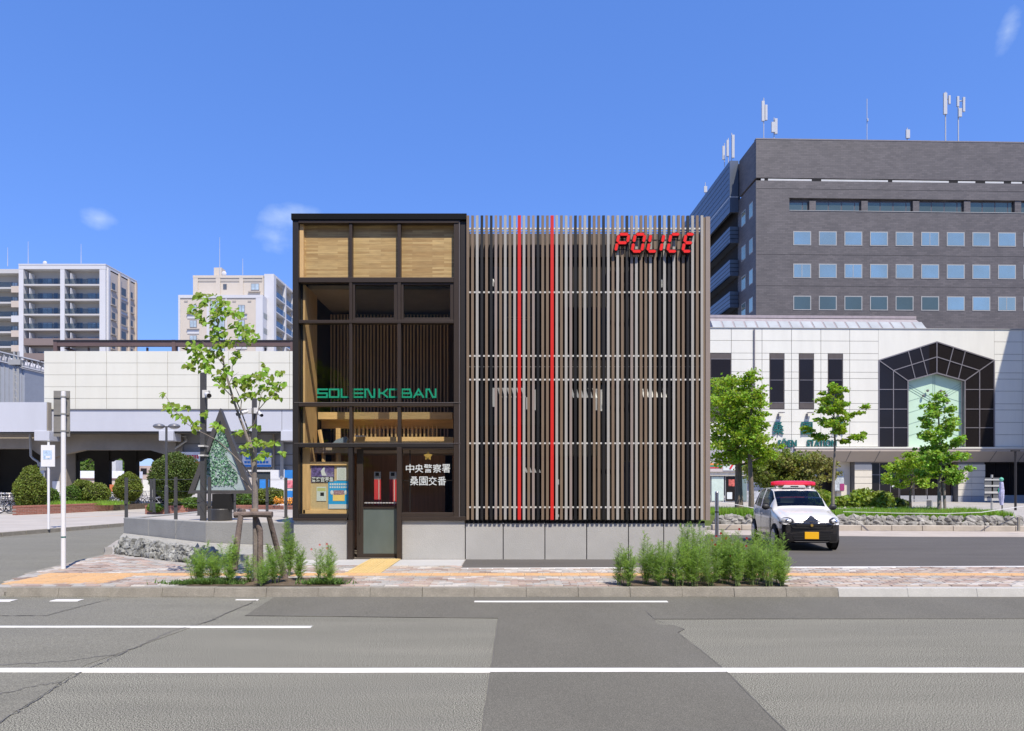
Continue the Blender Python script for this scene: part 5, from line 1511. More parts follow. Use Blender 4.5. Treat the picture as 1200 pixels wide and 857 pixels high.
for k in range(4):
    y0 = 357.6 + 17.8 * k
    for a, b_ in ((222.4, 230.8), (279.2, 287)):
        apartment_window(ap2, bx(a), bx(b_), bz(y0 + 8.6), bz(y0), Y3 - .0, m_cur)
        q = MB(); q.box(bx(a - 3), bx(b_ + 3), Y3 - .35, Y3 - .07, bz(y0 + 10.9), bz(y0 + 10.0)); q.build('sill', m_apts, ap2)
        q = MB(); q.box(bx(a - 2.6), bx(b_ + 2.6), Y3 - .10, Y3 - .001, bz(y0 + 16), bz(y0 + 11)); q.build('spandrel', m_aptw, ap2)
    apartment_window(ap2, bx(246.5), bx(263.5), bz(y0 + 9), bz(y0 - 5), Y3, m_cur)
for a in (216, 272.5, 290.5):
    q = MB(); q.box(bx(a), bx(a + 4), Y3 - .1, Y3 - .001, bz(353.8), bz(352.2)); q.build('vent', m_apts, ap2)
q = MB(); q.box(bx(226.6, 2.6), bx(309, 2.6), Y3 + 2.7, Y3 + 12, bz(350, 2.6) - 3, bz(323.6, 2.6)); q.build('upper_wing', m_crm, ap2)
q = MB(); q.box(bx(226.2, 2.6), bx(309, 2.6), Y3 + 2.5, Y3 + 12.1, bz(326, 2.6), bz(323, 2.6)); q.build('roof_band', m_crm, ap2)
for x0, x1 in ((226.4, 232), (253, 258.2), (280.6, 285), (307.5, 309.2)):
    q = MB(); q.box(bx(x0, 2.6), bx(x1, 2.6), Y3 + 2.52, Y3 + 2.69, bz(346, 2.6), bz(326.1, 2.6)); q.build('pilaster', m_crm, ap2)
q = MB(); q.box(bx(232, 2.6), bx(307, 2.6), Y3 + 2.6, Y3 + 2.69, bz(330, 2.6), bz(326.3, 2.6)); q.build('shaded_band', m_apts, ap2)
apartment_window(ap2, bx(261.3, 2.6), bx(265.6, 2.6), bz(339, 2.6), bz(332.8, 2.6), Y3 + 2.69, m_adk)
apartment_window(ap2, bx(294, 2.6), bx(303.6, 2.6), bz(340.2, 2.6), bz(332.2, 2.6), Y3 + 2.69, m_cur)
q = MB(); q.box(bx(291, 2.6), bx(305, 2.6), Y3 + 2.35, Y3 + 2.65, bz(342.4, 2.6), bz(341.4, 2.6)); q.build('sill', m_apts, ap2)
q = MB(); q.box(bx(309.2, 2), bx(320.6, 2), Y3 + 2.2, Y3 + 3.5, 0, bz(320.8, 2)); q.build('corner_pier', m_aptw, ap2)
q = MB(); q.box(bx(248, 4), bx(257, 4), Y3 + 5, Y3 + 7, bz(323, 4), bz(311.8, 4)); q.build('roof_tower', m_crm, ap2)
q = MB(); q.ball((bx(260, 4), Y3 + 5, bz(319, 4)), (.5, .2, .5), 10, 6); q.build('dish', m_aptw, ap2)
# side with balconies, running away
xs_ = bx(320.6, 2)
xs0 = bx(308)
q = MB(); q.box(xs0 - 2, xs_ - 1.4, Y3 + 3.5, Y3 + 26, 0, bz(322, 3)); q.build('side_core', m_apts, ap2)
for k in range(9):
    z_ = bz(347, 3) - 2.87 * k
    q = MB(); q.box(xs_ - 1.4, xs_, Y3 + 3.51, Y3 + 26, z_ - .18, z_); q.build('balcony_slab', m_aptw, ap2)
    q = MB(); q.box(xs_ - .06, xs_ - .001, Y3 + 3.6, Y3 + 26, z_ + .001, z_ + 1.05); q.build('balcony_rail', m_rg, ap2)
    for yy in (Y3 + 5, Y3 + 10, Y3 + 15.5):
        q = MB(); q.box(xs_ - 1.39, xs_ - 1.36, yy, yy + 2.4, z_ + .05, z_ + 2.0); q.build('window', m_adk, ap2)
    if z_ < bz(349):
        q = MB(); q.box(xs0 + .0, xs_ - 1.5, Y3 + .2, Y3 + 2.1, z_ - 2.0, z_ - 1.8); q.box(xs0 + .001, xs0 + .05, Y3 + .3, Y3 + 2.2, z_ - 2.1, z_ - 1.0); q.build('corner_balcony', m_rg, ap2)
for yy in (Y3 + 8.7, Y3 + 14, Y3 + 20, Y3 + 25.5):
    q = MB(); q.box(xs_ - .5, xs_ + .08, yy, yy + .5, 0, bz(320.8, 2)); q.build('pilaster', m_aptw, ap2)
q = MB(); q.box(xs_ - 1.5, xs_ + .05, Y3 + 3.51, Y3 + 26, bz(323.5, 2), bz(321, 2)); q.build('roof_slab', m_aptw, ap2)

# ------------------------------------------------------------------ grey hall and lattice gantry at the far left
q = MB(); Y4 = 60.0
q.prism([(X(-60, Y4), Z(418, Y4)), (X(10, Y4), Z(423, Y4)), (X(29, Y4), Z(432, Y4)), (X(29, Y4), PAV), (X(-60, Y4), PAV)], Y4, Y4 + 3.5, 'y')
hall = thing('grey_hall', 'grey ribbed metal hall behind the far left end of the viaduct', 'building', (X(0, Y4), Y4, PAV))
q.build('hall_wall', mat("hall_grey", (.30, .32, .35), .6, var=.05), hall)
q = MB(); q.prism([(X(-60, Y4), Z(413, Y4)), (X(8, Y4), Z(418.5, Y4)), (X(30, Y4), Z(428, Y4)), (X(30, Y4), Z(433, Y4)), (X(9, Y4), Z(423.5, Y4)), (X(-60, Y4), Z(418.5, Y4))], Y4 - .3, Y4 + 3.7, 'y'); q.build('hall_roof', mat("hall_roof", (.50, .48, .46), .6), hall)
for px in range(-40, 29, 5):
    q = MB(); q.box(X(px, Y4), X(px, Y4) + .06, Y4 - .06, Y4 - .001, PAV, Z(424 if px < 10 else 431, Y4)); q.build('rib', m_gwall, hall)
gan = thing('railway_gantry', 'steel lattice gantry with mast over the tracks at the far left', 'gantry', (X(19, 50), 50, Z(472, 50)))
Yg = 50.0
q = MB(); r0 = .045
T_ = [(X(-60, Yg), Z(398, Yg)), (X(47, Yg), Z(424, Yg))]; B_ = [(X(-60, Yg), Z(409, Yg)), (X(47, Yg), Z(435, Yg))]
for dy in (0, .6):
    q.tube([(T_[0][0], Yg + dy, T_[0][1]), (T_[1][0], Yg + dy, T_[1][1])], .07, 5); q.tube([(B_[0][0], Yg + dy, B_[0][1]), (B_[1][0], Yg + dy, B_[1][1])], .07, 5)
    n = 16
    for i in range(n):
        a, b_ = i / n, (i + .5) / n; c = (i + 1) / n
        P = lambda S, t: (S[0][0] + (S[1][0] - S[0][0]) * t, Yg + dy, S[0][1] + (S[1][1] - S[0][1]) * t)
        q.tube([P(B_, a), P(T_, b_), P(B_, c)], .05, 4)
q.build('lattice_beam', mat("galvanised", (.33, .34, .36), .5, metal=.5, var=.08), gan)
q = MB()
for px in (16.5, 21.5): q.tube([(X(px, Yg), Yg, Z(480, Yg)), (X(px, Yg), Yg, Z(412, Yg))], .07, 5)
for k in range(7):
    a, b_ = 418 + 9 * k, 427 + 9 * k
    q.tube([(X(16.5, Yg), Yg, Z(a, Yg)), (X(21.5, Yg), Yg, Z(b_, Yg))], .05, 4); q.tube([(X(16.5, Yg), Yg, Z(b_, Yg)), (X(21.5, Yg), Yg, Z(b_, Yg))], .05, 4)
q.box(X(12, Yg), X(26, Yg), Yg - .2, Yg + .2, Z(428, Yg), Z(422, Yg)); q.build('mast', m_wfr, gan)
# ================================================================== terrace, wall, railing
TZ = .70
tw = thing('terrace_wall', 'low smooth concrete retaining wall in panels, left of the police box, carrying the wire railing', 'wall', (-7, 15, PAV))
wl_ = [(-9.96, 17.5), (-6.72, 15.0), (-4.29, 14.3)]
def wall_panels(a, b_, n, z0, z1a, z1b, th=.25):
    a, b_ = Vector(a), Vector(b_); d = b_ - a; L = d.length; d = d / L; nn = Vector((-d.y, d.x))
    for i in range(n):
        p, q_ = a + d * (L * i / n + .004), a + d * (L * (i + 1) / n - .004)
        za = z1a + (z1b - z1a) * i / n; zb = z1a + (z1b - z1a) * (i + 1) / n
        P = [p, q_, q_ + nn * th, p + nn * th]; zs = [za, zb, zb, za]
        q = MB(); q.add([(v.x, v.y, z0) for v in P] + [(v.x, v.y, z) for v, z in zip(P, zs)], [(0, 3, 2, 1), (4, 5, 6, 7), (0, 1, 5, 4), (1, 2, 6, 5), (2, 3, 7, 6), (3, 0, 4, 7)])
        q.build('wall_panel', m_concw, tw, bevel=.012)
wall_panels((-9.96, 17.5), (-6.72, 15.0), 3, PAV, TZ + .03, TZ + .06)
wall_panels((-6.72, 15.0), (-4.29, 14.3), 2, PAV, TZ + .06, TZ + .08)
wall_panels((-9.9, 24), (-9.97, 17.6), 3, PAV, TZ + .03, TZ + .03)
q = MB(); q.prism([(-9.7, 17.55), (-6.7, 15.22), (-4.3, 14.52), (-4.3, 23.2), (-9.7, 24)], PAV + .001, TZ)
struct('terrace_floor', q, m_plaza)
rail = thing('wire_railing', 'grey post and wire railing standing on the terrace around the triangular sculpture', 'railing', (-7, 17, TZ))
m_post = mat("post_grey", (.085, .085, .088), .45, metal=.3, var=.08)
posts = [(148, 17.55, TZ), (177, 23.0, TZ), (180.5, 21.5, TZ), (206, 16.35, TZ), (233, 19.3, TZ), (245.5, 15.6, TZ), (313, 19.5, TZ), (335, 17.9, TZ), (275, 21, TZ)]
for px, Yp, z in posts:
    q = MB(); x = X(px, Yp); q.box(x - .035, x + .035, Yp - .02, Yp + .02, z - .0, z + 1.06); q.box(x - .05, x + .05, Yp - .035, Yp + .035, z, z + .02); q.box(x - .036, x + .036, Yp - .045, Yp - .0205, z + .38, z + .44)
    q.build('post', m_post, rail)
q = MB()
for zz in (.16, .44, .72, 1.0):
    q.tube([(X(148, 17.55), 17.55, TZ + zz), (X(206, 16.35), 16.35, TZ + zz), (X(245.5, 15.6), 15.6, TZ + zz)], .0032, 4)
    q.tube([(X(245.5, 15.6), 15.6, TZ + zz), (X(313, 19.5) - 1.2, 15.2, TZ + zz), (-4.35, 14.75, TZ + zz)], .0032, 4) if zz > .8 else None
    q.tube([(X(233, 19.3), 19.3, TZ + zz), (X(275, 21), 21, TZ + zz), (X(313, 19.5), 19.5, TZ + zz), (X(335, 17.9), 17.9, TZ + zz)], .0032, 4)
q.build('wire', m_post, rail)
# ------------------------------------------------------------------ sculpture
YS = 16.7
sc = thing('triangle_sculpture', 'tall triangular steel frame sculpture with green mosaic glass on a dark round base', 'sculpture', (X(259, YS), YS, TZ))
def SX(px): return X(px, YS)
def SZ(py): return Z(py, YS)
A, B_, C_ = Vector((SX(259.3), SZ(479))), Vector((SX(221.5), SZ(578.6))), Vector((SX(297.5), SZ(578.6)))
ai, bi, ci = Vector((SX(259.3), SZ(493))), Vector((SX(229), SZ(574.6))), Vector((SX(290), SZ(574.6)))
m_sc = mat("weathered_steel", (.11, .105, .105), .5, metal=.4, var=.1)
for P in ((A, B_, bi, ai), (A, ai, ci, C_), (B_, C_, ci, bi)):
    q = MB(); q.prism([tuple(p) for p in P], YS - .07, YS + .07, 'y'); q.build('frame_side', m_sc, sc)
q = MB(); q.prism([tuple(ai), tuple(bi), tuple(ci)], YS - .01, YS + .02, 'y'); pn = q.build('glass_panel', mat("pale_mosaic_glass", (.36, .44, .47), .3, var=.15, scale=5), sc)
# glittering green leaves: tesserae in a tree outline
rr = random.Random(21)
q = MB()
mg = [mat("tessera_green", (.10, .26, .13), .3, var=.3, island=.6), mat("tessera_mint", (.32, .50, .38), .25, var=.2, island=.4), mat("tessera_dark", (.03, .09, .06), .3)]
def inside(p, m=0.0):
    t = (ai.y - p.y) / (ai.y - bi.y)
    return 0 < t < 1 - m and abs(p.x - ai.x) < (ci.x - bi.x) / 2 * t - m * .3
n = 0
while n < 900:
    p = Vector((rr.uniform(bi.x, ci.x), rr.uniform(bi.y + .12, ai.y - .2)))
    t = (ai.y - p.y) / (ai.y - bi.y)
    if not inside(p, .05): continue
    h = (ai.x - .05 + .10 * sin(t * 9) - p.x)
    if abs(h) > .10 + .40 * t * (1 - .55 * max(0, t - .75) * 4): continue
    s = rr.uniform(.012, .034); a = rr.uniform(0, pi)
    q.cm = rr.choice((0, 0, 1, 1, 2)); dy = rr.uniform(.005, .03)
    q.add([(p.x + s * cos(a + k * 2.1), YS - .012 - dy, p.y + s * sin(a + k * 2.1)) for k in range(3)], [(0, 2, 1)]); n += 1
o = q.build('tesserae', mg, pn); o['kind'] = 'stuff'
q = MB()
for k in range(9):
    t = .22 + .085 * k; z = ai.y + (bi.y - ai.y) * t; x0 = ai.x - (ci.x - bi.x) / 2 * t * .85
    L = min(.5 + t * .5, (z - bi.y - .04) * 1.0 if k > 5 else 9)
    if L > .05: q.tube([(x0 + .1, YS - .02, z), (x0 + .1 + L * .75, YS - .02, z - L * .7)], .006, 4)
q.build('branch_lines', mg[1], pn)
q = MB(); q.box(SX(251), SX(271.5), YS - .12, YS + .12, SZ(597.5), SZ(578.8)); q.build('stem', m_black, sc)
q = MB(); q.lathe([(.24, 0), (.25, .02), (.25, .27), (.235, .29), (0, .29)], (SX(259.5), YS, TZ), 28); q.build('base', mat("base_dark", (.045, .045, .048), .45, var=.15, scale=4), sc)

# ------------------------------------------------------------------ camera poles, lamps, signs
def camera_pole(px, Yp, z0, top, wpx, lab, cams, m=None):
    x = X(px, Yp); wd = wpx * Yp / 800
    t = thing('camera_pole', lab, 'pole', (x, Yp, z0), group='camera poles by the sculpture')
    q = MB(); q.box(x - wd / 2, x + wd / 2, Yp - wd / 2, Yp + wd / 2, z0, Z(top, Yp)); q.box(x - wd * .8, x + wd * .8, Yp - wd * .8, Yp + wd * .8, z0, z0 + .02); q.build('post', m_post, t, bevel=.006)
    for (dx, py, ex, ey) in cams:
        a = Vector((X(px + dx, Yp), Yp - wd / 2 - .06, Z(py, Yp))); b_ = Vector((X(px + ex, Yp), Yp - .35, Z(ey, Yp)))
        q = MB(); q.box(a.x - .07, a.x + .07, Yp - wd / 2 - .12, Yp - wd / 2, a.z - .09, a.z + .09); q.tube([a, a + (b_ - a) * .35], .04, 8); q.build('camera_mount', m_rail, t, bevel=.008)
        q = MB(); q.tube([a + (b_ - a) * .3, b_], [.062, .055], 10); c = q.build('camera_body', m_rail, t, smooth=False)
        q = MB(); dd = (b_ - a).normalized(); q.tube([b_ + dd * .002, b_ + dd * .03], .05, 10); q.build('lens', m_black, c)
    return t
cpA = camera_pole(238.3, 15.9, TZ, 437, 5.6, 'tall grey square pole with one white camera, in front of the sculpture', [(6, 463, 14.5, 466)])
camera_pole(298.2, 21.8, TZ, 467, 4.6, 'square grey pole with two white cameras, behind the young tree trunk', [(-4, 482, -15, 487), (4, 482, 13, 488)])
q = MB(); x = X(243, 15.9); q.box(x - .06, x + .05, 15.7, 15.8, Z(484, 15.9), Z(468, 15.9)); q.build('cable_box', m_post, cpA)
q = MB()
for py in (523, 534): q.box(X(235, 15.9), X(241.7, 15.9), 15.78, 16.02, Z(py + .9, 15.9), Z(py - .9, 15.9))
q.build('clamp', m_rail, cpA)
# twin lamp
YL = 31.0; x = X(195, YL)
sl_ = thing('street_lamp', 'grey street lamp with two flat oval heads left of the round hedge', 'street lamp', (x, YL, PAV))
q = MB(); q.tube([(x, YL, PAV), (x, YL, Z(570, YL)), (x, YL, Z(569, YL)), (x, YL, Z(500, YL))], [.085, .085, .06, .05], 10); q.build('post', m_post, sl_)
q = MB(); q.tube([(X(187, YL), YL, Z(500.2, YL)), (X(203, YL), YL, Z(500.2, YL))], .03, 6); q.build('arm', m_post, sl_)
for c_ in (186.3, 204.2):
    q = MB(); q.ball((X(c_, YL), YL, Z(499.6, YL)), (.26, .24, .12), 16, 8); h = q.build('lamp_head', mat("lamp_shell", (.20, .20, .21), .4, metal=.4), sl_, smooth=True)
    q = MB(); q.ball((X(c_, YL), YL, Z(501.4, YL)), (.19, .18, .07), 12, 6); q.build('diffuser', mat("lamp_diffuser", (.55, .56, .56), .3), h, smooth=True)
# white sign pole
YP = 11.75; x = X(74.3, YP)
sp = thing('sign_pole', 'white round pole on the corner pavement with a sign panel seen from behind', 'sign pole', (x, YP, PAV))
m_wpole = mat("white_enamel", (.78, .78, .79), .35, var=.03, scale=3)
q = MB(); q.tube([(x, YP, PAV - .02), (x, YP, Z(459.5, YP))], .037, 14); q.lathe([(.037, Z(459.5, YP)), (.03, Z(459, YP)), (0, Z(458.8, YP))], (x, YP, 0), 14); q.build('pole', m_wpole, sp, smooth=False)
m_zinc = mat("sign_back_zinc", (.30, .29, .27), .5, metal=.4, var=.12, scale=4)
M_ = Matrix.Translation((x - .07, YP + .075, 0)) @ Matrix.Rotation(radians(8), 4, 'Z')
q = MB(); q.box(-.135, .125, -.006, .006, Z(511.5, YP), Z(457.5, YP), M_); pnl = q.build('sign_panel', m_zinc, sp)
q = MB()
for zc in (465, 485, 505): q.box(-.128, .118, -.022, -.0065, Z(zc + 1, YP), Z(zc - 1, YP), M_)
q.build('stiffener', m_zinc, pnl)
q = MB()
for zc in (465, 485, 505): q.tube([(x, YP, Z(zc + .8, YP)), (x, YP, Z(zc - .8, YP))], .046, 14)
q.build('clamp', m_wfr, sp)
q = MB(); q.tube([(x, YP, PAV + .55), (x, YP, PAV + .575)], .0385, 12); q.build('band', m_teal, sp)
# bus stop style sign
Yb = 22.2; x = X(57, Yb)
bs = thing('stop_sign', 'white rectangular sign with small blue print on a thin pole by the far kerb', 'sign', (x, Yb, PAV))
q = MB(); q.tube([(x, Yb, PAV), (x, Yb, Z(517.5, Yb))], .036, 8); q.build('pole', m_wpole, bs)
q = MB(); q.box(X(49.2, Yb), X(65.4, Yb), Yb - .05, Yb - .036, Z(547, Yb), Z(521.8, Yb)); pl = q.build('sign_panel', m_wpole, bs)
q = MB(); q.box(X(51.8, Yb), X(62, Yb), Yb - .054, Yb - .0505, Z(538.5, Yb), Z(528, Yb)); q.build('print', mat("pale_blue_print", (.45, .58, .75), .6, var=.35, scale=14), pl)
q = MB(); q.box(X(55, Yb), X(60, Yb), Yb - .0575, Yb - .0545, Z(537, Yb), Z(534.5, Yb)); q.build('print', m_wpole, pl)
q = MB(); q.ball((x, Yb, Z(517, Yb)), .05, 8, 6); q.build('finial', m_wfr, bs)
# thin pole behind with little board
x = X(52, 40); q = MB(); q.tube([(x, 40, PAV), (x, 40, Z(548, 40))], .03, 6)
t = thing('small_sign', 'thin pole with a small grey board and orange band behind the egg shaped bush', 'sign', (x, 40, PAV)); q.build('pole', m_wfr, t)
q = MB(); q.box(X(48.5, 40), X(55.5, 40), 39.9, 39.95, Z(551.5, 40), Z(548, 40)); q.build('board', m_zinc, t); q = MB(); q.box(X(51.4, 40), X(53.2, 40), 39.9, 39.96, Z(562.5, 40), Z(560.8, 40)); q.build('band', m_tact, t)

# ------------------------------------------------------------------ rocks
rmesh = []
for k in range(7):
    q = MB(); q.ball((0, 0, 0), (.5, .5, .5), 8, 5, .75, k * 3.7 + 1); rmesh.append(q)
def rock_set(kinds, m): return [k.mesh('stone', m) for k in kinds]
rkA, rkB = rock_set(rmesh, m_rock), rock_set(rmesh, m_rockb)
rw = thing('rockery_edging', 'dark rough lava rock edging with pale gravel on top, below the terrace wall', 'stone edging', (-7.2, 13.3, PAV))
rr = random.Random(4)
p0, p1 = Vector((-8.36, 14.45)), Vector((-5.45, 12.35))
for i in range(42):
    for j in range(3):
        t = (i + rr.uniform(.1, .9)) / 42
        p = p0 + (p1 - p0) * t; s = rr.uniform(.12, .19)
        o = put('stone', rr.choice(rkA), rw, (p.x + rr.uniform(-.02, .02) + .03 * j, p.y + rr.uniform(-.02, .03) + .04 * j, PAV + .05 + .105 * j * (1 - .2 * t)))
        o.scale = (s * rr.uniform(.9, 1.3), s * rr.uniform(.7, 1), s * rr.uniform(.8, 1.2)); o.rotation_euler = (rr.uniform(-1, 1), rr.uniform(-1, 1), rr.uniform(0, 6))
q = MB(); q.prism([(-8.25, 14.62), (-5.4, 12.55), (-4.35, 12.9), (-4.3, 14.28), (-6.75, 14.98), (-9.9, 17.4), (-9.2, 16)], PAV + .001, PAV + .24)
q.v = [(x, y, z if z < .2 else PAV + .22 - .06 * max(0, min(1, (x + 8.3) / 3))) for x, y, z in q.v]
g_ = q.build('gravel_fill', m_gravel, rw)
rw2 = thing('stone_retaining_wall', 'grey dry stone wall along the grass strip beside the parking lot', 'stone wall', (10, 22, PAV))
def Rw(t): return Vector((X(838, 23.9) + (X(1196, 22.75) - X(838, 23.9)) * t, 23.9 + (22.75 - 23.9) * t))
n = 44
for i in range(n):
    for j in range(2):
        t = (i + rr.uniform(.2, .8)) / n; p = Rw(t)
        o = put('stone', rr.choice(rkB), rw2, (p.x + (.12 if j else 0), p.y + .03 * j, .24 + .16 * j + rr.uniform(-.01, .02)))
        s = rr.uniform(.21, .27); o.scale = (s * rr.uniform(1.1, 1.6), s * .6, s * rr.uniform(.8, 1.05)); o.rotation_euler = (rr.uniform(-.5, .5), rr.uniform(-.5, .5), rr.uniform(-.6, .6))
a, b_ = Rw(0), Rw(1)
q = MB(); q.prism([(a.x - .5, a.y + .1), (b_.x + .1, b_.y + .1), (b_.x + 1.0, b_.y + 4.4), (b_.x - 4, b_.y + 5.3), (a.x - .5, a.y + 4.6)], PAV + .001, .47); ss = struct('lawn', q, mat("turf", (.12, .17, .045), .95, var=.3, scale=4))
# kerb under the wall
kl = thing('lot_kerb', None, None, (0, 0, 0)); kl['kind'] = 'structure'
a, b_ = Vector((X(835, 23.3), 23.3)), Vector((24, 21.9)); L = (b_ - a).length; d = (b_ - a) / L; nn = Vector((-d.y, d.x)); k = int(L / .98)
for i in range(k):
    p = a + d * (i * .98); q_ = p + d * .965; c = (p + q_) / 2
    q = MB(); q.prism([(v.x - c.x, v.y - c.y) for v in (p, q_, q_ + nn * .3, p + nn * .3)], 0, .18); q.build('kerb_stone', mat("kerb_beige", (.46, .41, .34), .9, var=.12, scale=3, dirt_shade=.3, island=.1), kl, loc=(c.x, c.y, .022), bevel=.015)
# grass blades
def grass(area, n, h0, h1, z, m, seed, name='grass', lean=.5):
    rr = random.Random(seed); q = MB()
    for i in range(n):
        x, y = area(rr); h = rr.uniform(h0, h1) * (.7 + .6 * (noise.noise(Vector((x, y, 0)) * 1.3) + .5)); a = rr.uniform(0, 6.28); w_ = rr.uniform(.006, .012) * 1.6
        l = h * lean * rr.uniform(.1, 1); b = rr.uniform(0, 6.28)
        q.add([(x - w_ * cos(a), y - w_ * sin(a), z), (x + w_ * cos(a), y + w_ * sin(a), z), (x + l * cos(b), y + l * sin(b), z + h)], [(0, 1, 2)])
    o = q.build(name, m); tag(o, None, None, None, 'stuff'); return o
m_grass = mat("grass_blade", (.26, .42, .06), .6, var=.3, scale=2, island=.35, transl=.45, hue=.02)
def ar(rr):
    t = rr.random(); p = Rw(t); k = rr.random() ** 1.3
    return p.x + k * 1.0, p.y + .25 + k * 4.2
o = grass(ar, 46000, .08, .24, .47, m_grass, 8, 'grass'); tag(o, 'long bright green grass on the strip behind the stone wall', 'grass')
o = grass(lambda rr: (min(-3.9, rr.gauss(-4.45, .25)) if rr.random() < .7 else rr.gauss(-2.75, .14), 9.90 + abs(rr.gauss(0, .10))), 2300, .03, .085, PAV + .02, mat("weed", (.11, .20, .05), .7, var=.3, island=.3, transl=.3), 12, 'ground_cover', 1.5)
tag(o, 'low green weeds at the edge of the left planting pit', 'ground cover')
# bollard and rope
YB_ = 20.3; x = X(840, YB_)
bo = thing('bollard', 'stainless steel bollard at the right corner of the police box', 'bollard', (x, YB_, .02))
q = MB(); q.tube([(x, YB_, .02), (x, YB_, Z(577, YB_))], .055, 14); q.ball((x, YB_, Z(577, YB_)), (.055, .055, .03), 14, 6); q.build('post', mat("stainless", (.42, .42, .45), .3, metal=.85, var=.05), bo)
q = MB(); q.tube([(x, YB_, PAV + .62), (x, YB_, PAV + .66)], .058, 14); q.build('collar', m_framed, bo)
q = MB(); q.tube([(X(842, 22.0), 22.0, Z(588, 22.0)), (X(858, 22.6), 22.6, Z(590.5, 22.6)), (X(886, 23.5), 23.5, Z(596, 23.5))], .012, 4); q.tube([(X(988, 23), 23, .66), (X(1050, 22.3), 22.3, .64), (X(1110, 22), 22, .64), (X(1150, 22), 22, .68), (X(1200, 22.6), 22.6, .86), (X(1240, 23), 23, 1.0)], .014, 4)
single('rope', q, m_rail, 'thin white rope running over the grass strip from the bollard to the right edge', 'rope', (X(842, 22.0), 22.0, PAV))

# ------------------------------------------------------------------ foliage builders
def leafmat(name, c, tr=.35, hue=.025, isl=.35):
    return mat(name, c, .5, var=.15, scale=1.2, island=isl, transl=tr, hue=hue, spec=.35)
m_lf_young = leafmat("leaf_young", (.25, .38, .055), .5)
m_lf_gink = leafmat("leaf_ginkgo", (.29, .43, .05), .5)
m_lf_mid = leafmat("leaf_mid", (.13, .22, .04), .45)
m_lf_dark = leafmat("leaf_dark", (.10, .145, .03), .32)
m_lf_olive = leafmat("leaf_olive", (.19, .24, .045), .4)
m_bark = mat("bark", (.17, .135, .11), .9, var=.3, scale=6, stretch=(3, 3, 1), bump=.5, bscale=25)
m_barkg = mat("bark_grey", (.21, .18, .16), .85, var=.2, scale=6, stretch=(2, 2, 1), bump=.3, bscale=30)

def tree(name, base, H, spread, lab, m_leaf, bark, seed, n_leaf=6000, ls=.11, first=.3, trunk_r=.09, shape='cone', lean=(0, 0), flat=.55, group=None, clr=.30, nl=22, stake=False):
    rr = random.Random(seed)
    t = thing(name, lab, 'tree', base, group=group)
    q = MB(); bx_, by_, bz_ = base
    N = 9; pts = []
    for i in range(N + 1):
        f = i / N; pts.append(Vector((bx_ + lean[0] * f + .05 * sin(f * 7 + seed), by_ + lean[1] * f + .05 * cos(f * 5 + seed), bz_ + H * .97 * f)))
    q.tube(pts, [trunk_r * (1 - .86 * (i / N)) + .004 for i in range(N + 1)], 9)
    cl = []
    for k in range(nl):
        f = first + (1 - first) * ((k + rr.random() * .6) / nl) ** .95
        P = pts[0].lerp(pts[-1], f); P.x += .05 * sin(f * 7 + seed)
        g = (f - first) / (1 - first)
        if shape == 'cone': ln = spread * (1 - g) ** .75 * (.75 + .25 * min(1, g * 6)) + .12
        elif shape == 'tier': ln = spread * (1 - g) ** .85 * (.55 + .45 * abs(sin(g * 9.5 + 1.1))) + .15
        else: ln = spread * sqrt(max(0, 1 - (2 * g - .75) ** 2 / 1.6)) + .1
        ln *= rr.uniform(.75, 1.15)
        a = k * 2.399 + rr.uniform(-.4, .4); up = rr.uniform(.15, .6) * (1 if shape != 'round' else .6)
        e = P + Vector((cos(a) * ln, sin(a) * ln, ln * up))
        m_ = P.lerp(e, .5) + Vector((0, 0, -.06 * ln))
        r0 = max(.008, trunk_r * .35 * (1 - g * .6))
        q.tube([P, m_, e], [r0, r0 * .6, r0 * .2], 5)
        nc = max(2, int(ln / .15))
        for j in range(nc):
            s = .25 + .75 * (j + 1) / nc
            c = P.lerp(m_, s * 2) if s < .5 else m_.lerp(e, s * 2 - 1)
            rad = clr * (.35 + .75 * rr.random() ** 1.5) * (1.0 if s < .85 else .7)
            c = c + Vector((rr.uniform(-1, 1), rr.uniform(-1, 1), rr.uniform(-.5, .6))) * clr * .7
            cl.append((c, rad))
            if rr.random() < .5:
                q.tube([P.lerp(e, s * .8), c], [r0 * .4, r0 * .15], 4)
    cl.append((pts[-1] + Vector((0, 0, .05)), clr * .7))
    q.build('trunk', bark, t)
    tot = sum(r ** 2 for _, r in cl)
    q = MB()
    for c, rad in cl:
        k = int(n_leaf * rad ** 2 / tot)
        for i in range(k):
            d = Vector((rr.gauss(0, 1), rr.gauss(0, 1), rr.gauss(0, 1))) * rad * .52
            d.z *= flat
            q.leaf(c + d, ls, rr, .1, 1.25)
    o = q.build('crown', m_leaf, t); 
    return t
# right-hand trees
tree('street_tree', (X(868, 27.5), 27.5, .5), 5.4, 1.35, 'broad leafy tree beside the right edge of the slats, left of the patrol car', m_lf_gink, m_bark, 5, 7200, .115, .34, .17, 'round', (-.35, .0), .55, 'trees on the grass strip', .40, 30)
tree('street_tree', (X(879, 26.6), 26.6, .5), 5.55, 1.08, 'slimmer upright tree just right of the broad leafy one by the police box', m_lf_gink, m_bark, 14, 6200, .10, .36, .11, 'tier', (.05, .0), .5, 'trees on the grass strip', .30, 26)
tree('street_tree', (X(912, 34), 34, .3), 2.75, 1.9, 'low spreading dark olive tree behind the patrol car', m_lf_olive, m_bark, 23, 11000, .12, .42, .08, 'round', (.3, .0), .6, 'trees on the grass strip', .42, 28)
tree('street_tree', (X(935, 33.5), 33.5, .3), 2.55, 1.7, 'low reddish green tree directly above the red light bar', leafmat("leaf_bronze", (.21, .21, .05), .3, .03), m_bark, 31, 7000, .12, .45, .07, 'round', (.0, .0), .6, 'trees on the grass strip', .36, 22)
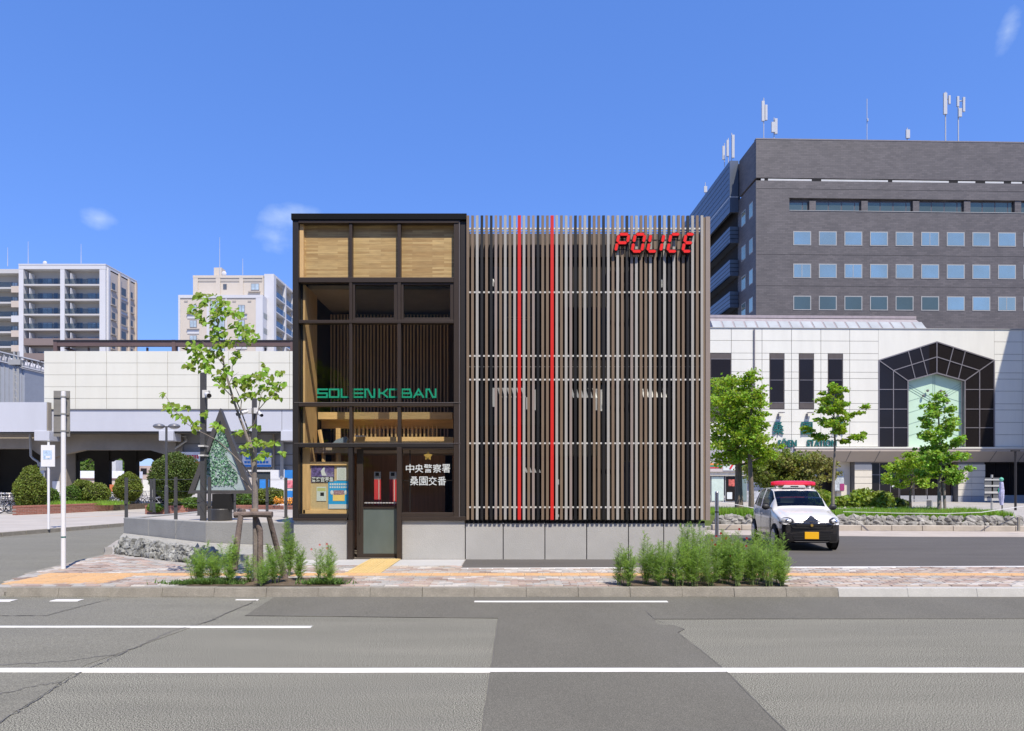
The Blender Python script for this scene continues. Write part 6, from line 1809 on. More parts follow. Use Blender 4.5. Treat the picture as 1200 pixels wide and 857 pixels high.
tree('street_tree', (X(977.5, 26.2), 26.2, .5), 4.95, 1.30, 'young ginkgo with layered yellow green branches in front of the station name', m_lf_gink, m_barkg, 42, 4600, .105, .56, .065, 'tier', (0, .0), .40, 'trees on the grass strip', .24, 17)
tree('street_tree', (X(1102.5, 25.6), 25.6, .5), 4.5, .95, 'conical young tree in front of the green glass arch', leafmat("leaf_fresh", (.28, .46, .07), .42), m_barkg, 55, 8000, .10, .26, .07, 'cone', (-.08, .0), .55, 'trees on the grass strip', .27, 28)
tree('street_tree', (X(1067, 28.5), 28.5, .5), 2.3, 1.05, 'small low tree left of the conical one before the station entrance', leafmat("leaf_fresh2", (.33, .47, .07), .42), m_bark, 66, 4600, .10, .40, .05, 'round', (.1, .0), .45, 'trees on the grass strip', .28, 16)
x = X(878, 26.3)
st_ = MB(); st_.tube([(X(1107.5, 25.5), 25.5, .48), (X(1106, 25.55), 25.55, Z(566, 25.5))], .05, 8)
single('tree_stake', st_, m_barkg, 'pale wooden stake tied to the conical tree before the green glass', 'stake', (X(1107.5, 25.5), 25.5, .48))

# young tree by the kerb, modelled branch by branch
YT = 10.35
yt = thing('young_tree', 'slender young tree with clusters of fresh green leaves on the near pavement', 'tree', (X(297, YT), YT, PAV))
def TP(px, py, dy=0.0): return Vector((X(px, YT + dy), YT + dy, Z(py, YT + dy)))
q = MB()
q.tube([TP(300.5, 686), TP(300, 640), TP(299.5, 600), TP(299, 575), TP(297.5, 548), TP(295, 527)], [.052, .047, .043, .04, .037, .034], 9)
br = {
 'm': ([(295, 527), (288, 508), (281, 490), (274, 470), (268, 450), (263, 430), (259, 410), (256, 390), (254.5, 372), (253, 356)], .024, -.1),
 'm2': ([(296, 528), (291, 505), (284, 486), (277, 470), (262, 455), (250, 442), (243, 430)], .014, .35),
 'r1': ([(288, 508), (298, 496), (303, 480), (312, 470), (322, 462), (331, 455)], .010, -.3),
 'r2': ([(281, 490), (283, 470), (272, 446), (272, 430), (278, 416), (285, 405)], .009, .2),
 'l1': ([(296, 560), (285, 545), (270, 530), (254, 516), (241, 509), (228, 503), (214, 493), (204, 480), (194, 464)], .011, -.45),
 'r3': ([(298, 548), (300, 540), (307, 528), (317, 520), (328, 515)], .008, .2),
 'l2': ([(295, 575), (285, 562), (276, 552), (262, 530)], .009, .3),
 'u1': ([(263, 430), (252, 415), (240, 402), (230, 396)], .006, -.3),
 'u2': ([(256, 392), (268, 385), (280, 376), (290, 372)], .006, .3),
 'r4': ([(303, 480), (306, 462), (316, 448), (312, 432), (310, 428)], .006, .1),
 'r5': ([(268, 450), (272, 442), (280, 436)], .005, -.2)}
for k, (pp, r0, dy) in br.items():
    n = len(pp); q.tube([TP(a, b_, dy * i / (n - 1)) for i, (a, b_) in enumerate(pp)], [r0 * (1 - .75 * i / (n - 1)) for i in range(n)], 6)
q.build('trunk', m_barkg, yt)
rr = random.Random(77); q = MB()
clus = [(236, 347, 6, 5), (238, 358, 5, 6), (226, 362, 6, 5), (232, 368, 6, 6), (240, 376, 5, 5), (253, 352, 7, 8), (262, 354, 6, 6), (257, 366, 9, 10), (251, 374, 7, 8), (268, 364, 6, 6), (276, 366, 6, 5), (254, 385, 6, 6), (250, 395, 8, 6), (262, 390, 7, 5),
        (277, 380, 5, 5), (284, 387, 8, 7), (292, 384, 6, 5), (300, 395, 5, 5), (290, 398, 6, 7), (272, 400, 7, 6), (258, 405, 8, 6), (228, 405, 9, 7), (238, 412, 10, 8), (247, 418, 9, 8), (232, 420, 8, 6), (240, 430, 9, 6), (256, 414, 7, 7), (224, 428, 6, 4),
        (266, 432, 8, 6), (258, 442, 8, 7), (262, 452, 6, 5), (288, 452, 8, 5), (276, 447, 6, 5), (283, 446, 6, 4), (292, 444, 6, 5), (301, 440, 8, 6), (311, 430, 5, 7), (313, 442, 6, 5), (327, 437, 5, 4), (306, 455, 7, 5), (298, 462, 8, 4), (318, 455, 6, 5), (326, 453, 6, 5), (333, 449, 6, 3), (286, 465, 6, 3), (275, 468, 5, 3), (308, 466, 6, 3), (324, 464, 6, 3), (280, 415, 6, 4), (274, 420, 4, 3),
        (196, 478, 4, 4), (203, 475, 5, 4), (210, 479, 5, 3), (219, 477, 4, 3), (208, 487, 5, 4), (218, 491, 4, 3), (229, 502, 5, 4), (243, 486, 4, 5), (250, 499, 3, 3), (193, 462, 2, 2), (228, 495, 3, 2), (277, 507, 3, 3), (285, 506, 4, 3), (300, 500, 5, 3), (299, 517, 6, 4), (309, 521, 6, 4), (318, 519, 5, 4), (313, 532, 6, 3), (287, 522, 4, 4), (304, 534, 5, 4), (330, 531, 4, 3), (291, 530, 4, 3), (258, 500, 4, 3)]
for cx, cy, rx, ry in clus:
    k = int(5 + rx * ry * .30)
    for i in range(k):
        a, r_ = rr.uniform(0, 6.28), rr.random() ** .6
        p = TP(cx + rx * r_ * cos(a), cy + ry * r_ * sin(a), rr.uniform(-.28, .32))
        # heart-shaped drooping leaf: four triangles
        s = rr.uniform(.034, .056); d = Vector((rr.uniform(-1, 1), rr.uniform(-1, .4), rr.uniform(-1.2, .1))).normalized(); sd_ = d.cross(Vector((rr.uniform(-.4, .4), rr.uniform(-1, -.2), rr.uniform(.2, 1)))).normalized(); up_ = sd_.cross(d) * .25
        vs = [p, p + d * s * .3 + sd_ * s * .72 + up_ * s, p + d * s * 1.1 + sd_ * s * .6 + up_ * s, p + d * s * 1.9, p + d * s * 1.1 - sd_ * s * .6 + up_ * s, p + d * s * .3 - sd_ * s * .72 + up_ * s]
        q.add(vs, [(0, 1, 2, 3), (0, 3, 4, 5)])
q.build('crown', m_lf_young, yt)
# log support frame
sf_ = thing('tree_support', 'rustic three-legged log frame propping up the young tree', 'tree support', (X(296, YT), YT, PAV))
def log(name, pts, r, m=m_barkg):
    q = MB(); q.tube(pts, r, 10); return q.build(name, m, sf_)
m_log = mat("log_bark", (.15, .115, .098), .9, var=.35, scale=9, stretch=(1, 1, .5), bump=.6, bscale=30)
log('cross_bar', [TP(275, 603.5, -.1), TP(300, 602.8, -.12), TP(319, 603.2, -.12)], [.048, .043, .048], m_log)
log('leg', [TP(282, 605, -.12), TP(278, 635, -.25), TP(274.5, 668, -.38)], [.04, .045, .048], m_log)
log('leg', [TP(299.5, 605, -.02), TP(305, 622, -.05), TP(305, 650, -.1), TP(306.5, 684, -.15)], [.037, .042, .044, .047], m_log)
log('leg', [TP(315, 605, .05), TP(324, 640, .2), TP(335, 680, .25)], [.039, .043, .047], m_log)
log('cross_bar', [TP(279, 598, .35), TP(286, 599, .15)], .03, m_log)
q = MB(); q.tube([TP(297.5, 596, -.06), TP(297.5, 606, -.06)], [.056, .06], 10); q.build('binding', mat("palm_binding", (.30, .22, .16), .95, var=.3, scale=20), sf_)

# ------------------------------------------------------------------ cosmos beds
q = MB()
for x0, x1, y0, y1 in ((-4.7, -2.44, 9.82, 10.65), (1.6, 3.98, 9.82, 10.9)):
    n = 14
    for i in range(n):
        for j in range(5):
            a, b_ = x0 + (x1 - x0) * i / n, x0 + (x1 - x0) * (i + 1) / n; c, d = y0 + (y1 - y0) * j / 5, y0 + (y1 - y0) * (j + 1) / 5
            f = lambda x, y: PAV + .012 + .03 * abs(noise.noise(Vector((x * 3, y * 3, 0)))) * (1 if x0 + .05 < x < x1 - .05 and y0 + .05 < y < y1 - .05 else 0)
            q.quad((a, c, f(a, c)), (b_, c, f(b_, c)), (b_, d, f(b_, d)), (a, d, f(a, d)))
struct('planting_soil', q, m_soil)
m_cos = [mat("cosmos_stem", (.13, .19, .06), .6, island=.2), leafmat("cosmos_leaf", (.29, .45, .11), .48, .02, .30)]
m_cos2 = [m_cos[0], leafmat("cosmos_leaf_deep", (.23, .37, .09), .48, .02, .3)]
def cosmos_meshes(seed, H, W, dens, ms):
    rr = random.Random(seed); st, lf = MB(), MB(); fl = []
    ns = int(3 + 7 * W / .25)
    for s in range(ns):
        a = rr.uniform(0, 6.28); r_ = rr.random() * W * .45; x0, y0 = r_ * cos(a) * .6, r_ * sin(a) * .6
        h = H * rr.uniform(.55, 1.0) if s else H
        ex, ey = x0 + rr.uniform(-.5, .5) * W, y0 + rr.uniform(-.5, .5) * W
        P = [Vector((x0 + (ex - x0) * t + .01 * sin(t * 9 + s), y0 + (ey - y0) * t, h * t)) for t in (0, .3, .6, .85, 1)]
        st.tube(P, [.006, .005, .004, .003, .0015], 4)
        n = int(h * dens)
        for k in range(n):
            t = .10 + .88 * k / n; f = t * 4; i = min(3, int(f)); 
            t4 = (0, .3, .6, .85, 1); 
            i = max(j for j in range(4) if t4[j] <= t); c = P[i].lerp(P[i + 1], (t - t4[i]) / (t4[i + 1] - t4[i]))
            a = rr.uniform(0, 6.28); ln = .045 + .085 * sin(pi * min(1, t * .9 + .12)) * rr.uniform(.5, 1.2)
            d = Vector((cos(a), sin(a), rr.uniform(.2, 1.2))).normalized()
            # pinnate thread leaf
            for j in range(7):
                u = .15 + .85 * j / 6; b0 = c + d * ln * u
                for sg in (-1, 1):
                    sd_ = d.cross(Vector((0, 0, 1))).normalized() * sg
                    e = b0 + (sd_ * .8 + d * .7 + Vector((0, 0, rr.uniform(-.3, .4)))) * ln * .38 * (1.1 - u * .6)
                    w_ = Vector((rr.uniform(-1, 1), rr.uniform(-1, 1), rr.uniform(-1, 1))).normalized() * .0026
                    lf.add([b0 - w_, b0 + w_, e], [(0, 1, 2)])
        fl.append(P[-1])
    return st, lf, fl
m_petal = mat("petal_red", (.36, .02, .02), .6, island=.2, transl=.3)
m_petalp = mat("petal_pink", (.62, .22, .22), .6, transl=.3)
var = {}
def cosmos(px, py, H, W, lab, k, flowers=0, ms=m_cos, grp='cosmos plants in the right bed', dens=85, pet=None):
    x, y = G(px, py, PAV + .02)
    t = thing('cosmos_plant', lab, 'plant', (x, y, PAV + .015), group=grp)
    st, lf, tips = cosmos_meshes(k * 13 + 7, H, W, dens, ms)
    st.build('stems', ms[0], t, loc=(x, y, PAV + .015)); lf.build('foliage', ms[1], t, loc=(x, y, PAV + .015))
    rr = random.Random(k)
    for i in range(flowers):
        c = tips[i % len(tips)] + Vector((rr.uniform(-.05, .05), -.03, rr.uniform(-.14, .03))); q = MB()
        for j in range(7):
            a = j * 6.28 / 7; e = Vector((cos(a), -.25, sin(a))); s_ = Vector((-sin(a), 0, cos(a)))
            q.add([c, c + e * .012 + s_ * .007, c + e * .020, c + e * .012 - s_ * .007], [(0, 1, 2, 3)])
        q.build('flower', pet or m_petal, t, loc=(x, y, PAV + .015))
    return t
gl = 'feathery plants in the left planting pit'
H_ = lambda py0, py1, Y: (py0 - py1) * Y / 800
cosmos(232, 683, .62, .26, 'bushy feathery plant at the left end of the left planting pit', 1, ms=m_cos, grp=gl, dens=120)
cosmos(252, 682, .45, .26, 'low wide feathery plant second from the left in the left pit', 2, ms=m_cos, grp=gl, dens=110)
cosmos(269, 684, .70, .20, 'narrow tall plant just left of the left log leg', 3, ms=m_cos, grp=gl, dens=130)
cosmos(292, 683, .42, .12, 'thin sparse plant between the left and middle log legs', 4, ms=m_cos, grp=gl, dens=55)
cosmos(323, 683, .62, .24, 'dense feathery plant against the right log leg', 5, ms=m_cos2, grp=gl, dens=120)
cosmos(339, 674, .94, .17, 'tallest plant of the left pit, rising beside the right log leg', 6, ms=m_cos2, grp=gl, dens=110)
cosmos(352, 680, .60, .16, 'upright plant just right of the tallest one in the left pit', 7, ms=m_cos2, grp=gl, dens=100)
cosmos(373, 680, .52, .12, 'thin plant with pinkish tips second from the right in the left pit', 8, 2, m_cos2, gl, 60, m_petalp)
cosmos(385, 685, .60, .20, 'feathery plant at the right end of the left planting pit', 9, 2, m_cos, gl, 100, m_petalp)
cosmos(310, 684, .40, .12, 'small plant at the foot of the middle log leg', 10, 0, m_cos, gl, 80)
cosmos(305, 686, .36, .16, 'short tuft hiding the trunk base of the young tree', 11, 0, m_cos2, gl, 80)
spec = [(726, 685, .66, .20), (738, 686, .62, .26), (757, 684, .86, .20), (772, 686, .60, .28), (786, 683, .80, .24), (795, 686, .86, .28), (806, 681, .90, .30), (812, 686, .74, .28), (824, 682, .86, .26), (833, 686, .68, .28), (841, 680, .84, .26), (850, 684, .80, .26),
        (858, 680, .84, .26), (866, 686, .74, .28), (874, 681, .84, .24), (882, 685, .78, .26), (892, 681, .80, .24), (901, 686, .74, .24), (911, 684, .70, .20), (917, 686, .66, .18), (780, 678, .72, .24), (818, 676, .84, .24), (846, 676, .80, .24), (888, 677, .70, .24), (765, 678, .62, .2)]
ordn = ['leftmost', 'second', 'third', 'fourth', 'fifth', 'sixth', 'seventh', 'eighth', 'ninth', 'tenth', 'eleventh', 'twelfth', 'thirteenth', 'fourteenth', 'fifteenth', 'sixteenth', 'seventeenth', 'eighteenth', 'nineteenth', 'rightmost']
order = sorted(range(len(spec)), key=lambda i: spec[i][0])
front = [i for i in order if spec[i][1] >= 680]; back = [i for i in order if spec[i][1] < 680]
for i, (px, py, h, wd) in enumerate(spec):
    nf = 3 if 838 < px < 852 else (1 if 852 <= px < 885 else 0)
    if i in back:
        lab = 'feathery cosmos in the back row of the right bed, %s from the left' % ordn[back.index(i)].replace('leftmost', 'first')
    else:
        k = front.index(i); lab = ('feathery cosmos at the %s end of the right bed' % ('left' if k == 0 else 'right')) if k in (0, len(front) - 1) else 'feathery cosmos%s in the right bed, %s from the left along the kerb' % (' with red flowers' if nf else '', ordn[k])
    h *= (.84, 1.0, .92, 1.08, .78)[i % 5]
    cosmos(px, py, h, wd, lab, 40 + i, nf, m_cos if i % 3 else m_cos2, 'cosmos plants in the right bed', 62 + 14 * (i % 4))
# bit of greenery by the car
# ------------------------------------------------------------------ shrubs
def shrub(name, c, r, lab, n, ls, m, seed, group=None, base=None, core=True, top=0.0, cat='bush'):
    rr = random.Random(seed); t = thing(name, lab, cat, (c[0], c[1], base if base is not None else c[2] - r[2]), group=group)
    q = MB()
    for i in range(n):
        d = Vector((rr.gauss(0, 1), rr.gauss(0, 1), rr.gauss(0, 1))).normalized()
        k = (1 + .14 * noise.noise(d * 2.4 + Vector((seed, 0, 0)))) * (rr.uniform(.86, 1.08) if core else rr.uniform(.25, 1.2) ** .6)
        if top and d.z > 0: pass
        f = (1 - top * max(0, d.z) ** 1) if top else 1
        q.leaf((c[0] + d.x * r[0] * k * f, c[1] + d.y * r[1] * k * f, c[2] + d.z * r[2] * k), ls, rr, .3, 1.3)
    q.build('foliage', m, t)
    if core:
        q = MB(); q.ball(c, (r[0] * .84, r[1] * .84, r[2] * .86), 16, 10, .08, seed); q.build('dark_core', mat("dark_core", (.020, .024, .010), .95), t, smooth=True)  # plain dark ball filling the inside of the bush
    if base is not None and base < c[2] - r[2] + .01:
        q = MB(); q.tube([(c[0], c[1], base), (c[0], c[1], c[2])], .09, 7); q.build('trunk', m_bark, t)
    return t
m_top = leafmat("topiary_leaf", (.18, .23, .04), .35)
shrub('topiary', (X(36.5, 34), 34, Z(574, 34)), (.70, .68, 1.12), 'large egg shaped clipped bush at the far left, in front of the bicycles', 9000, .075, m_top, 1, 'clipped bushes in the brick planters', PAV + .3, True, .32)
shrub('topiary', (X(150, 40), 40, Z(571, 40)), (.75, .7, .80), 'round topped clipped bush seen before the underpass opening', 6000, .08, m_top, 2, 'clipped bushes in the brick planters', PAV + .3, True, .2)
shrub('topiary', (X(206, 37), 37, Z(559, 37)), (1.25, 1.1, 1.22), 'big dark rounded hedge right of the street lamp', 12000, .085, m_lf_dark, 3, 'clipped bushes in the brick planters', PAV + .3, True)
for i, (px, py, Y, rx, rz, lab, m) in enumerate(((84, 581, 38, .5, .55, 'low round bush just right of the white sign pole', m_lf_mid), (96, 577, 39.5, .6, .7, 'irregular bush with a raised tuft between the pole and the low hedge', m_top), (113, 579, 38.5, .66, .62, 'low wide olive green bush near the middle of the left planter', m_lf_olive), (59, 583, 37, .42, .5, 'small bright bush between the two white poles', m_lf_mid),
                                             (182, 595, 33, .35, .2, 'low flowering plants at the left in the middle planter', m_lf_mid), (207, 591, 33.5, .5, .25, 'yellow green plants in the middle of the middle planter', leafmat("leaf_lime", (.16, .20, .03), .3)), (226, 590, 33.5, .5, .28, 'green plants at the right in the middle planter', m_lf_mid),
                                             (284, 586, 36, .75, .38, 'low bush left of the second camera pole', m_lf_mid), (316, 582, 37, .9, .45, 'wide low bush behind the right railing posts', leafmat("leaf_lime", (.16, .20, .03), .3)), (300, 588, 37, .5, .3, 'small green bush behind the young tree trunk', m_lf_mid))):
    shrub('low_bush', (X(px, Y), Y, Z(py, Y)), (rx, rx * .9, rz), lab, int(3600 * rx), .08, m, 20 + i, 'low bushes in the brick planters', None, True)
x = X(100, 39); 
shrub('low_bush', (X(100, 39), 39, Z(567.5, 39)), (.32, .3, .2), 'small raised tuft of clipped leaves above the low hedge', 900, .08, m_top, 60, 'low bushes in the brick planters', Z(575, 39), True)
for i, (px, Y, rx, rz, lab) in enumerate(((962, 29, .55, .45, 'leafy bush directly right of the patrol car roof'), (1012, 28.5, .62, .48, 'round leafy bush in front of the cream pier'), (1034, 28, .42, .42, 'leafy bush right of the cream pier by the station door'), (990, 29.5, .45, .32, 'small low bush behind the young ginkgo trunk'), (1049, 30, .5, .25, 'dark low bush before the station entrance'))):
    shrub('leafy_bush', (X(px, Y), Y, .45 + rz * .9), (rx, rx * .8, rz), lab, int(1500 * rx), .15, leafmat("leaf_bush", (.27, .36, .07), .45) if i < 4 else m_lf_dark, 80 + i, 'leafy bushes behind the grass strip', None, False)
q = MB()
rk = thing('border_stones', 'row of pale edging stones behind the grass and bushes', 'stones', (X(1000, 26.5), 26.5, .4))
for i in range(16):
    o = put('stone', rr.choice(rkB), rk, (X(962 + 7.5 * i + (12 if i > 8 else 0), 26.8), 26.8, .56)); o.scale = (.3, .22, .20); o.rotation_euler = (rr.uniform(0, 3), 0, rr.uniform(0, 3))
# orange and red blossoms
q = MB(); rr = random.Random(5)
for i in range(420):
    q.leaf((X(rr.uniform(322, 343), 34), 34 + rr.uniform(-.3, .3), Z(587 + rr.gauss(0, 2), 34)), .07, rr)
o = q.build('flowers', mat("marigold", (.75, .33, .03), .6, island=.3)); tag(o, 'orange and yellow bedding flowers in the brick planter by the police box', 'flowers', None, 'stuff')
# brick planters
m_brk = brickmat("red_brick", (.30, .115, .075), (.24, .085, .055), (.30, .24, .2), .23, .075, 'xz', .006, .8, 0, .15)
m_cop = mat("brick_coping", (.34, .14, .10), .8, var=.15, scale=4)
def planter(pts, h, lab, pxl):
    t = thing('brick_planter', lab, 'planter', (pts[0][0], pts[0][1], PAV), group='red brick planters')
    for i in range(len(pts) - 1):
        a, b_ = Vector(pts[i]), Vector(pts[i + 1]); d = (b_ - a); L = d.length; ang = atan2(d.y, d.x)
        q = MB(); q.box(0, L, 0, .24, 0, h - .08); me = q.mesh('brick_wall', m_brk); put('brick_wall', me, t, (a.x, a.y, PAV), 0, (0, 0, ang))
        n = max(1, int(L / .24))
        cq = MB(); cq.box(.006, L / n - .006, -.01, .25, 0, .08); cm = cq.mesh('coping_brick', m_cop)
        for k in range(n):
            p = a + d * (k / n); put('coping_brick', cm, t, (p.x, p.y, PAV + h - .079), 0, (0, 0, ang))
    q = MB(); P = [Vector(p) for p in pts]; P = [(p.x, p.y + .2) for p in P] + [(p.x + .3, p.y + 2.2) for p in reversed(P)]
    q.prism(P, PAV + .01, PAV + h - .12); q.build('soil', m_soil, t)
planter([(X(18.8, 32.0), 32.0), (X(60, 33.6), 33.6), (X(100, 35.6), 35.6), (X(147, 38.6), 38.6)], .44, 'long red brick planter with clipped bushes at the left', 0)
planter([(X(170, 33.2), 33.2), (X(205, 33.0), 33.0), (X(235, 33.4), 33.4)], .42, 'red brick planter behind the street lamp post', 0)
planter([(X(262, 34.5), 34.5), (X(300, 34.2), 34.2), (X(345, 33.6), 33.6)], .40, 'red brick planter behind the sculpture, next to the police box', 0)
o = grass(lambda rr: (X(rr.uniform(45, 140), 37), 37 + rr.uniform(-.8, 1.0)), 5000, .1, .25, PAV + .34, m_grass, 18); tag(o, 'grass inside the long brick planter at the left', 'grass')

# far tactile line and plaza
q = MB(); pts = [(X(-60, 24.0), 24.0), (X(0, 26.2), 26.2), (X(60, 29.0), 29.0), (X(150, 32.0), 32.0)]
for i in range(3):
    a, b_ = pts[i], pts[i + 1]; q.quad((a[0], a[1], PAV + .005), (b_[0], b_[1], PAV + .005), (b_[0], b_[1] + .34, PAV + .005), (a[0], a[1] + .34, PAV + .005))
struct('far_tactile_line', q, m_tact)

# ------------------------------------------------------------------ trees behind the viaduct
for i, (px, py, Y, r_, lab) in enumerate(((98, 548, 100, 3.6, 'green tree seen through the left underpass opening'), (76, 545, 104, 4.0, 'green tree behind the piers left of the underpass opening'), (134, 547, 110, 2.6, 'tree tops seen through the middle underpass opening'))):
    shrub('distant_tree', (X(px, Y), Y, Z(py, Y) - 1), (r_, r_, r_), lab, 4200, .38, m_lf_mid, 120 + i, 'trees behind the viaduct', PAV, True, cat='tree')

# ------------------------------------------------------------------ bicycles
m_tyre = mat("tyre", (.02, .02, .02), .8)
m_spoke = mat("bike_chrome", (.5, .5, .52), .35, metal=.7)
BC = [mat("bike_%s" % n, c, .35, metal=.3) for n, c in (("black", (.03, .03, .035)), ("silver", (.5, .51, .53)), ("blue", (.05, .10, .25)), ("white", (.7, .7, .68)), ("red", (.4, .04, .05)))]
def make_bicycle(ci):
    t = thing('bicycle', 'x', 'bicycle', (0, 0, 0), world=False)
    w1, w2 = MB(), MB()
    for wx_ in (-.53, .53):
        q = MB(); q.ring((0, 0, 0), .31, .020, 'y', 16, 4); me = q.mesh('wheel', m_tyre); o = put('wheel', me, t, (wx_, 0, .33))
        q = MB(); q.ring((0, 0, 0), .285, .009, 'y', 14, 4)
        for k in range(8): q.tube([(0, 0, 0), (.28 * cos(k * pi / 4), 0, .28 * sin(k * pi / 4))], .003, 3)
        put('rim', q.mesh('rim', m_spoke), o)
    q = MB(); q.tube([(-.53, 0, .33), (-.08, 0, .29), (.40, 0, .78), (-.20, 0, .72), (-.08, 0, .29)], .017, 5); q.tube([(-.20, 0, .72), (-.53, 0, .33)], .01, 5); q.tube([(.53, 0, .33), (.37, 0, .95)], .015, 5); q.tube([(-.2, 0, .7), (-.235, 0, .86)], .013, 5); q.build('frame', BC[ci], t)
    q = MB(); q.tube([(.28, -.27, .98), (.36, -.2, 1.02), (.37, 0, 1.0), (.36, .2, 1.02), (.28, .27, .98)], .012, 5); q.build('handlebar', m_spoke, t)
    q = MB(); q.ball((-.25, 0, .90), (.13, .07, .04), 8, 5); q.build('saddle', m_black, t)
    q = MB(); z0_, z1_ = .72, .98
    for z in (z0_, .8, .88, z1_):
        s = .12 + .04 * (z - z0_) / .26; q.tube([(.48 + s * a, 1.2 * s * b, z) for a, b in ((-1, -1), (1, -1), (1, 1), (-1, 1), (-1, -1))], .006, 4)
    for a, b in ((-1, -1), (1, -1), (1, 1), (-1, 1), (0, -1), (0, 1), (1, 0)): q.tube([(.48 + .12 * a, .144 * b, z0_), (.48 + .16 * a, .192 * b, z1_)], .006, 4)
    q.build('basket', m_spoke if ci != 1 else m_black, t)
    q = MB(); q.tube([(-.53 + .35 * cos(a), 0, .33 + .35 * sin(a)) for a in (2.9, 2.4, 1.9, 1.4, .9)], [.02] * 5, 4); q.tube([(-.2, 0, .66), (-.78, 0, .68)], .012, 4); q.build('rear_rack', m_spoke, t)
    return t
protos = [make_bicycle(i) for i in range(5)]
used = set(); rr = random.Random(19)
bl = ['black', 'silver', 'blue', 'white', 'red']
spots = [(-3 + 8.2 * i, 33.2 + .25 * (i % 3)) for i in range(3)] + [(0, 35.2), (8, 35.4), (14.5, 35.2), (22, 36), (-8, 36)] + [(48, 39.5), (56, 40), (68, 40), (80, 39.8), (92, 41)] + [(124, 41), (130, 41.2), (136, 41), (142, 41.4), (163, 41), (169, 41.3), (176, 41)]
pos = ['at the far left edge of the frame', 'second from the left edge in the front row', 'nearest the left end of the long brick planter', 'behind the front row, by the left edge', 'second in the rear row at the left', 'third in the rear row at the left', 'just behind the egg shaped bush', 'leftmost of the rear row, cut by the frame',
       'right behind the trunk of the egg shaped bush', 'between the egg bush and the white sign', 'behind the thin white sign pole', 'behind the thick white pole', 'behind the low bushes left of the hedge tuft', 'first of four right of the olive bush', 'second of four right of the olive bush', 'third of four right of the olive bush', 'fourth of four, left of the round topped bush', 'first of three right of the round topped bush', 'second of three right of the round topped bush', 'third of three, next to the dark hedge']
for i, (px, Y) in enumerate(spots):
    ci = [0, 3, 1, 1, 2, 0, 4, 0, 3, 2, 1, 0, 3, 1, 0, 2, 1, 0, 1, 3][i]
    o = protos[ci] if ci not in used else copy_tree(protos[ci])
    used.add(ci)
    o.location = (X(px, Y), Y, PAV); o.rotation_euler = (0, 0, rr.uniform(.55, 1.0) + (pi if rr.random() < .4 else 0))
    o['label'] = '%s bicycle parked %s' % (bl[ci], pos[i]); o['category'] = 'bicycle'; o['group'] = 'parked bicycles by the viaduct'
    for c in o.children:
        pass

# ------------------------------------------------------------------ person-height marker post in the underpass
t = thing('orange_post', 'small orange and white post in front of the underpass pier', 'post', (X(132, 41.5), 41.5, PAV))
q = MB(); q.tube([(X(132, 41.5), 41.5, PAV), (X(132, 41.5), 41.5, Z(576, 41.5))], .08, 8); q.build('shaft', m_rail, t); q = MB(); q.box(X(129.5, 41.5), X(134.7, 41.5), 41.4, 41.5, Z(576, 41.5), Z(568, 41.5)); q.build('head', MATS["sign_orange"], t)

# ------------------------------------------------------------------ station forecourt furniture
Yc = 37.0
for i, (px, Y, lab) in enumerate(((1079, 36, 'pale slatted bench before the station entrance'),)):
    t = thing('bench', lab, 'bench', (X(px, Y), Y, .3))
    for k in range(3): q = MB(); q.box(X(px, Y) - .75, X(px, Y) + .75, Y + .16 * k, Y + .16 * k + .12, .72, .76); q.build('seat_slat', m_wfr, t)
    for sg in (-.6, .6):
        q = MB(); q.box(X(px, Y) + sg - .03, X(px, Y) + sg + .03, Y, Y + .44, .12, .72); q.build('leg', m_wfr, t)
# information frame and figure-like banner post
Yi = 30.0
t = thing('notice_rack', 'open metal rack with four pale shelves of notices on a tall post at the right', 'notice rack', (X(1162.5, Yi), Yi, PAV))
q = MB(); q.box(X(1162, Yi), X(1163.8, Yi), Yi, Yi + .06, PAV, Z(556.5, Yi)); q.build('post', m_wfr, t)
for y0, y1 in ((561.5, 563.2), (568.5, 570.5), (576, 578.5), (584, 587)):
    q = MB(); q.box(X(1153.5, Yi), X(1174, Yi), Yi - .03, Yi - .001, Z(y1, Yi), Z(y0, Yi)); q.build('shelf', mat("shelf_pale", (.46, .46, .44), .6, var=.1), t)
q = MB(); q.box(X(1153.8, Yi), X(1173.6, Yi), Yi + .0, Yi + .02, Z(587, Yi), Z(560, Yi)); q.build('mesh_panel', mat("mesh_grey", (.12, .125, .13), .7), t)
q = MB(); q.box(X(1169, Yi), X(1172, Yi), Yi - .05, Yi - .031, Z(577, Yi), Z(572.5, Yi)); q.build('green_card', MATS["sign_green"], t)
t = thing('rolled_banner', 'furled banner with a green top and white and blue cloth beside the notice rack', 'banner', (X(1174.5, 29.5), 29.5, PAV))
Yr = 29.5
q = MB(); q.tube([(X(1175.5, Yr), Yr + .06, PAV), (X(1175.5, Yr), Yr + .06, Z(560.5, Yr))], .025, 6); q.build('pole', m_framed, t)
q = MB(); q.ball((X(1173.5, Yr), Yr, Z(562, Yr)), (.09, .07, .09), 10, 8, .2, 3); q.build('green_top', mat("green_cloth", (.12, .45, .32), .7), t)
q = MB(); q.tube([(X(1173.5, Yr), Yr, Z(565, Yr)), (X(1174, Yr), Yr, Z(575, Yr)), (X(1173.4, Yr), Yr, Z(583, Yr)), (X(1173.8, Yr), Yr, Z(592, Yr))], [.07, .10, .11, .06], 9); q.build('cloth', mat("banner_cloth", (.42, .42, .58), .8, var=.6, scale=6), t)
t = thing('lamp_post', 'thin dark lamp post with a short T shaped head near the right edge', 'lamp post', (X(1190, 38), 38, PAV))
q = MB(); q.tube([(X(1190, 38), 38, PAV), (X(1190, 38), 38, Z(528, 38))], .06, 8); q.build('post', m_framed, t)
q = MB(); q.box(X(1185.5, 38), X(1194, 38), 37.9, 38.1, Z(529.3, 38), Z(527.5, 38)); q.build('lamp_head', m_framed, t)
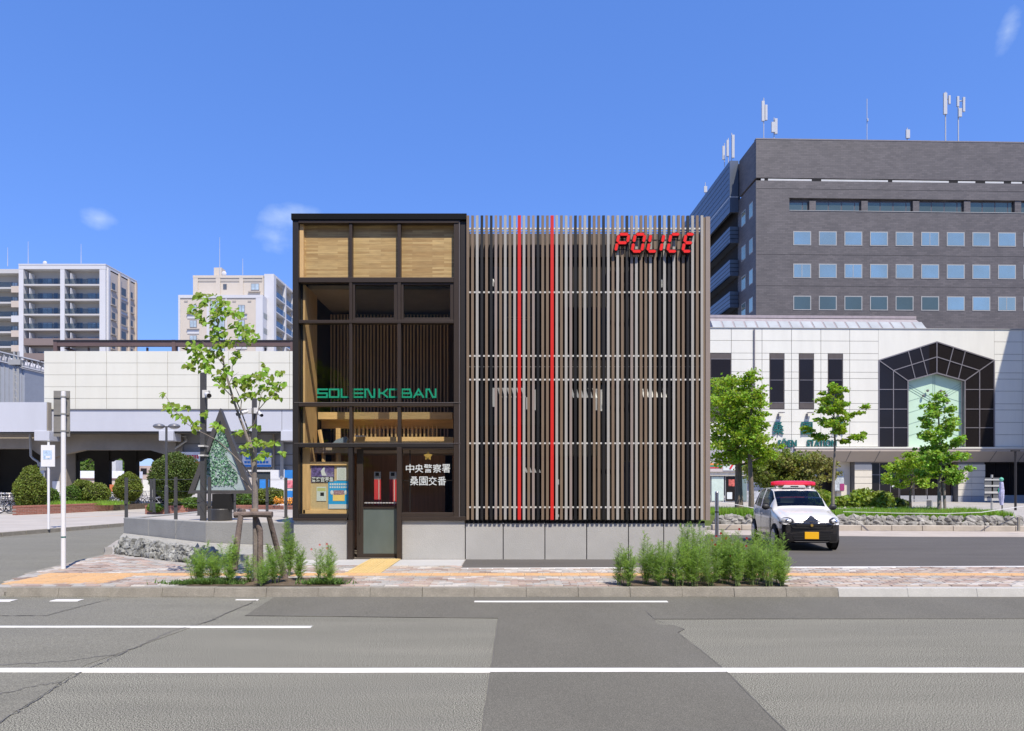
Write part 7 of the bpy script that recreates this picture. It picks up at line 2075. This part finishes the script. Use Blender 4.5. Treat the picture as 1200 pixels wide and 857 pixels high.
for px, Y in ((1194.5, 21.4),):
    q = MB(); q.box(X(px, Y) - .03, X(px, Y) + .03, Y, Y + .06, PAV, .55); single('marker_post', q, m_kerbold, 'short weathered post where the stone wall ends at the right', 'post', (X(px, Y), Y, PAV))
# ================================================================== patrol car
m_cw = mat("car_white", (.66, .655, .64), .18, var=.015, coat=.8, spec=.5)
m_cb = mat("car_black", (.010, .010, .012), .16, var=.05, coat=.8)
m_plb = mat("black_plastic", (.022, .022, .024), .55, var=.1)
m_carg = glass("car_glass", (.34, .42, .40), .8)
m_carg2 = glass("car_side_glass", (.30, .36, .34), .30)
m_seat = mat("car_interior", (.045, .045, .05), .8)
m_chr = mat("chrome", (.65, .66, .68), .12, metal=.95, var=.02)
CAR_H = 1.01
fx, fy = X(951, 15.95), 15.95
fd = Vector((-.135, -.991)).normalized()
ctr = Vector((fx, fy)) - fd * 1.61
car = thing('patrol_car', 'small white and black police patrol car with a red light bar, parked in the lot', 'car', (ctr.x, ctr.y, .022), atan2(fd.y, fd.x), world=False)
car.scale = (.95, .95, 1)
#      x      zb    zbelt  ztop   wlow   wbelt  wroof
ST_ = [(1.700, .26, .56, .60, .50, .48, .40), (1.685, .22, .62, .68, .60, .585, .46), (1.62, .19, .70, .765, .665, .645, .50), (1.50, .18, .745, .80, .705, .685, .54), (1.30, .18, .785, .845, .722, .70, .56), (1.05, .18, .83, .89, .728, .708, .58), (.86, .18, .87, .925, .732, .715, .60), (.80, .18, .885, .965, .733, .718, .615),
       (.55, .18, .895, 1.17, .735, .72, .60), (.32, .18, .90, 1.345, .736, .72, .575), (.22, .18, .90, 1.395, .737, .72, .565), (0, .18, .905, 1.445, .737, .72, .565), (-.30, .18, .91, 1.465, .737, .72, .565), (-.70, .18, .92, 1.465, .736, .718, .56), (-1.05, .18, .935, 1.445, .733, .712, .55), (-1.30, .18, .95, 1.41, .728, .70, .54),
       (-1.48, .20, .955, 1.33, .715, .68, .52), (-1.58, .22, .95, 1.17, .70, .665, .53), (-1.66, .25, .93, .99, .67, .64, .54), (-1.69, .30, .80, .84, .62, .58, .50)]
def catmull(tab, n):
    out_ = []
    for i in range(len(tab) - 1):
        p = [tab[max(0, i - 1)], tab[i], tab[i + 1], tab[min(len(tab) - 1, i + 2)]]
        for k in range(n):
            t = k / n
            out_.append(tuple(p[1][j] + (p[2][j] - p[1][j]) * t for j in range(len(tab[0]))))
    out_.append(tab[-1]); return out_
sts = catmull(ST_, 4)
def ring(s):
    x, zb, zl, zt_, wl2, wb, wr = s
    lift = lambda z: z + .18 * max(0, min(z, 1.0) - .62)
    zl = lift(zl); zt_ = zt_ * CAR_H if zt_ > 1.2 else lift(zt_)
    zt_ = max(zt_, zl + .03)
    P = [(0, zb), (wl2 * .62, zb), (wl2 * .94, zb + .02), (wl2 * .985, zb + .08), (wl2, .33), (wl2 * 1.0, .42), (wl2 * 1.005, .52), (wl2 * 1.003, .62), (wl2 * .998, min(.72, zl - .05)), ((wl2 + wb) / 2, zl - .025), (wb, zl)]
    for t in (.2, .4, .6, .8): P.append((wb + (wr - wb) * t + .018 * sin(pi * t), zl + (zt_ - .03 - zl) * t))
    P += [(wr, zt_ - .03), (wr * .96, zt_ - .010), (wr * .80, zt_), (wr * .45, zt_ + .008), (0, zt_ + .012)]
    for i in range(1, len(P)): P[i] = (P[i][0], max(P[i][1], P[i - 1][1] + .0005) if i < 10 else P[i][1])
    return P
K = 20
groups = {'upper_body': MB(), 'lower_body': MB()}
rings = [ring(s) for s in sts]
gl_ = {'windscreen': [], 'side_window': []}
def cls(i, k, sg):
    x = (sts[i][0] + sts[i + 1][0]) / 2
    z = (rings[i][k][1] + rings[i][k + 1][1]) / 2
    if k >= 16 and .24 < x < .80: return 'windscreen'
    if 10 <= k <= 14 and -1.42 < x < .50:
        # front edge follows the A pillar
        if abs(x + .42) < .035: return 'upper_body'
        if abs(x + 1.05) < .035: return 'upper_body'
        return 'side_window_a' if x > -.42 else ('side_window_b' if x > -1.05 else 'side_window_c')
    if k >= 16 and -1.60 < x < -1.42: return 'rear_window'
    if z < .56 and x > 1.2: return 'front_bumper'
    if z < .74 and x <= 1.0: return 'lower_body'
    if z < .60 and x <= 1.2: return 'lower_body'
    if x > 1.60: return 'front_bumper' if z < .62 else 'upper_body'
    return 'upper_body'
buckets = {}
for sg in (1, -1):
    for i in range(len(sts) - 1):
        for k in range(K - 1):
            c = cls(i, k, sg)
            if c.startswith('side_window'): c = c + ('L' if sg > 0 else 'R')
            q = buckets.setdefault(c, MB())
            P = [(sts[a][0], sg * rings[a][b][0], rings[a][b][1]) for a, b in ((i, k), (i + 1, k), (i + 1, k + 1), (i, k + 1))]
            if sg > 0: P = P[::-1]
            q.quad(*P)
for sg_, idx in ((1, 0), (-1, len(sts) - 1)):
    q = buckets['front_bumper' if idx == 0 else 'upper_body']
    P = [(sts[idx][0], y, z) for y, z in rings[idx]] + [(sts[idx][0], -y, z) for y, z in reversed(rings[idx][1:-1])]
    if idx == 0: P = P[::-1]
    q.add(P, [tuple(range(len(P)))])
def weld(me):
    import bmesh
    b = bmesh.new(); b.from_mesh(me); bmesh.ops.remove_doubles(b, verts=b.verts, dist=.0008); bmesh.ops.recalc_face_normals(b, faces=b.faces); b.to_mesh(me); b.free()
cparts = {}
for c, q in buckets.items():
    nm = c.rstrip('LR') if c.startswith('side') else c
    nm = 'side_window' if c.startswith('side') else c
    m = m_carg2 if 'window' in c else m_carg if c == 'windscreen' else {'upper_body': m_cw, 'lower_body': m_cb, 'front_bumper': m_cb}[c]
    me = q.mesh(nm, m, True); weld(me); me.polygons.foreach_set('use_smooth', [True] * len(me.polygons))
    cparts[c] = put(nm, me, car)
def cp(name, q, m, par=None, smooth=False, bevel=0): return q.build(name, m, par or car, smooth=smooth, bevel=bevel)
# wheels
for wx_ in (1.08, -1.30):
    for sg in (1, -1):
        q = MB(); q.lathe([(0, -.012), (.315, -.012), (.315, .0), (0, .0)], (wx_, sg * (.738), .30), 28, 'y'); cp('wheel_arch', q, m_black)
        q = MB(); q.lathe([(.20, -.09), (.262, -.088), (.282, -.06), (.285, 0), (.282, .06), (.262, .088), (.20, .09)], (wx_, sg * .672, .285), 28, 'y'); wh = cp('wheel', q, m_tyre)
        q = MB(); q.lathe([(0, -.02), (.19, -.03), (.20, -.0), (.20, .02), (0, .03)], (wx_, sg * .742, .285), 22, 'y'); cp('rim', q, m_spoke, wh)
        for k in range(6):
            a = k * pi / 3; q = MB(); q.ball((wx_ + .12 * cos(a), sg * .765, .285 + .12 * sin(a)), (.028, .006, .028), 8, 5); cp('rim_hole', q, m_plb, wh)
# front: grille, lamps, plate
def fx_at(y, z):
    """front surface x at the given side offset and height"""
    best = 0
    for s, r in zip(sts, rings):
        if s[0] < .8: break
        zz = [p[1] for p in r]
        if z < zz[0] - .01 or z > zz[-1] + .005: continue
        w_ = 0
        for a, b in zip(r, r[1:]):
            if min(a[1], b[1]) <= z <= max(a[1], b[1]) + 1e-6: w_ = max(w_, a[0], b[0])
        if w_ >= abs(y): return s[0]
    return .9
def front_patch(name, poly, proud, m, par=None, n=18, th=.02):
    """a patch of the front skin following its curve; poly in (y, z)"""
    q = MB(); ys_ = [p[0] for p in poly]; y0, y1 = min(ys_), max(ys_)
    cols = []
    for i in range(n + 1):
        y = y0 + (y1 - y0) * i / n; zs_ = []
        for a, b in zip(poly, poly[1:] + poly[:1]):
            if (a[0] - y) * (b[0] - y) <= 0 and a[0] != b[0]: zs_.append(a[1] + (b[1] - a[1]) * (y - a[0]) / (b[0] - a[0]))
        if not zs_: zs_ = [poly[0][1]]
        cols.append((y, min(zs_), max(zs_)))
    J = 5; V = []
    for y, za, zb in cols:
        for j in range(J + 1):
            z = za + (zb - za) * j / J; V.append((fx_at(y, min(z, .66)) - max(0, z - .66) * 1.0 + proud, y, z))
    F = [(i * (J + 1) + j, (i + 1) * (J + 1) + j, (i + 1) * (J + 1) + j + 1, i * (J + 1) + j + 1) for i in range(n) for j in range(J)]
    q.add(V, F)
    return q.build(name, m, par or car, smooth=True)
front_patch('grille', [(-.44, .53), (.44, .53), (.50, .62), (.42, .69), (.15, .705), (.0, .775), (-.15, .705), (-.42, .69), (-.50, .62)], .012, m_cb)
front_patch('grille_slot', [(-.34, .58), (.34, .58), (.38, .63), (-.38, .63)], .017, m_black)
front_patch('lower_intake', [(-.42, .24), (.42, .24), (.46, .36), (-.46, .36)], .010, m_black)
for k in range(3): front_patch('intake_bar', [(-.43, .265 + .032 * k), (.43, .265 + .032 * k), (.43, .275 + .032 * k), (-.43, .275 + .032 * k)], .016, m_plb)
front_patch('bumper_trim', [(-.40, .215), (.40, .215), (.42, .232), (-.42, .232)], .016, m_chr)
m_hous = mat("lamp_housing", (.05, .05, .055), .25, metal=.3); m_clear = mat("lamp_clear", (.50, .51, .52), .12, var=.25, scale=16, coat=1.0)
for sg in (1, -1):
    Mh = Matrix.Translation((1.56, sg * .555, .675)) @ Matrix.Rotation(sg * radians(38), 4, 'Z') @ Matrix.Rotation(radians(-14), 4, 'Y')
    def lampball(name, m, c, r, par=None):
        q = MB(); q.ball(c, r, 18, 12); q.v = [tuple(Mh @ Vector(v)) for v in q.v]; return cp(name, q, m, par, True)
    hl = lampball('headlight', m_hous, (0, 0, 0), (.11, .195, .112))
    lampball('lens', m_clear, (.018, 0, .004), (.104, .172, .092), hl)
    lampball('reflector', m_chr, (.070, sg * -.045, .002), (.055, .068, .06), hl)
    lampball('indicator', mat("lamp_white", (.72, .70, .66), .2), (.062, sg * .085, .006), (.04, .035, .035), hl)
    q = MB(); q.ball((.60, sg * .84, 1.0), (.06, .10, .075), 12, 8); mi = cp('door_mirror', q, m_plb, None, True)
    q = MB(); q.tube([(.62, sg * .70, .97), (.61, sg * .80, .99)], .02, 6); cp('mirror_arm', q, m_plb, mi)
    q = MB(); q.box(-.30, -.18, sg * .738, sg * .752, .80, .83); cp('door_handle', q, m_cw)
    for x_ in (.68, -.42, -1.20):
        q = MB(); q.box(x_ - .004, x_ + .004, sg * .7365, sg * .7405, .24, .88); cp('door_gap', q, m_black)
    q = MB(); q.box(-1.0, .95, sg * .7365, sg * .744, .22, .26); cp('side_sill', q, m_cb)
q = MB(); q.box(1.712, 1.725, -.165, .165, .285, .45); npl = cp('number_plate', q, mat("plate_yellow", (.86, .46, .01), .5, var=.02), None, False, .004)
q = MB(); q.box(1.70, 1.712, -.06, .06, .45, .47); cp('plate_bracket', q, m_plb, npl)
q = MB(); pts = []
for k in range(10):
    r_ = .042 if k % 2 == 0 else .024; pts.append((r_ * sin(k * pi / 5), .605 + r_ * cos(k * pi / 5)))
q.prism(pts, 1.712, 1.735, 'x'); cp('star_emblem', q, MATS["gold"])
q = MB(); V = [(1.72, -.20, .70), (1.72, .20, .70), (1.685, .085, .775), (1.685, -.085, .775), (1.64, .012, .825), (1.64, -.012, .825)]
q.add(V, [(0, 1, 2, 3), (3, 2, 4, 5)]); cp('hood_chevron', q, m_cb)
# cabin interior so that the glass has depth
q = MB(); q.box(.45, .85, -.62, .62, .60, .86); cp('dashboard', q, m_seat)
for sg in (1, -1):
    q = MB(); q.box(-.35, -.22, sg * .14, sg * .58, .45, 1.08); q.box(-.33, -.24, sg * .26, sg * .46, 1.09, 1.24); q.box(-.25, .25, sg * .14, sg * .58, .40, .55); cp('seat', q, m_seat)
q = MB(); q.box(-1.35, -1.25, -.55, .55, .4, 1.05); cp('rear_seat', q, m_seat)
q = MB(); q.ring((.38, -.34, .86), .18, .014, 'x', 20, 6); cp('steering_wheel', q, m_plb)
q = MB(); q.box(.34, .36, -.11, .11, 1.27, 1.33); cp('rear_view_mirror', q, m_plb)
q = MB(); q.box(.52, .60, -.42, -.14, .98, 1.03); cp('dash_paper', q, m_rail)
for a, b in (((.80, -.50), (.70, .02)), ((.80, -.02), (.70, .48))):
    q = MB(); q.tube([(a[0] + .03, a[1], .985), (a[0] - .06, b[1] * .9, 1.05)], .008, 4); cp('wiper', q, m_plb)
# cowl at the base of the windscreen
q = MB(); q.box(.80, .86, -.56, .56, .94, .965); cp('cowl', q, m_plb)
# light bar
zr = 1.462 * CAR_H
q = MB()
n = 18; prof = []
for i in range(n + 1):
    y = -.57 + 1.14 * i / n; e = 1 - abs(y / .57) ** 4 * .55; prof.append((y, e))
vs, fs = [], []
sec = [(-.14, 0), (-.15, .03), (-.12, .10), (-.05, .125), (.05, .125), (.12, .10), (.15, .03), (.14, 0)]
for y, e in prof:
    for a, b in sec: vs.append((-.02 + a * e, y, zr + .055 + b * (.5 + .5 * e)))
m_ = len(sec)
for i in range(n):
    for k in range(m_): fs.append((i * m_ + k, i * m_ + (k + 1) % m_, (i + 1) * m_ + (k + 1) % m_, (i + 1) * m_ + k))
fs += [tuple(range(m_))[::-1], tuple(n * m_ + k for k in range(m_))]
q.add(vs, fs)
lb = cp('light_bar', q, mat("beacon_red", (.62, .010, .022), .16, var=.25, scale=7, coat=1.0), None, False, .0)
q = MB(); q.prism([(-.30, zr + .0), (.30, zr + .0), (.26, zr + .062), (-.26, zr + .062)], .09, .17, 'x'); cp('speaker_housing', q, m_cw, lb, False, .008)
q = MB(); q.box(.171, .176, -.10, .10, zr + .022, zr + .046); cp('speaker_grille', q, m_plb, lb)
for y in (-.42, .42):
    q = MB(); q.box(-.1, .08, y - .03, y + .03, zr - .02, zr + .055); cp('bar_foot', q, m_cw, lb)
for y in (-.35, -.15, .15, .35):
    q = MB(); q.ball((-.0, y, zr + .10), (.05, .06, .04), 8, 6); cp('beacon_lamp', q, m_chr, lb)
